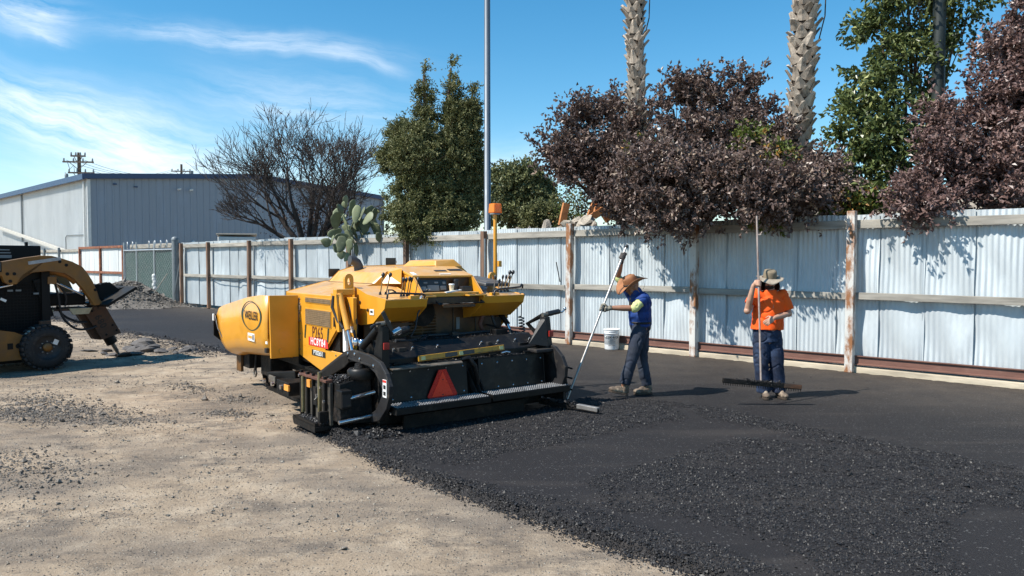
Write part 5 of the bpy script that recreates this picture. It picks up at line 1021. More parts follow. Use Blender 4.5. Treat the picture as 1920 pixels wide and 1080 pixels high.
# ---- hopper wings
for s in (-1, 1):
    ts = [2.54, 2.8, 3.3, 3.9, 4.4, 4.62, 4.74]; top = [1.345, 1.345, 1.30, 1.215, 1.14, 1.09, .99]
    base = [(1.60, 0), (1.615, .35), (1.615, .52), (1.59, .64), (1.53, .72), (1.44, .765), (1.30, .785)]
    vs = []
    for t, zt_ in zip(ts, top):
        for x, dz in base: z = zt_ - dz * (zt_ - .56) / .785; wf_ = max(0, (t - 3.9) / .84); vs.append((s * x, t - .50 * wf_ * (dz / .785) ** 1.5, z + (t - 2.54) * (-.065) * dz / .785))
    m_ = len(base); fs = [(i * m_ + j, i * m_ + j + 1, (i + 1) * m_ + j + 1, (i + 1) * m_ + j) for i in range(len(ts) - 1) for j in range(m_ - 1)]
    w = MB(); w.add(vs, fs, True); w = w.build('hopper_wing', M_yel, pv); so_ = w.modifiers.new('thick', 'SOLIDIFY'); so_.thickness = .018; so_.offset = 0
    e = MB(); e.hull8([(s * 1.59, 2.50, .565), (s * 1.235, 2.50, .565), (s * 1.235, 2.54, .565), (s * 1.59, 2.54, .565)], [(s * 1.605, 2.50, 1.35), (s * 1.235, 2.50, 1.345), (s * 1.235, 2.54, 1.345), (s * 1.605, 2.54, 1.35)]); e.build('wing_end_plate', M_dyel if 0 else M_yel, w, .005)
    MB().lathe([(.03, 0), (.03, .02)], c=(s * 1.46, 2.50, .655), axis=(0, -1, 0), n=14).build('pivot_pin', M_yel, w)
    MB().add([(s * 1.58, 2.6, 1.33), (s * .7, 2.6, .62), (s * .7, 4.7, .58), (s * 1.58, 4.7, .95)], [(0, 1, 2, 3)]).build('wing_floor', M_stl, w)
    f = MB(); f.hull8([(s * 1.64, 4.76, .86), (s * 1.64, 4.79, .86), (s * 1.30, 4.79, .45), (s * 1.30, 4.76, .45)][::1], [(s * 1.64, 4.76, 1.0), (s * 1.64, 4.79, 1.0), (s * 1.30, 4.79, .95), (s * 1.30, 4.76, .95)]); 
    fl = MB(); fl.prism([(s * 1.645, 1.0), (s * 1.645, .68), (s * 1.35, .43), (s * .7, .40), (s * .7, .8), (s * 1.5, .95)], 1, 4.765, 4.79); fl.build('rubber_apron', M_blk, w)
    if s < 0:
        MB().box((-1.652, 4.75, .95), (.02, .05, .10)).build('marker_lamp', M_lblw, w, .004)
        coil('coiled_cable', (-1.60, 4.70, .88), (-1.42, 4.42, .52), .042, 7, .006, w)
        b = MB(); b.tube([(-1.635, 4.72, .98), (-1.65, 4.55, .8), (-1.60, 4.35, .60)], .008, 6); b.build('cable', M_blkp, w)
        # emblem: pointed oval outline with lettering
        cy, cz = 3.13, 1.065; X0 = -1.628; em = MB(); N_ = 40
        def ov(a, rx, rz): 
            c, s2 = math.cos(a), math.sin(a); return (cy + rx * math.copysign(abs(c) ** 1.15, c), cz + rz * math.copysign(abs(s2) ** 1.0, s2))
        oo = [ov(2 * math.pi * k / N_, .40, .195) for k in range(N_)]; ii = [ov(2 * math.pi * k / N_, .345, .185) for k in range(N_)]
        em.add([(X0, *p) for p in oo] + [(X0, *p) for p in ii], [(k, (k + 1) % N_, N_ + (k + 1) % N_, N_ + k) for k in range(N_)]); em.build('emblem_ring', M_dgrn, w)
        text('WEILER', .155, 'lettering', M_lblk, w, frame((X0 - .002, cy, cz), (0, -1, 0), (0, 0, 1)), .92, bold=.001)
        MB().box((X0 + .002, 3.14, .785), (.004, .26, .10)).build('yellow_white_decal', M_lblw, w); MB().box((X0 - .001, 3.17, .785), (.004, .15, .035)).build('decal_print', M_lblo, w); MB().box((X0 - .001, 3.055, .785), (.004, .04, .07)).build('decal_print', M_lblk, w)
        MB().box((X0 + .016, 2.60, .80), (.004, .07, .12)).build('white_decal', M_lblw, w); MB().box((X0 + .012, 2.6, .81), (.004, .03, .04)).build('decal_print', M_lblk, w)
        MB().box((X0 + .02, 2.60, .66), (.04, .07, .06)).build('latch', M_blkp, w, .006)
MB().bx(-1.0, 1.0, 2.6, 4.5, .52, .56).build('hopper_floor', M_stl, pv)
# front frame, push roller and tow hook under the hopper
MB().bx(-1.1, 1.1, 3.9, 4.3, .36, .56).build('front_frame', M_tar, pv, .01)
MB().bx(-1.42, -1.38, 4.25, 4.45, .18, .48).build('front_side_plate', M_dyel, pv, .006)
MB().bx(-1.38, -1.0, 4.0, 4.44, .25, .50).build('bumper_block', M_tar, pv, .01); MB().bx(-1.30, -1.0, 3.35, 3.75, .20, .52).build('bumper_block', M_tar, pv, .01)
MB().bx(-1.2, -1.15, 2.6, 4.0, .46, .56).build('frame_rail', M_tar, pv)
for x in (-.9, 0.05): MB().tube([(x, 4.6, .38), (x + .85, 4.6, .38)], .10, 14).build('push_roller', M_stl, pv)
b = MB(); b.tube([(-1.33 + .0, 3.9 + .05 * math.cos(a), .20 + .055 * math.sin(a)) for a in np.linspace(0, 2 * math.pi, 13)], .012, 6); b.build('tow_ring', M_stl, pv)
b = MB(); b.tube([(-1.32, 3.85, .5), (-1.34, 3.86, .24)], .02, 6); b.build('tow_pin', M_tar, pv)
# ---- decals on the left door
door_fr = lambda y, z: frame((-1.2225, y, z), (0, -1, 0), (0, 0, 1))
text('P265', .205, 'model_number', mat('brown decal ink', (.09, .02, .015), .5), pv, door_fr(1.93, .90), .74, bold=.001)
for y in (2.29, 1.60): MB().prism([(y + .015, .82), (y + .05, .82), (y + .02, .985), (y - .015, .985)], 0, -1.226, -1.221).build('stripe', M_dgrn, pv)
MB().bx(-1.225, -1.2205, 1.62, 2.20, .742, .845).build('red_plate', M_lblr, pv); text('HC8Y84', .125, 'lettering', M_lblw, pv, frame((-1.2265, 1.91, .794), (0, -1, 0), (0, 0, 1)), .95, bold=.001)
MB().bx(-1.226, -1.2215, 1.70, 2.10, .628, .695).build('black_plate', M_lblk, pv); text('PT82651', .078, 'lettering', M_lblw, pv, frame((-1.2275, 1.90, .662), (0, -1, 0), (0, 0, 1)), .95, bold=.001)
MB().bx(-.976, -.9715, .93, 1.03, 1.17, 1.235).build('white_decal', M_lblw, pv)
text('N82', .04, 'lettering', M_lblk, pv, frame((-.978, .98, 1.205), (0, -1, 0), (0, 0, 1)), .9)
# ---- screed
sc_ = MB(); sc_.bx(-1.18, 1.04, .42, .92, .04, .66); sc_.build('screed_frame', M_tar, pv, .01)
sc_ = MB(); sc_.prism([(.40, .66), (.40, .74), (.62, .88), (.92, .88), (.92, .66)], 0, -1.16, 1.0); sc_.build('screed_top', M_blk, pv, .008)
MB().bx(-1.14, .98, .34, .40, .655, .672).build('screed_ledge', M_blk, pv, .003)
for x0, x1, n in ((-1.13, -.13, 1), (.03, 1.0, 2)):
    p = MB(); p.prism([(.30, .26), (.34, .66), (.395, .66), (.395, .26)], 0, x0, x1); p = p.build('screed_back_panel', M_blk, pv, .006)
    b = MB(); bolts(b, [(x0 + .05 + k * (x1 - x0 - .1) / 4, .31 + .01 * 0, z) for k in range(5) for z in (.32,)] + [(x0 + .05 + k * (x1 - x0 - .1) / 4, .334, .60) for k in range(5)], (0, -1, 0), .012); b.build('panel_bolts', M_chr, p)['kind'] = 'stuff'
p = MB(); p.add([(-1.13, .20, .655), (-.24, .24, .655), (-.20, .34, .668), (-1.13, .34, .668)], [(0, 1, 2, 3)]); p = p.build('deflector_lip', M_stl, pv); so_ = p.modifiers.new('thick', 'SOLIDIFY'); so_.thickness = .01
b = MB(); b.tube([(-.20, .34, .67), (-.12, .30, .69), (-.05, .28, .60), (0.0, .30, .42), (.02, .34, .28)], .028, 8); b.build('hinge_arm', M_blk, pv)
for x in (-.10, -.04, .01): MB().beam((x, .40, .55), (x + .05, .26, .28), .02, .05).build('linkage', M_tar, pv)
# warning triangle
tr_ = lambda r: [(-.475 + r * math.cos(a), .455 + r * math.sin(a)) for a in (R(90 + 120 * k + d) for k in range(3) for d in (-14, 14))]
t = MB(); t.prism([(x, z - .03) for x, z in [(-.52, .62), (-.43, .62), (-.285, .34), (-.315, .29), (-.635, .29), (-.665, .34)]], 1, .285, .292); t = t.build('warning_triangle', M_redd, pv)
MB().prism([(x, z - .03) for x, z in [(-.475, .60), (-.34, .33), (-.61, .33)]], 1, .280, .2845).build('triangle_face', M_redr, t)
for x, z in ((-.475, .48), (-.475, .315)): MB().lathe([(.008, 0), (.008, .004)], c=(x, .280, z), axis=(0, -1, 0), n=8).build('rivet', M_blkp, t)
# walkway steps with raised grip
grip = mat('grip plate steel', (.24, .24, .245), .55, .2, var=.3, scale=12, col2=(.03, .03, .03), c2cut=.6, c2scale=10)
for x0, x1, z in ((-1.20, -.02, .285), (.0, 1.14, .292)):
    s_ = MB().bx(x0, x1, .0, .28, z - .07, z).build('walkway_step', M_blk, pv, .006)
    g = MB(); nx_ = int((x1 - x0) / .032)
    for a in range(nx_):
        for b_ in range(7):
            cx, cy_ = x0 + .03 + a * .032, .03 + b_ * .036; g.add([(cx - .010, cy_ - .012, z), (cx + .010, cy_ - .012, z), (cx + .010, cy_ + .012, z), (cx - .010, cy_ + .012, z), (cx, cy_, z + .014)], [(0, 1, 4), (1, 2, 4), (2, 3, 4), (3, 0, 4)])
    g.build('grip_teeth', grip, s_)['kind'] = 'stuff'
    MB().bx(x0 + .01, x1 - .01, .005, .275, z, z + .0035).build('step_tread', M_blk, s_)
b = MB(); bolts(b, [(-1.20, .12, .22)], (-1, 0, 0), .016); b.build('step_bolt', M_chr, pv)
MB().bx(-1.0, .6, .20, .24, .02, .16).build('screed_plate_edge', M_tar, pv)
# left end: cranked tow arm and mast
ao = [(2.0, .36), (1.22, .70), (1.03, .78), (.85, .81), (.45, .795), (.20, .74), (.07, .64), (.0, .52), (.01, .40), (.07, .28), (.22, .14), (.40, .09)]
ai = [(1.9, .27), (1.16, .58), (1.0, .66), (.82, .685), (.48, .675), (.31, .62), (.21, .54), (.16, .47), (.17, .40), (.22, .33), (.30, .24), (.44, .17)]
def strip(x0, x1, A, B_):
    m = MB(); n = len(A); m.add([(x0, *p) for p in A] + [(x0, *p) for p in B_] + [(x1, *p) for p in A] + [(x1, *p) for p in B_],
      [(i, i + 1, n + i + 1, n + i) for i in range(n - 1)] + [(2 * n + i, 3 * n + i, 3 * n + i + 1, 2 * n + i + 1) for i in range(n - 1)] + [(i, 2 * n + i, 2 * n + i + 1, i + 1) for i in range(n - 1)] + [(n + i, n + i + 1, 3 * n + i + 1, 3 * n + i) for i in range(n - 1)] + [(0, n, 3 * n, 2 * n), (n - 1, 3 * n - 1, 4 * n - 1, 2 * n - 1)]); return m
arm_m = mat('dark grey machine paint', (.022, .021, .022), .45, spec=.3, var=.3, scale=5, col2=(.08, .065, .05), c2cut=.64, c2scale=8, dust=(.12, .11, .09), dustamt=.2, bump=.2, bscale=25, bdist=.004)
def end_arm(x0, x1, s):
    a = strip(x0, x1, ao, ai).build('tow_arm', arm_m, pv, .008)
    MB().beam((x1 if s > 0 else x0 - .01, .34, .69), (x1 if s > 0 else x0 - .01, .95, .715), .02, .012).build('arm_rib', arm_m, a)
    MB().prism([(1.0, .62), (1.8, .32), (1.85, .37), (1.1, .70), (.95, .74), (.9, .68)], 0, x0 - .02, x0).build('arm_gusset', M_blk, a, .006)
    b = MB(); bolts(b, [(x0 if s < 0 else x1, y, z) for y, z in ((.34, .69), (.95, .76), (.78, .77), (1.02, .68), (.66, .73))], (s, 0, 0), .02); b.build('arm_bolts', M_chr, a)['kind'] = 'stuff'
    MB().bx(min(x0, x0 - .002 * 2), x0, .05, .13, .40, .58).build('warning_decal', M_lblw, a) if s < 0 else None
    return a
ea = end_arm(-1.28, -1.23, -1)
MB().bx(-1.286, -1.283, .055, .125, .55, .575).build('decal_header', M_lblr, ea)
for z in (.42, .485): MB().bx(-1.286, -1.283, .065, .115, z, z + .04).build('decal_print', M_lblk, ea)
end_arm(1.06, 1.11, 1)
# masts with depth cranks
for s, x in ((-1, -1.17), (1, 1.06)):
    m = MB(); m.hull8([(x - .05, .28, .66), (x + .05, .28, .66), (x + .05, .50, .66), (x - .05, .50, .66)], [(x - .045 - .02 * s, .30, 1.10), (x + .035 - .02 * s, .30, 1.10), (x + .035 - .02 * s, .40, 1.10), (x - .045 - .02 * s, .40, 1.10)]); m = m.build('crank_mast', arm_m if s > 0 else M_blk, pv, .008)
    MB().bx(x - .03, x + .035, .258, .278, .86, .93).build('red_reflector', M_redr if 0 else mat('dull red reflector', (.30, .02, .015), .3), m, .003)
    b = MB(); b.tube([(x, .40, .78), (x - .08 if s > 0 else x + .0, .62, .95 if s < 0 else 1.0), (x - .02 * s, .38, 1.12)], .03, 8); b.build('mast_strut', M_blk, m)
    MB().tube([(x - .07, .34, 1.12), (x + .08, .34, 1.13)], .026, 10).build('crank_shaft', M_stl, m)
    if s > 0:
        MB().tube([(x + .0, .34, 1.13), (x + .19, .34, 1.155)], .032, 10).build('crank_grip', M_blkp, m); b = MB(); b.tube([(x + .19, .34, 1.155), (x + .24, .34, 1.14), (x + .27, .33, 1.17)], .012, 8); b.ell((x + .28, .33, 1.185), (.022, .022, .022)); b.build('crank_handle', M_chr, m)
        MB().hull8([(x - .28, .35, .78), (x - .04, .27, .74), (x - .04, .45, .74)], [(x - .10, .36, 1.06), (x - .05, .30, 1.08), (x - .05, .40, 1.08)]).build('mast_gusset', arm_m, m, .004)
        MB().bx(x - .26, x + .02, .22, .42, .68, .72).build('mast_foot', arm_m, m, .01)
    else:
        b = MB(); b.tube([(x - .04, .32, 1.13), (x - .12, .30, 1.12), (x - .17, .28, 1.10)], .012, 6); b.build('crank_handle', M_blkp, m)
        MB().tube([(x + .09, .30, 1.02), (x + .18, .30, 1.06)], .032, 12).build('coupler', M_chr, m); b = MB(); b.beam((x - .02, .3, 1.25), (x + .10, .3, 1.02), .02, .04); b.build('coupler_bar', M_blkp, m)
        MB().tube([(x - .10, .62, .86), (x - .02, .42, 1.06)], .04, 10).build('height_screw', M_blk, m)
        for yy_ in (.8, .66): MB().lathe([(.03, 0), (.04, .02), (.04, .06), (.02, .08)], c=(x - .08, yy_, .86), n=10).build('adjuster_nut', M_chr, m)
# right extension with its curved end shield
MB().prism([(.30, .66), (.55, .66), (.62, .1), (.10, .1), (.12, .45)], 0, 1.12, 1.16).build('end_shield', arm_m, pv, .006)
MB().hull8([(1.14, .20, .12), (1.36, .26, .16), (1.36, .8, .16), (1.14, .8, .12)], [(1.14, .24, .56), (1.30, .28, .46), (1.30, .8, .46), (1.14, .8, .56)]).build('screed_extension', M_tar, pv, .01)
for z in (.22, .36, .48): MB().tube([(1.25, .22, z), (1.30, .14, z - .02)], .012, 6).build('extension_pin', M_blk, pv)
# left extension box, rams, auger motor, end gate and ski
exb = MB().hull8([(-1.58, .50, .10), (-1.20, .50, .06), (-1.20, .92, .06), (-1.58, .92, .10)], [(-1.56, .56, .50), (-1.20, .56, .56), (-1.20, .92, .54), (-1.56, .92, .50)]).build('screed_extension', M_tar, pv, .01)
MB().tube([(-1.56, .44, .355), (-1.22, .44, .40)], .022, 12).build('extension_ram', M_chr, pv); MB().tube([(-1.64, .40, .135), (-1.24, .40, .165)], .022, 12).build('extension_ram', M_chr, pv)
MB().bx(-1.60, -1.48, .42, .56, .26, .45).build('slide_block', M_blk, pv, .01)
MB().bx(-1.595, -1.50, .414, .419, .285, .41).build('slide_cover', arm_m, pv)
mo = MB().lathe([(.14, 0), (.15, .02), (.15, .09), (.13, .11)], c=(-1.28, .62, .53), n=22).build('drum_motor', M_blk, pv); MB().lathe([(.06, 0), (.05, .05)], c=(-1.30, .62, .64), n=12).build('motor_cap', M_tar, mo)
eg = MB(); eg.bx(-1.70, -1.665, .52, 1.72, .05, .50); eg = eg.build('end_gate', mat('scraped steel plate', (.13, .115, .095), .45, .5, var=.5, scale=5, col2=(.03, .028, .026), c2cut=.52, c2soft=.15, c2scale=4), pv, .006)
for y, w in ((1.70, .05), (1.42, .07), (1.16, .03), (.66, .06)): MB().bx(-1.735, -1.70, y - w / 2, y + w / 2, .03, .56).build('gate_upright', M_blk, eg, .005)
for y, z0, z1 in ((1.56, .10, .50), (.82, .10, .60)): MB().tube([(-1.735, y, z0), (-1.735, y, z1)], .022, 10).build('gate_screw', mat('dull brass screw', (.26, .22, .12), .4, .6, var=.3), eg)
MB().bx(-1.74, -1.66, .55, 1.74, .50, .53).build('gate_top_rail', mat('rust brown rail', (.10, .04, .025), .7, var=.4), eg, .005)
MB().bx(-1.745, -1.72, 1.22, 1.36, .40, .48).build('gate_decal', M_lblo, eg); MB().bx(-1.73, -1.705, .98, 1.14, .22, .42).build('gate_plate', M_tar, eg, .004)
for y, z in ((1.70, .50), (.75, .44), (.62, .30), (.92, .34)): MB().lathe([(.018, 0), (.018, .02)], c=(-1.735, y, z), axis=(-1, 0, 0), n=6).build('gate_bolt', M_chr, eg)
MB().tube([(-1.78, .86, .30), (-1.74, .86, .34), (-1.74, .86, .52), (-1.74, .80, .60)], .012, 6).build('gate_handle', M_stl, eg)
sk = MB(); sk.prism([(.56, .0), (.56, .05), (1.42, .055), (1.52, .09), (1.56, .06), (1.50, .0)], 0, -1.86, -1.58); sk.build('ski', M_tar, eg, .008)
MB().beam((-1.84, .58, .07), (-1.84, 1.5, .075), .03, .03).build('ski_rail', M_blk, eg); MB().bx(-1.80, -1.62, .58, .66, .05, .20).build('ski_stop', M_tar, eg, .006)
MB().bx(-1.60, -1.0, 1.9, 2.3, .18, .34).build('auger_housing', M_tar, pv, .01); MB().box((-1.6, 1.95, .28), (.02, .14, .07)).build('amber_decal', M_lblo, pv)
MB().beam((-1.35, 2.2, .36), (-1.5, 2.75, .30), .12, .14).build('tow_point', M_blk, pv, .01); MB().box((-1.56, 2.55, .30), (.02, .22, .09)).build('side_step', M_stl, pv, .004)
for y in (2.1, 2.4, 2.7): MB().lathe([(.03, 0), (.03, .03)], c=(-1.60, y, .27), axis=(-1, 0, 0), n=8).build('pin', M_chr, pv)
# mix lying on the extension, the ski and beside the screed
def mix_on(lo, hi, n, sg, label, size=.012):
    rg = np.random.default_rng(sg); P = np.stack([rg.uniform(lo[0], hi[0], n), rg.uniform(lo[1], hi[1], n), rg.uniform(lo[2], hi[2], n)], 1)
    c, s = math.cos(PANG), math.sin(PANG); Wd = np.stack([P[:, 0] * c - P[:, 1] * s + PO[0], P[:, 0] * s + P[:, 1] * c + PO[1], P[:, 2]], 1)
    o = pebbles('hot_mix', Wd, size * np.exp(rg.normal(0, .4, n)), M_loose); tag(o, label, 'hot mix', kind='stuff')
mix_on((-1.56, .58, .50), (-1.2, .9, .55), 700, 1, 'black hot mix heaped on top of the screed extension')
eg.location = (.09, .36, 0); eg.scale = (1, .62, 1)
mix_on((-1.74, .72, .05), (-1.56, 1.25, .09), 600, 2, 'black hot mix spilled on the ski of the end gate')
mix_on((-1.5, -.05, .0), (-1.15, .45, .05), 600, 3, 'loose hot mix lying by the end of the walkway step')
# spirit level lying on the screed
cw = Matrix.Rotation(PANG, 3, 'Z') @ Vector((-.17, .345, .745)); lv = thing('spirit_level', 'long yellow spirit level resting on the black screed above the red triangle', 'spirit level', (cw.x + PO[0], cw.y + PO[1], cw.z), PANG); lv.rotation_euler = (R(-8), R(-2.2), PANG)
M_lv = mat('level yellow', (.46, .23, .02), .45, var=.25, scale=9, col2=(.2, .12, .03), c2cut=.6, c2scale=14)
MB().box((0, 0, .0), (1.15, .024, .062)).build('level_bar', M_lv, lv, .004)
for x, w in ((-.16, .16), (.07, .16)): MB().box((x, -.014, 0), (w, .006, .045)).build('grip_opening', M_blkp, lv, .003)
for x in (-.52, -.03, .53): MB().box((x, -.015, 0), (.05, .006, .04)).build('vial', mat('vial', (.5, .48, .2), .2), lv)
for x in (-.34, .34): MB().box((x, -.013, -.022), (.38, .004, .004)).build('edge_line', M_lblk, lv)

# clutter on the rear of the machine: hoses, cables, junction boxes, spilt crumbs
for k, pts in enumerate(([(-.70, 1.25, .95), (-.72, 1.10, .92), (-.80, .95, .88), (-.98, .80, .90), (-1.08, .66, .86)], [(-.60, 1.25, .80), (-.58, 1.08, .86), (-.30, .95, .90), (.10, .90, .895), (.50, .92, .90), (.80, .80, .90)], [(.80, 1.25, .95), (.84, 1.05, .93), (.92, .90, .90), (1.0, .62, .80)], [(-.20, 1.25, .72), (-.22, 1.0, .90), (-.40, .80, .885), (-.62, .70, .88), (-.85, .66, .90)], [(-.86, 1.24, 1.2), (-.88, 1.18, 1.0), (-.80, 1.1, .9)], [(.86, 1.24, 1.25), (.80, 1.15, 1.1), (.84, 1.12, .95)])):
    b = MB(); b.tube(pts, .013 + .006 * (k % 2), 7); b.build('hydraulic_hose', M_cable, pv)
for x, y, z, w, d_, h_, m_ in ((-.55, .78, .90, .14, .10, .06, M_blk), (.62, .74, .91, .18, .12, .07, M_blk), (.05, .86, .905, .10, .08, .05, arm_m), (.30, .50, .80, .06, .05, .05, arm_m), (-.85, .52, .80, .10, .06, .07, arm_m), (.78, .46, .76, .14, .05, .06, M_blk)):
    MB().box((x, y, z), (w, d_, h_), (0, 0, .06)).build('junction_box', m_, pv, .006)
for x in (-.95, -.72, -.40, .20, .44, .70, .92): MB().lathe([(.014, 0), (.014, .02), (.008, .03)], c=(x, .52, .812), axis=(0, -.6, 1), n=8).build('deck_bolt', M_chr, pv)
for x, z in ((-.92, 1.13), (-.82, 1.10), (.62, 1.17), (.98, 1.15)): MB().box((x, 1.256, z), (.05, .004, .03)).build('small_decal', M_lblw, pv)
for y, z in ((1.06, 1.0), (1.06, .88), (1.07, .78)): MB().box((-1.125, y + .12, z), (.005, .06, .07)).build('small_decal', M_lblw, pv)
b = MB(); b.tube([(.38, .36, .70), (.46, .37, .71), (.50, .35, .70)], .012, 6); b.build('chain_hook', M_chr, pv)
for x in (-1.0, -.55, .25, .75): MB().box((x, .352, .69), (.09, .03, .02)).build('ledge_clip', M_tar, pv, .004)
mix_on((-1.1, .34, .67), (.95, .41, .68), 500, 12, 'black crumbs lying along the ledge of the screed', .007)
mix_on((-1.1, .62, .885), (.98, .90, .89), 500, 13, 'black crumbs scattered over the top deck of the screed', .007)
# ------------------------------------------------------------------ skid steer with hydraulic breaker (local x = forward, y = left/away, z = up)
M_cy = mat('skid steer yellow', (.21, .09, .012), .5, var=.25, scale=4, col2=(.16, .08, .03), c2cut=.56, c2soft=.12, c2scale=3.5, dust=(.4, .33, .24), dustamt=.3, bump=.15, bscale=25)
M_cb = mat('skid steer black', (.006, .006, .006), .6, spec=.25, var=.3, scale=6, dust=(.09, .08, .07), dustamt=.3)
M_tyre = mat('tyre rubber', (.016, .016, .017), .8, var=.4, scale=9, col2=(.07, .06, .05), c2cut=.62, c2scale=8, bump=.3, bscale=30)
M_brk = mat('rusty breaker housing', (.10, .042, .018), .7, var=.35, scale=6, col2=(.05, .03, .02), c2cut=.52, c2soft=.1, c2scale=5, bump=.3, bscale=30)
M_beige = mat('beige bracket edge', (.50, .42, .27), .6, var=.2, scale=10)
sk = thing('skid_steer_loader', 'yellow and black skid steer loader at the left edge with raised curved lift arm', 'loader', (-7.73, 12.4, DIRT_Z + .01), math.atan2(.768, .64))
def wheel(fx_, l0):
    w = MB(); w.lathe([(.20, .0), (.235, -.01), (.33, .0), (.352, .03), (.36, .08), (.36, .24), (.352, .28), (.33, .31), (.2, .31)], c=(fx_, l0, .37), axis=(0, 1, 0), n=40, cap=False); t = w.build('tyre', M_tyre, sk)
    lug = MB().box((0, 0, 0), (.055, .15, .03)).mesh('tread_lug', M_tyre)
    for k in range(26):
        for s in (0, 1):
            a = 2 * math.pi * (k + .5 * s) / 26; o = bpy.data.objects.new('tread_lug', lug); COL.objects.link(o); o.parent = t
            o.location = (fx_ + .366 * math.cos(a), l0 + (.075 if s == 0 else .235), .37 + .366 * math.sin(a)); o.rotation_euler = (0, -a + math.pi / 2, 0)
    sid = MB()
    for k in range(26): a = 2 * math.pi * k / 26; sid.lathe([(.013, 0), (.009, .008)], c=(fx_ + .315 * math.cos(a), l0 - .002, .37 + .315 * math.sin(a)), axis=(0, -1, 0), n=6)
    sid.build('sidewall_holes', M_cb, t)['kind'] = 'stuff'
    r = MB(); r.lathe([(.235, -.012), (.225, .0), (.215, .06), (.08, .075), (.002, .075)], c=(fx_, l0, .37), axis=(0, 1, 0), n=36, cap=False); r = r.build('rim', mat('dark rim', (.03, .03, .032), .6, var=.4, scale=8, col2=(.08, .07, .06), c2cut=.6), t)
    MB().lathe([(.068, .0), (.068, .05), (.02, .055)], c=(fx_, l0 + .055, .37), axis=(0, -1, 0), n=24).build('hub', M_cy, t)
    for k in range(8): a = 2 * math.pi * k / 8; MB().lathe([(.012, 0), (.012, .025)], c=(fx_ + .10 * math.cos(a), l0 + .06, .37 + .10 * math.sin(a)), axis=(0, -1, 0), n=6).build('wheel_nut', M_grey, t)
    return t
wt_ = wheel(0, .0); wheel(-1.12, .0)
MB().box((.13, .035, .45), (.075, .006, .085), (0, R(25), 0)).build('paper_tag', M_lblw, wt_)
MB().box((-.235, .10, .66), (.16, .10, .006), (0, R(-38), 0)).build('chalk_patch', mat('chalky splash', (.42, .43, .36), .9, var=.4, scale=30, col2=(.05, .05, .05), c2cut=.55, c2scale=25), wt_)
for x in (0, -1.12): MB().lathe([(.2, 0), (.33, 0), (.36, .05), (.36, .26), (.33, .3), (.2, .3)], c=(x, 1.45, .37), axis=(0, 1, 0), n=28).build('tyre', M_tyre, sk)
b = MB(); b.prism([(-2.0, .20), (-.28, .20), (-.24, .40), (-.28, .56), (-.45, .64), (-1.2, .80), (-2.0, .86)], 1, .16, 1.6); b.build('lower_body', M_cy, sk, .012)
MB().prism([(-2.0, .13), (.45, .13), (.5, .3), (.40, .50), (-2, .50)], 1, .36, 1.4).build('chassis', M_cb, sk, .01)
MB().lathe([(.045, 0), (.045, .004)], c=(-.38, .158, .42), axis=(0, -1, 0), n=14).build('oil_port', M_cb, sk); MB().box((-.50, .158, .42), (.08, .004, .10)).build('oil_stain', M_cb, sk)
MB().box((.02, .18, .76), (.16, .1, .10)).build('step_bracket', M_brk, sk, .008)
# cab: posts, roof, side mesh
cb = MB(); cb.prism([(-2.0, .8), (-.45, .62), (.05, .60), (.22, .85), (.20, 1.62), (-2.0, 1.70)], 1, .52, 1.28); cb.build('cab_interior', M_cb, sk)
for f0 in (.12, -.75): MB().bx(f0 - .06, f0 + .07, .42, .50, .62, 1.72).build('cab_post', M_cb, sk, .006)
MB().bx(-1.9, .24, .40, 1.4, 1.70, 1.76).build('cab_roof', M_cb, sk, .01); MB().bx(-2.2, .22, .9, 1.5, 1.76, 2.08).build('roof_box', M_cb, sk, .02)
for z, l in ((1.99, .75), (1.94, .70), (1.86, .66)): MB().bx(-1.9, -.30, l, l + .04, z, z + (.018 if z > 1.9 else .05)).build('roof_rail', M_grey, sk, .004)
MB().bx(-.02, .02, .9, .95, 2.08, 2.14).build('roof_lamp', M_cb, sk)
g = MB()
for k in range(17): g.tube([(-.70 + k * .05, .45, .66), (-.70 + k * .05, .45, 1.45)], .0035, 4, cap=False)
for k in range(16): g.tube([(-.70, .45, .68 + k * .05), (.06, .45, .68 + k * .05)], .0035, 4, cap=False)
g = g.build('side_mesh', M_cb, sk)
MB().box((-.5, .44, 1.17), (.09, .01, .04), (0, .5, 0)).build('pale_scrap', M_lblw, sk)
for x, z in ((-.40, 1.32), (-.28, 1.32), (-.02, 1.26)): MB().box((x, .44, z), (.08, .01, .03)).build('small_tag', M_grey, sk)
MB().tube([(-.9, .40, 1.30), (-.38, .38, 1.42)], .022, 8).build('tilt_rod', M_chr, sk)
# lift arms
top = [(-1.9, 1.80), (-.56, 1.80), (-.2, 1.87), (.02, 1.905), (.18, 1.90), (.31, 1.865), (.50, 1.80), (.66, 1.71), (.74, 1.60), (.82, 1.46), (.89, 1.28), (.93, 1.14), (1.00, 1.04)]
low = [(-1.9, 1.56), (-.56, 1.57), (-.52, 1.46), (-.44, 1.42), (-.34, 1.43), (-.27, 1.56), (-.1, 1.62), (.14, 1.64), (.38, 1.60), (.52, 1.50), (.66, 1.32), (.76, 1.16), (.84, 1.02)]
def arm(x0, x1):
    m = MB(); n = len(top); f = lambda l, P: [(p[0], l, p[1]) for p in P]
    m.add(f(x0, top) + f(x0, low) + f(x1, top) + f(x1, low), [(n + i, n + i + 1, i + 1, i) for i in range(n - 1)] + [(2 * n + i, 2 * n + i + 1, 3 * n + i + 1, 3 * n + i) for i in range(n - 1)] + [(i, i + 1, 2 * n + i + 1, 2 * n + i) for i in range(n - 1)] + [(n + i, 3 * n + i, 3 * n + i + 1, n + i + 1) for i in range(n - 1)] + [(0, 2 * n, 3 * n, n), (n - 1, 2 * n - 1, 4 * n - 1, 3 * n - 1)])
    return m.build('lift_arm', M_cy, sk, .012)
a1 = arm(.28, .40); arm(1.36, 1.48)
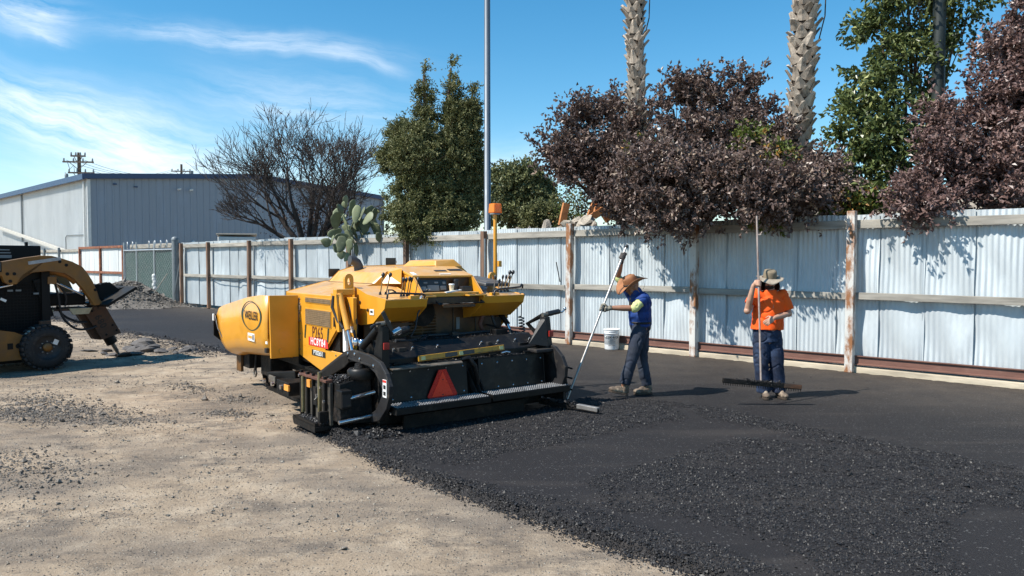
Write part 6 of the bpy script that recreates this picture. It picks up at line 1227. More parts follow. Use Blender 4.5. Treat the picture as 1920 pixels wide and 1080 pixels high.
MB().box((.07, .277, 1.815), (.50, .006, .055), (0, R(-9), 0)).build('worn_decal', mat('worn grey decal', (.36, .36, .36), .6, var=.3, scale=14), a1)
MB().bx(-.95, -.56, .274, .278, 1.63, 1.80).build('number_plate', M_cb, a1); MB().bx(-.95, -.58, .271, .274, 1.65, 1.79).build('plate_field', M_grey, a1)
text('644', .15, 'lettering', M_lblw, a1, frame((-.70, .2695, 1.70), (1, 0, 0), (0, 0, 1)), .8, bold=.004)
for x, z in ((-.44, 1.48), (-.48, 1.60), (-.38, 1.60), (.40, 1.74), (.86, 1.3), (.3, 1.8)): MB().lathe([(.028, 0), (.022, .01)], c=(x, .278, z), axis=(0, -1, 0), n=12).build('pin', M_cb, a1)
l2 = MB(); pts2 = [(.10, 1.60), (.30, 1.62), (.5, 1.55), (.62, 1.43)]; l2.tube([(x, .52, z) for x, z in pts2], .05, 8); l2.build('inner_link', M_cy, sk)
MB().box((.22, .46, 1.48), (.14, .12, .13)).build('link_boss', M_cy, sk, .01)
MB().tube([(.05, .6, 1.55), (.34, .6, 1.44)], .05, 10).build('tilt_cylinder', M_cb, sk); MB().tube([(.30, .6, 1.45), (.78, .62, 1.20)], .02, 10).build('cylinder_rod', M_chr, sk)
MB().beam((.0, .5, 1.5), (.2, .5, .85), .08, .12).build('arm_upright', M_cb, sk, .006)
# coupler plate
q = MB(); q.prism([(.84, 1.02), (.98, 1.00), (1.42, 1.26), (1.44, 1.33), (1.30, 1.30), (1.16, 1.42), (1.02, 1.40), (.90, 1.24)], 1, .42, .55); q.build('quick_coupler', M_cb, sk, .008)
MB().beam((.94, .5, 1.02), (1.46, .5, 1.33), 1.0, .05).build('coupler_plate', M_cb, sk, .006); MB().beam((1.05, .40, 1.11), (1.40, .40, 1.30), .03, .03).build('coupler_edge', M_chr, sk)
MB().bx(.15, .86, .70, 1.25, 1.02, 1.24).build('breaker_bracket', M_cb, sk, .03); MB().bx(.42, .78, .72, .80, 1.235, 1.255).build('bracket_edge', M_chr, sk)
MB().bx(.10, .92, .62, 1.2, .93, .97).build('mount_plate', M_brk, sk, .005)
MB().hull8([(.60, .58, .86), (.86, .58, .86), (.86, .62, .86), (.60, .62, .86)], [(.54, .58, .97), (.92, .58, .97), (.92, .62, .97), (.54, .62, .97)]).build('beige_plate', M_beige, sk, .004)
MB().hull8([(.10, .58, .88), (.26, .58, .88), (.26, .62, .88), (.10, .62, .88)], [(.02, .58, .96), (.30, .58, .96), (.30, .62, .96), (.02, .62, .96)]).build('beige_plate', M_beige, sk, .004)
MB().prism([(.86, 1.35), (.96, 1.40), (1.08, 1.36), (.98, 1.27)], 1, .44, .6).build('lock_handle', M_cb, sk, .004)
# breaker
def sl2(f, z, l=.75): return (f, l, z)
br = MB(); A_ = [(.82, .90), (1.14, 1.06), (1.45, .47), (1.13, .37)]; br.prism([A_[3], A_[2], A_[1], A_[0]], 1, .70, .76); bx1 = br.build('breaker_side_plate', M_brk, sk, .006)
MB().prism([A_[3], A_[2], A_[1], A_[0]], 1, .96, 1.02).build('breaker_side_plate', M_brk, sk, .006)
MB().prism([(1.16, .42), (1.40, .50), (1.10, 1.0), (.86, .9)], 1, .76, .96).build('breaker_body', M_cb, sk)
MB().prism([(.74, .88), (.83, .88), (1.14, .36), (1.02, .38)], 1, .80, .92).build('breaker_rear_plate', M_brk, sk, .006)
d = Vector((1.36 - .98, 0, .27 - .98)).normalized()
MB().tube([(1.24, .86, .50), (1.36, .86, .27)], .10, 14).build('breaker_neck', M_cb, sk); MB().tube([(1.34, .86, .31), (1.44, .86, .12), (1.475, .86, .03)], .035, 10, rr=[.038, .036, .012]).build('chisel', M_stl, sk)
text('680', .17, 'lettering', mat('faded black print', (.03, .02, .015), .7), bx1, frame((1.10, .697, .70), (.42, 0, -.83), (.83, 0, .42)), .95, bold=.003)
text('C', .14, 'lettering', MATS['faded black print'], bx1, frame((1.01, .697, .95), (.42, 0, -.83), (.83, 0, .42)), .95)
for x, z in ((.96, .90), (1.07, .98), (1.2, .45), (1.38, .52), (1.31, .62)): MB().lathe([(.022, 0), (.016, .012)], c=(x, .70, z), axis=(0, -1, 0), n=8).build('housing_bolt', M_cb, bx1)
for pts in ([(.28, .55, 1.55), (.36, .56, 1.2), (.42, .58, .85), (.62, .6, .62), (.85, .64, .58), (1.02, .68, .62)], [(.34, .60, 1.5), (.50, .62, 1.2), (.50, .66, 1.02)], [(.45, .9, 1.0), (.52, .8, .84), (.72, .75, .72), (.88, .72, .70)]):
    P = [Vector(p) for p in pts]; Q = []
    for i in range(len(P) - 1):
        p0 = P[max(i - 1, 0)]; p1 = P[i]; p2 = P[i + 1]; p3 = P[min(i + 2, len(P) - 1)]
        for t in np.linspace(0, 1, 6)[:-1]: Q.append(.5 * ((2 * p1) + (-p0 + p2) * t + (2 * p0 - 5 * p1 + 4 * p2 - p3) * t * t + (-p0 + 3 * p1 - 3 * p2 + p3) * t ** 3))
    b = MB(); b.tube(Q + [P[-1]], .020, 8); b.build('hydraulic_hose', M_cable, sk)
# ------------------------------------------------------------------ people
from mathutils import noise as mn
def cap(mb, pts, rr, n=14, flat=False):
    pts = [Vector(p) for p in pts]; mb.tube(pts, 1, n, rr=rr)
    if not flat:
        for p, r in zip(pts, rr): mb.ell(p, (r, r, r), nu=12, nv=8)
def remeshed(name, mb, m, parent, voxel, smooth=3, wr=None, label=None):
    """union of the collected shapes as one continuous skin"""
    me = mb.mesh('tmp', None); o = bpy.data.objects.new('tmp', me); COL.objects.link(o)
    r = o.modifiers.new('r', 'REMESH'); r.mode = 'VOXEL'; r.voxel_size = voxel; r.use_smooth_shade = True
    s = o.modifiers.new('s', 'SMOOTH'); s.iterations = smooth; s.factor = .5
    dg = bpy.context.evaluated_depsgraph_get(); dg.update(); me2 = bpy.data.meshes.new_from_object(o.evaluated_get(dg)); bpy.data.objects.remove(o)
    if wr:
        amp, fx_, fz_, seed = wr; n = len(me2.vertices); co = np.empty(n * 3, np.float32); me2.vertices.foreach_get('co', co); co = co.reshape(-1, 3); nr = np.empty(n * 3, np.float32); me2.vertex_normals.foreach_get('vector', nr); nr = nr.reshape(-1, 3)
        a = np.arctan2(nr[:, 1], nr[:, 0])
        w = -1.1 * np.exp(-(vnoise(co[:, 0] * fx_ * 1.1 + co[:, 1] * fx_ + co[:, 2] * 7 + seed, co[:, 2] * fz_ * .8 - co[:, 0] * fx_ * .9, seed + 9) / .07) ** 2) + .55 * vnoise(co[:, 0] * 22 + co[:, 1] * 9, co[:, 2] * 19 + co[:, 1] * 11, seed + 2) + fbm(co[:, 0] * fx_ + co[:, 1] * fx_ * .7 + seed, co[:, 2] * fz_ + co[:, 0] * fx_ * .8, seed, 3) * 1.3 + .6 * (np.abs(vnoise(co[:, 0] * fx_ * 1.8 + co[:, 2] * fz_ * .5, co[:, 2] * fz_ * 1.1 - co[:, 1] * 4, seed + 3)) - .2)
        co = co + nr * (w * amp)[:, None]; me2.vertices.foreach_set('co', co.astype(np.float32).ravel())
    me2.polygons.foreach_set('use_smooth', np.ones(len(me2.polygons), bool)); me2.materials.clear(); me2.materials.append(m); me2.name = name
    me2.update(); o = bpy.data.objects.new(name, me2); COL.objects.link(o); o.parent = parent
    if label: o['label'] = label
    return o
def grip(mb, C, ax, wrist, g=0., pr=.021):
    """hand closed round a pole: C point on the pole axis, ax pole direction, wrist joint"""
    C = Vector(C); ax = Vector(ax).normalized(); W_ = Vector(wrist); out = (W_ - C); out = (out - ax * out.dot(ax)).normalized(); side = ax.cross(out)
    palm = C + out * (pr + .022); hgt = .040
    mb.ell(palm, (.018 + g, .038 + g, .045 + g), Matrix((out, side, ax)).transposed()); cap(mb, [W_, palm + out * .01], [.027 + g, .026 + g])
    for k, (dz, ln, r) in enumerate(((.030, .95, .0092), (.010, 1.05, .0095), (-.010, 1., .0092), (-.029, .85, .0082))):
        P = []
        for a in np.linspace(35, 35 + 215 * ln, 7): a = R(a); P.append(C + out * math.cos(a) * (pr + .010) + side * math.sin(a) * (pr + .012) + ax * (dz * 1.05 - .003 * len(P)))
        cap(mb, P, [r + g] * 3 + [(r + g) * .95] * 2 + [(r + g) * .88] * 2, 8)
    P = [palm - side * .020 + ax * .030, C - side * (pr + .013) + out * .012 + ax * .042, C - side * (pr + .008) - out * .014 + ax * .040, C - side * .004 - out * (pr + .011) + ax * .034]
    cap(mb, P, [.013 + g, .0115 + g, .0105 + g, .009 + g], 8)
def open_hand(mb, wrist, d, n, g=0.):
    """relaxed hand: d points to the fingertips, n is the back of the hand"""
    W_ = Vector(wrist); d = Vector(d).normalized(); n = Vector(n); n = (n - d * n.dot(d)).normalized(); s = d.cross(n)
    mb.ell(W_ + d * .050, (.052 + g, .040 + g, .016 + g), Matrix((d, s, n)).transposed()); cap(mb, [W_, W_ + d * .03], [.027 + g, .026 + g])
    for k, (o, ln) in enumerate(((.030, .070), (.011, .080), (-.010, .075), (-.029, .058))):
        b = W_ + d * .088 + s * o; f1 = b + (d - n * (.20 + .1 * k)).normalized() * ln * .45 + s * o * .15; f2 = f1 + (d * .8 - n * (.55 + .12 * k)).normalized() * ln * .32; f3 = f2 + (d * .55 - n * .9).normalized() * ln * .25
        cap(mb, [b - d * .02, b, f1, f2, f3], [.010 + g, .0098 + g, .009 + g, .0085 + g, .0075 + g], 8)
    t = W_ + d * .025 + s * .030; cap(mb, [t, t + (d * .6 + s * .75 - n * .2).normalized() * .036, t + (d * .85 + s * .5 - n * .5).normalized() * .066], [.013 + g, .011 + g, .0085 + g], 8)
def head(mb, C, fwd, up, s=1.):
    C = Vector(C); f = Vector(fwd).normalized(); u = Vector(up); u = (u - f * u.dot(f)).normalized(); r = f.cross(u); M_ = Matrix((r, f, u)).transposed()
    P = lambda x, y, z: C + (r * x + f * y + u * z) * s
    mb.ell(P(0, -.012, .03), (.076 * s, .094 * s, .092 * s), M_); mb.ell(P(0, .012, -.035), (.060 * s, .070 * s, .080 * s), M_); mb.ell(P(0, .050, -.085), (.030 * s, .026 * s, .022 * s), M_)
    mb.ell(P(0, .078, -.002), (.012 * s, .016 * s, .030 * s), M_); mb.ell(P(0, .098, -.018), (.016 * s, .015 * s, .013 * s), M_); mb.ell(P(0, .080, .030), (.046 * s, .014 * s, .010 * s), M_)
    for q in (-1, 1): mb.ell(P(q * .078, -.008, -.008), (.010 * s, .020 * s, .032 * s), M_); mb.ell(P(q * .030, .072, .010), (.013 * s, .009 * s, .009 * s), M_); mb.ell(P(q * .04, .055, -.035), (.024 * s, .02 * s, .028 * s), M_)
    mb.ell(P(0, .080, -.052), (.024 * s, .010 * s, .006 * s), M_); mb.ell(P(0, .078, -.062), (.022 * s, .010 * s, .006 * s), M_)
    return P, M_
def shoe(C, toe, parent, m, msole, pitch=0.):
    """C heel point on the ground, toe direction"""
    d = Vector(toe).normalized(); s = d.cross(Vector((0, 0, 1))).normalized(); u = s.cross(d); C = Vector(C); Pp = lambda a, b, c: C + d * a * .86 + s * b * .93 + u * c * .95; M_ = Matrix((d, s, u)).transposed(); mb = MB()
    mb.ell(Pp(.05, 0, .06), (.06, .042, .05), M_); mb.ell(Pp(.14, 0, .055), (.09, .045, .040), M_); mb.ell(Pp(.225, 0, .045), (.065, .050, .036), M_); cap(mb, [Pp(.05, 0, .07), Pp(.045, 0, .13)], [.046, .045]); mb.ell(Pp(.13, 0, .082), (.07, .03, .03), M_)
    o = remeshed('boot', mb, m, parent, .007, 4, (.002, 25, 25, 3))
    z = MB(); pr = [(-.01, .030), (.03, .042), (.10, .040), (.19, .052), (.25, .046), (.29, .022), (.295, 0)]; pr = pr + [(a, -b) for a, b in pr[-2::-1]]
    z.add([Pp(a, b, 0) for a, b in pr] + [Pp(a, b, .024) for a, b in pr], [tuple(range(len(pr) - 1, -1, -1)), tuple(range(len(pr), 2 * len(pr)))] + [(i, (i + 1) % len(pr), len(pr) + (i + 1) % len(pr), len(pr) + i) for i in range(len(pr))]); z.build('sole', msole, o, .004)
    for k in range(3): mb = MB(); mb.tube([Pp(.10 + k * .03, -.028, .100 - k * .008), Pp(.10 + k * .03, 0, .112 - k * .009), Pp(.10 + k * .03, .028, .100 - k * .008)], .004, 5); mb.build('lace', M_sill, o)
    return o
M_skin = mat('tanned skin', (.30, .145, .085), .5, var=.12, scale=12, bump=.1, bscale=80, bdist=.002); M_skin2 = mat('light tanned skin', (.48, .27, .18), .5, var=.12, scale=14, bump=.1, bscale=80, bdist=.002)
M_blue = mat('blue t-shirt', (.004, .034, .17), .75, var=.15, scale=9, bump=.2, bscale=120, bdist=.002); M_org = mat('orange high visibility shirt', (1.0, .115, .004), .8, var=.08, scale=8, bump=.15, bscale=150, bdist=.002, transl=.12)
M_jean = mat('grey blue work trousers', (.018, .024, .040), .85, var=.3, scale=7, col2=(.035, .047, .072), c2cut=.55, c2soft=.12, c2scale=4, bump=.25, bscale=200, bdist=.002)
M_jean2 = mat('dark blue jeans', (.008, .015, .038), .85, var=.3, scale=7, col2=(.028, .055, .12), c2cut=.58, c2soft=.12, c2scale=5, bump=.25, bscale=200, bdist=.002)
M_glove = mat('dirty work glove', (.30, .27, .21), .85, var=.35, scale=25, col2=(.05, .045, .04), c2cut=.52, c2scale=20); M_glove2 = mat('dark work glove', (.06, .05, .045), .8, var=.5, scale=25, col2=(.28, .2, .16), c2cut=.6, c2scale=20)
M_sleeve = mat('pale yellow green sleeve', (.55, .58, .24), .8, var=.1, bump=.2, bscale=100); M_boot_ = mat('brown work boot', (.12, .085, .06), .8, var=.4, scale=18, col2=(.38, .31, .23), c2cut=.58, c2scale=9, dust=(.30, .25, .2), dustamt=.3); M_sole = mat('boot sole', (.05, .035, .025), .8, var=.3)
M_hatb = mat('brown felt hat', (.30, .125, .05), .7, var=.2, scale=9, bump=.25, bscale=60); M_hatk = mat('khaki canvas hat', (.20, .155, .10), .8, var=.15, scale=14, bump=.3, bscale=90); M_hair = mat('dark hair', (.012, .009, .008), .7, var=.3, scale=40, bump=.5, bscale=100)
M_brim = mat('spotted brim cloth', (.33, .275, .21), .8, var=.2, scale=25, col2=(.25, .2, .15), c2cut=.58, c2scale=35); M_flap = mat('dark hat flap', (.05, .018, .014), .85, var=.3)
def J(px, py, Y): return px_depth(px, py, Y)
def hat(C, fwd, up, parent, crown, brim_fn, m, mb_, name='hat', nseg=40):
    C = Vector(C); f = Vector(fwd).normalized(); u = Vector(up); u = (u - f * u.dot(f)).normalized(); r = f.cross(u); b = MB(); vs = []; prof = crown
    for (rx, ry, z, dent) in prof:
        for k in range(nseg):
            a = 2 * math.pi * k / nseg; c_, s_ = math.cos(a), math.sin(a); vs.append(C + r * rx * c_ + f * ry * s_ + u * (z - dent * (1 - abs(c_)) * 0 - dent * max(0, 1 - (c_ * 1.6) ** 2)))
    n = len(prof); b.add(vs, [(i * nseg + k, i * nseg + (k + 1) % nseg, (i + 1) * nseg + (k + 1) % nseg, (i + 1) * nseg + k) for i in range(n - 1) for k in range(nseg)] + [tuple(range((n - 1) * nseg, n * nseg))], True)
    h = b.build(name, m, parent); b = MB(); vs = []; R0 = prof[0]
    for j, t in enumerate(np.linspace(0, 1, 6)):
        for k in range(nseg): a = 2 * math.pi * k / nseg; x, y, z = brim_fn(a, t, R0); vs.append(C + r * x + f * y + u * z)
    b.add(vs, [(i * nseg + k, i * nseg + (k + 1) % nseg, (i + 1) * nseg + (k + 1) % nseg, (i + 1) * nseg + k) for i in range(5) for k in range(nseg)], True)
    q = b.build('brim', mb_, h); so_ = q.modifiers.new('thick', 'SOLIDIFY'); so_.thickness = .004
    if m is not M_hatb: return h, (lambda x, y, z: C + r * x + f * y + u * z)
    bd = MB(); bd.tube([C + r * (R0[0] + .003) * math.cos(a) + f * (R0[1] + .003) * math.sin(a) + u * .014 for a in np.linspace(0, 2 * math.pi, 33)], .010, 6, cap=False); bd.build('hat_band', M_hair if m is M_hatb else m, h)
    return h, (lambda x, y, z: C + r * x + f * y + u * z)

# ---- man raking, striding left in a blue shirt
YB = 9.80
p1_ = thing('person', 'man in blue shirt and brown wide brimmed hat leaning on a long rake', 'person', (0, 0, 0))
base = px_ground(1190, 741); p1_.location = (0, 0, 0)
hip = J(1201, 612, YB); chest = J(1199, 570, YB - .02); neck = J(1192, 548, YB - .03); hd = J(1185, 538, YB - .05)
lsh = J(1207, 561, YB - .17); rsh = J(1187, 556, YB + .17)
lel = J(1189, 578, YB - .27); lwr = J(1156, 578, YB - .17); rel = J(1158, 520, YB + .16); rwr = J(1163, 494, YB + .08)
pole_a = Vector((*px_ground(1063, 757), .02)); pole_b = J(1173, 466, YB - .02); pdir = (pole_b - pole_a).normalized()
def on_pole(py): 
    t = 0; best = None
    for k in range(400):
        t = k / 400.; p = pole_a.lerp(pole_b, t); v = 540 - 0; q = p - Vector((0, 0, CAM_H)); d_ = q.y * math.cos(PIT) - q.z * math.sin(PIT); yy = 540 - F_ * (q.z * math.cos(PIT) + q.y * math.sin(PIT)) / d_
        if best is None or abs(yy - py) < best[0]: best = (abs(yy - py), p)
    return best[1]
gL = on_pole(577); gR = on_pole(480)
lhip = J(1199, 622, YB - .09); rhip = J(1203, 622, YB + .09); lkn = J(1184, 676, YB - .13); lan = J(1170, 722, YB - .10); rkn = J(1204, 678, YB + .09); ran = J(1213, 722, YB + .12)
lan.z = max(lan.z, .12); ran.z = .10
lwr = gL + (lel - gL).normalized() * .085; rwr = gR + (rel - gR).normalized() * .085
b = MB(); cap(b, [hip, chest, neck], [.13, .14, .075], 20); b.ell(chest, (.14, .19, .15)); b.ell(hip, (.13, .17, .12)); cap(b, [neck, hd], [.058, .055])
HF = Vector((-.86, -.22, -.46)); HU = Vector((-.43, -.20, .88)); head(b, hd, HF, HU)
for sh, el, wr, g in ((lsh, lel, lwr, gL), (rsh, rel, rwr, gR)): cap(b, [chest.lerp(sh, .5), sh, sh.lerp(el, .5), el, el.lerp(wr, .45), wr], [.07, .056, .046, .040, .040, .027]); grip(b, g, pdir, wr, pr=.019)
for h_, k_, a_ in ((lhip, lkn, lan), (rhip, rkn, ran)): cap(b, [h_, h_.lerp(k_, .5), k_, k_.lerp(a_, .4), a_], [.075, .062, .046, .046, .036])
bd1 = remeshed('body', b, M_skin, p1_, .0065, 3)
for g, w_, m_, n_ in ((gL, lwr, M_glove, 'pale glove'), (gR, rwr, M_glove2, 'dark glove')):
    b = MB(); grip(b, g, pdir, w_, .0035, pr=.019); d_ = (lel - w_ if g is gL else rel - w_).normalized(); cap(b, [w_, w_ + d_ * .03], [.034, .033], flat=True); remeshed('glove', b, m_, p1_, .006, 2, (.002, 30, 30, 5), label=n_)
b = MB(); hem = J(1201, 610, YB); b.ell(chest + Vector((.01, 0, 0)), (.150, .205, .175)); cap(b, [chest + Vector((0, 0, -.03)), chest.lerp(hem, .5), hem], [.150, .150, .148], 22, True); b.ell(hem + Vector((0, 0, .02)), (.145, .185, .10)); b.ell(chest.lerp(hem, .5), (.15, .19, .15)); cap(b, [chest, neck], [.12, .085], 18)
cap(b, [chest.lerp(lsh, .4), lsh, lsh.lerp(lel, .45)], [.11, .088, .074], 16, True); b.ell(lsh, (.085, .085, .085)); cap(b, [chest.lerp(rsh, .4), rsh, rsh.lerp(rel, .5)], [.11, .084, .072], 16, True); b.ell(rsh, (.08, .08, .08))
remeshed('shirt', b, M_blue, p1_, .008, 4, (.008, 6, 9, 3))
b = MB(); cap(b, [lsh.lerp(lel, .38), lsh.lerp(lel, .75), lel, lel.lerp(lwr, .06)], [.064, .062, .058, .052], 16, True); b.ell(lel, (.056, .056, .056)); remeshed('under_sleeve', b, M_sleeve, p1_, .008, 3, (.006, 14, 16, 8))
b = MB(); cap(b, [rsh.lerp(rel, .45), rel, rel.lerp(rwr, .08)], [.06, .055, .048], 14, True); remeshed('under_sleeve', b, M_sleeve, p1_, .008, 3, (.006, 14, 16, 9))
b = MB(); b.ell(hip + Vector((0, 0, .02)), (.140, .180, .13)); cap(b, [hem + Vector((0, 0, .01)), hip], [.14, .14], 20, True)
for h_, k_, a_ in ((lhip, lkn, lan), (rhip, rkn, ran)): cap(b, [h_, h_.lerp(k_, .5), k_, k_.lerp(a_, .5), a_ + (k_ - a_).normalized() * .02], [.108, .096, .078, .080, .074], 16, True); b.ell(k_, (.08, .08, .085)); b.ell(h_, (.108, .108, .11))
remeshed('trousers', b, M_jean, p1_, .008, 4, (.0075, 7, 8, 12))
b = MB(); b.tube([hip + Vector((.0, .0, -.03)) + Vector((.125 * math.cos(a), .178 * math.sin(a), .085)) for a in np.linspace(0, 2 * math.pi, 30)], .016, 6, cap=False); b.build('belt', M_hair, p1_)
heel = px_ground(1171, 739); toe_d = (J(1143, 729, YB - .10) - J(1172, 741, YB - .10)); s1_ = shoe(Vector((heel[0], YB - .10, .02)), Vector((-.98, -.05, .22)), p1_, M_boot_, M_sole)
shoe(Vector((J(1221, 738, YB + .12).x, YB + .12, .005)), Vector((-.97, -.25, .0)), p1_, M_boot_, M_sole)
crown = [(.080, .098, 0, 0), (.079, .097, .03, 0), (.076, .092, .07, 0), (.070, .086, .095, .0), (.058, .074, .112, .018), (.035, .05, .118, .035), (.01, .02, .116, .04)]
def cow(a, t, R0): 
    c_, s_ = math.cos(a), math.sin(a); rx = R0[0] + t * .115; ry = R0[1] + t * .125; return (rx * c_, ry * s_, .0 + t * t * (.075 * c_ * c_ - .045 * s_ * s_))
h1, hp_ = hat(hd + HU.normalized() * .045 - HF.normalized() * .01, HF, HU, p1_, crown, cow, M_hatb, M_hatb)
b = MB(); b.lathe([(.012, 0), (.010, .006)], c=tuple(hp_(-.088, .02, .016)), axis=tuple(hp_(-1, 0, 0) - hp_(0, 0, 0)), n=10); b.build('silver_concho', M_chr, h1)
b = MB(); q0 = hp_(.05, -.19, .03); b.tube([q0, q0 + Vector((.03, -.02, -.02)), q0 + Vector((.045, -.02, -.16)), q0 + Vector((.03, -.02, -.19))], .0025, 4); b.build('hat_cord', M_hair, h1)
rk1 = thing('asphalt_rake', 'long aluminium handled asphalt rake pulled by the man in blue', 'rake', tuple(pole_a))
pt_ = pole_b + pdir * .03 - pole_a; M_alu = mat('dull aluminium tube', (.40, .375, .355), .38, .7, var=.12, scale=20, stretch=(1, 1, .2))
MB().tube([(0, 0, .03), tuple(pt_)], .0150, 12).build('handle', M_alu, rk1); b = MB(); b.ell(pt_, (.024, .024, .024)); b.build('end_cap', M_blkp, rk1)
ra = Vector((*px_ground(1012, 762), .060)) - pole_a; rb_ = Vector((*px_ground(1122, 779), .055)) - pole_a; b = MB(); b.beam(ra, rb_, .05, .05); b.build('rake_head', M_tar, rk1, .006); b = MB(); b.beam(ra.lerp(rb_, .66) + Vector((0, 0, .018)), rb_ + Vector((0, 0, .012)), .056, .05); b.build('bare_head_end', M_alu, rk1, .004)
b = MB(); b.beam(Vector((0, 0, .03)), ra.lerp(rb_, .5), .04, .02); b.build('socket', M_tar, rk1)
rgk = np.random.default_rng(8); t_ = rgk.random(500) * .62 + .03; P_ = np.array(pole_a)[None] + np.array(ra)[None] * (1 - t_[:, None]) + np.array(rb_)[None] * t_[:, None] + rgk.normal(0, .018, (500, 3)) + np.array([0, 0, .03]); o = pebbles('hot_mix', P_, .008 * np.exp(rgk.normal(0, .4, 500)), M_loose); tag(o, 'black mix clinging to the head of the rake on the ground', 'hot mix', kind='stuff')

# ---- standing man in the orange shirt holding a rake upright
YO = 9.66
p2_ = thing('person', 'man in orange shirt and khaki hat standing and holding a rake upright', 'person', (0, 0, 0))
pa = J(1427, 717, 9.12); pbt = J(1419, 405, 9.62); pd2 = (pbt - pa).normalized()
def on2(py):
    best = None
    for k in range(500):
        p = pa.lerp(pbt, k / 500.); q = p - Vector((0, 0, CAM_H)); d_ = q.y * math.cos(PIT) - q.z * math.sin(PIT); yy = 540 - F_ * (q.z * math.cos(PIT) + q.y * math.sin(PIT)) / d_
        if best is None or abs(yy - py) < best[0]: best = (abs(yy - py), p)
    return best[1]
gO = on2(530)
hip = J(1439, 628, YO); chest = J(1443, 570, YO); neck = J(1443, 546, YO - .02); hd = J(1443, 525, YO - .05)
rsh = J(1418, 553, YO); lsh = J(1467, 553, YO); rel = J(1401, 583, YO - .08); lel = J(1479, 588, YO - .02); lwr = J(1452, 596, YO - .20)
rwr = gO + ((rel - gO).normalized() * .6 + Vector((-.5, .5, 0))).normalized() * .08
rhip = J(1427, 638, YO); lhip = J(1452, 638, YO); rkn = J(1427, 684, YO - .03); lkn = J(1456, 684, YO - .03); ran = J(1433, 732, YO); lan = J(1460, 732, YO)
ran.z = lan.z = .11
b = MB(); cap(b, [hip, chest, neck], [.13, .14, .07], 20); b.ell(chest, (.19, .13, .15)); b.ell(hip, (.165, .12, .12)); cap(b, [neck, hd], [.06, .056])
HF = Vector((-.06, -.86, -.45)); HU = Vector((0, -.42, .90)); Ph, Mh = head(b, hd, HF, HU)
cap(b, [chest.lerp(rsh, .5), rsh, rsh.lerp(rel, .5), rel, rel.lerp(rwr, .45), rwr], [.075, .060, .050, .044, .042, .029]); grip(b, gO, pd2, rwr, pr=.016)
cap(b, [chest.lerp(lsh, .5), lsh, lsh.lerp(lel, .5), lel, lel.lerp(lwr, .45), lwr], [.075, .060, .050, .044, .043, .029]); open_hand(b, lwr, Vector((-.80, -.25, -.42)), Vector((-.1, -1, .45)))
for h_, k_, a_ in ((rhip, rkn, ran), (lhip, lkn, lan)): cap(b, [h_, h_.lerp(k_, .5), k_, k_.lerp(a_, .4), a_], [.075, .065, .048, .048, .036])
remeshed('body', b, M_skin2, p2_, .0065, 3)
b = MB(); hem = J(1438, 617, YO); waist = J(1440, 595, YO); b.ell(chest, (.205, .15, .17)); b.ell(waist, (.195, .155, .15)); 
def ering(c, rx, ry, n=26): return [c + Vector((rx * math.cos(a), ry * math.sin(a), 0)) for a in np.linspace(0, 2 * math.pi, n, endpoint=False)]
lv_ = [(J(1443, 549, YO), .10, .075), (J(1443, 556, YO), .185, .11), (chest, .205, .145), (waist, .205, .152), (hem, .213, .158)]; vs = [p for c_, rx, ry in lv_ for p in ering(c_, rx, ry)]; k = 26
b.add(vs, [(i * k + j, i * k + (j + 1) % k, (i + 1) * k + (j + 1) % k, (i + 1) * k + j) for i in range(len(lv_) - 1) for j in range(k)] + [tuple(range(k - 1, -1, -1)), tuple(range((len(lv_) - 1) * k, len(lv_) * k))]); cap(b, [chest, neck + Vector((0, 0, .025))], [.12, .088], 18, True)
cap(b, [chest.lerp(rsh, .4), rsh, rsh.lerp(rel, .40), rsh.lerp(rel, .62)], [.11, .088, .088, .086], 16, True); cap(b, [chest.lerp(lsh, .4), lsh, lsh.lerp(lel, .45), lsh.lerp(lel, .80)], [.11, .088, .090, .088], 16, True)
for s_ in (rsh, lsh): b.ell(s_, (.085, .085, .08))
remeshed('shirt', b, M_org, p2_, .008, 4, (.010, 6, 8, 21))
b = MB(); b.ell(hip, (.178, .135, .12)); vs = [p for c_, rx, ry in ((hem + Vector((0, 0, .04)), .180, .135), (hip, .185, .14), (rhip.lerp(lhip, .5) + Vector((0, 0, -.02)), .182, .135)) for p in ering(c_, rx, ry)]; b.add(vs, [(i * k + j, i * k + (j + 1) % k, (i + 1) * k + (j + 1) % k, (i + 1) * k + j) for i in range(2) for j in range(k)] + [tuple(range(k - 1, -1, -1)), tuple(range(2 * k, 3 * k))])
for h_, k_, a_ in ((rhip, rkn, ran), (lhip, lkn, lan)): cap(b, [h_, h_.lerp(k_, .5), k_, k_.lerp(a_, .5), a_ + Vector((0, 0, -.03))], [.108, .102, .092, .092, .092], 16, True); b.ell(h_, (.105, .11, .11))
remeshed('jeans', b, M_jean2, p2_, .008, 4, (.0085, 7, 8, 33))
shoe(Vector((ran.x + .015, YO + .05, .004)), Vector((-.18, -1, 0)), p2_, M_boot_, M_sole); shoe(Vector((lan.x - .005, YO + .05, .004)), Vector((.16, -1, 0)), p2_, M_boot_, M_sole)
b = MB(); Mx = Mh; b.ell(Ph(0, .030, -.070), (.068, .064, .056), Mx); b.ell(Ph(0, .0, -.125), (.058, .07, .05), Mx); b.ell(Ph(0, .082, -.048), (.030, .010, .009), Mx); b.ell(Ph(-.05, .0, -.05), (.02, .04, .05), Mx); b.ell(Ph(.05, .0, -.05), (.02, .04, .05), Mx); remeshed('beard', b, M_hair, p2_, .007, 2, (.004, 40, 40, 2))
b = MB(); b.ell(Ph(0, -.03, .03), (.084, .09, .085), Mx); remeshed('hair', b, M_hair, p2_, .010, 2, (.004, 40, 40, 4))
crown = [(.086, .098, 0, 0), (.084, .096, .03, 0), (.079, .092, .075, 0), (.073, .085, .095, .0), (.05, .06, .104, .004), (.01, .02, .105, .005)]
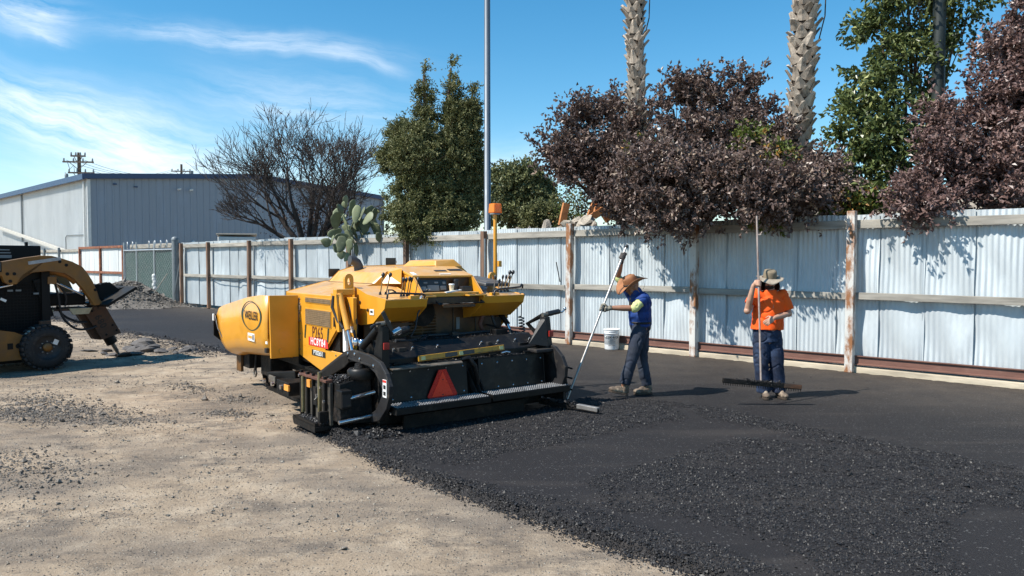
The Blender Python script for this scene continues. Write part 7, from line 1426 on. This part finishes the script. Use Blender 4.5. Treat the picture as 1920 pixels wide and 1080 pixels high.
def boon(a, t, R0):
    c_, s_ = math.cos(a), math.sin(a); rx = R0[0] + t * .085; ry = R0[1] + t * .075; return (rx * c_, ry * s_, .004 - t * .018 + t * t * (.022 * math.cos(2 * a) + .010 * math.sin(3 * a + 1) + .006 * math.sin(7 * a)))
h2, hp2 = hat(hd + Vector((0, 0, 1)) * .030 + Vector((0, -.005, 0)), Vector((-.05, -.93, -.25)), Vector((0, -.25, .95)), p2_, crown, boon, M_hatk, M_brim)
fl = MB(); n_ = 22; vs = []
for z_, r_ in ((0.0, .098), (-.06, .122), (-.13, .136), (-.185, .13)):
    for a in np.linspace(-25, 205, n_): vs.append(hd + Vector((r_ * math.cos(R(a)) * 1.0, r_ * math.sin(R(a)) * .95 + .02, .045 + z_ + .006 * math.sin(a * .2))))
fl.add(vs, [(i * n_ + j, i * n_ + j + 1, (i + 1) * n_ + j + 1, (i + 1) * n_ + j) for i in range(3) for j in range(n_ - 1)], True); fl.build('neck_flap', M_flap, h2)
rk2 = thing('asphalt_rake', 'rake with flaking pale handle held upright by the man in orange', 'rake', tuple(pa))
b = MB(); b.tube([(0, 0, 0), tuple((pbt - pa) * .35), tuple(pbt - pa)], .0125, 10); b.build('handle', mat('flaking painted handle', (.30, .24, .21), .7, var=.3, scale=30, col2=(.16, .10, .08), c2cut=.56, c2scale=22, stretch=(1, 1, .3)), rk2)
ra = J(1355, 713, 9.12) - pa; rb_ = J(1502, 726, 9.12) - pa; b = MB(); b.beam(ra, rb_, .05, .06); b.build('rake_head', M_tar, rk2, .005)
b = MB(); b.beam(ra.lerp(rb_, .78) + Vector((0, -.004, .003)), rb_ + Vector((0, -.004, .003)), .05, .05); b.build('rusty_head_end', M_brk, rk2, .004)
b = MB()
for t in np.linspace(.01, .99, 34): q = ra.lerp(rb_, t); b.tube([q + Vector((0, 0, -.02)), q + Vector((0, -.01, -.055))], .005, 5)
b.build('rake_teeth', M_tar, rk2)['kind'] = 'stuff'
t_ = np.clip(rgk.normal(.48, .16, 420), 0, 1); P_ = np.array(pa)[None] + np.array(ra)[None] * (1 - t_[:, None]) + np.array(rb_)[None] * t_[:, None] + rgk.normal(0, .014, (420, 3)) + np.array([0, -.01, .022]); o = pebbles('hot_mix', P_, .007 * np.exp(rgk.normal(0, .4, 420)), M_loose); tag(o, 'black mix stuck on the raised rake head before the orange shirted man', 'hot mix', kind='stuff')

# ---- bucket by the fence
bp_ = Vector((2.01, 15.0, 0))
bk_ = thing('plastic_bucket', 'white plastic bucket with black lettering standing at the foot of the fence', 'bucket', (bp_.x, bp_.y, .003))
M_bkt = mat('white bucket plastic', (.80, .80, .79), .4, var=.04, scale=5, col2=(.55, .54, .52), c2cut=.72, c2scale=6)
b = MB(); b.lathe([(.138, 0), (.143, .01), (.150, .30), (.150, .315), (.162, .317), (.163, .33), (.152, .335), (.152, .352), (.163, .354), (.164, .366), (.154, .37), (.154, .385), (.167, .387), (.168, .405), (.160, .41), (.153, .40), (.146, .1), (.01, .02)], n=40); b.build('pail', M_bkt, bk_)
b = MB(); b.tube([(.16 * math.cos(a), -.03 - .0 * a, .33 - .12 * math.sin(a)) for a in np.linspace(0, math.pi, 14)], .003, 5); 
b = MB(); b.tube([(.165 * math.cos(a), -.165 * math.sin(a), .335 - .13 * math.sin(a)) for a in np.linspace(0, math.pi, 18)], .003, 5); b.build('bail_handle', M_chr, bk_)
va = math.atan2(bp_.x, bp_.y)
def wrap(o, r):
    for v in o.data.vertices: a = v.co.x / r + va * 0; z = v.co.y; d_ = v.co.z; v.co = Vector(((r + d_) * math.sin(a), -(r + d_) * math.cos(a), z))
    o.rotation_euler = (0, 0, -va * 0 - va)
for s_, sz, y, nm in (('QUIK-ROK', .062, .245, 'lettering'), ('Cement', .024, .19, 'lettering')):
    o = text(s_, sz, nm, M_lblk, bk_, Matrix.Translation((0, y, 0)), 1., .0008, bold=.002 if sz > .05 else 0); wrap(o, .1505)
for y in (.215, .165, .14, .09, .08):
    g_ = MB(); g_.bx(-.07 + .01 * (y < .1), .07 - .01 * (y < .1), y - .0015, y + .0015, 0, .001); n_ = 10; g_ = MB(); g_.add([(x, yy, 0) for x in np.linspace(-.07, .07, n_) for yy in (y - .002, y + .002)], [(2 * i, 2 * i + 2, 2 * i + 3, 2 * i + 1) for i in range(n_ - 1)]); o = g_.build('print_line', M_lblk, bk_); wrap(o, .1512 - (.3 - y) * .01)
o = MB().tube([tuple(FP - FU * fx(1052) + FN * .16 + Vector((0, 0, 1.75))), tuple(FP - FU * fx(1060) + FN * .18 + Vector((0, 0, 1.33)))], .012, 6).build('metal_rod', M_cb); tag(o, 'short dark rod propped on the middle rail left of a rusty white post', 'rod')
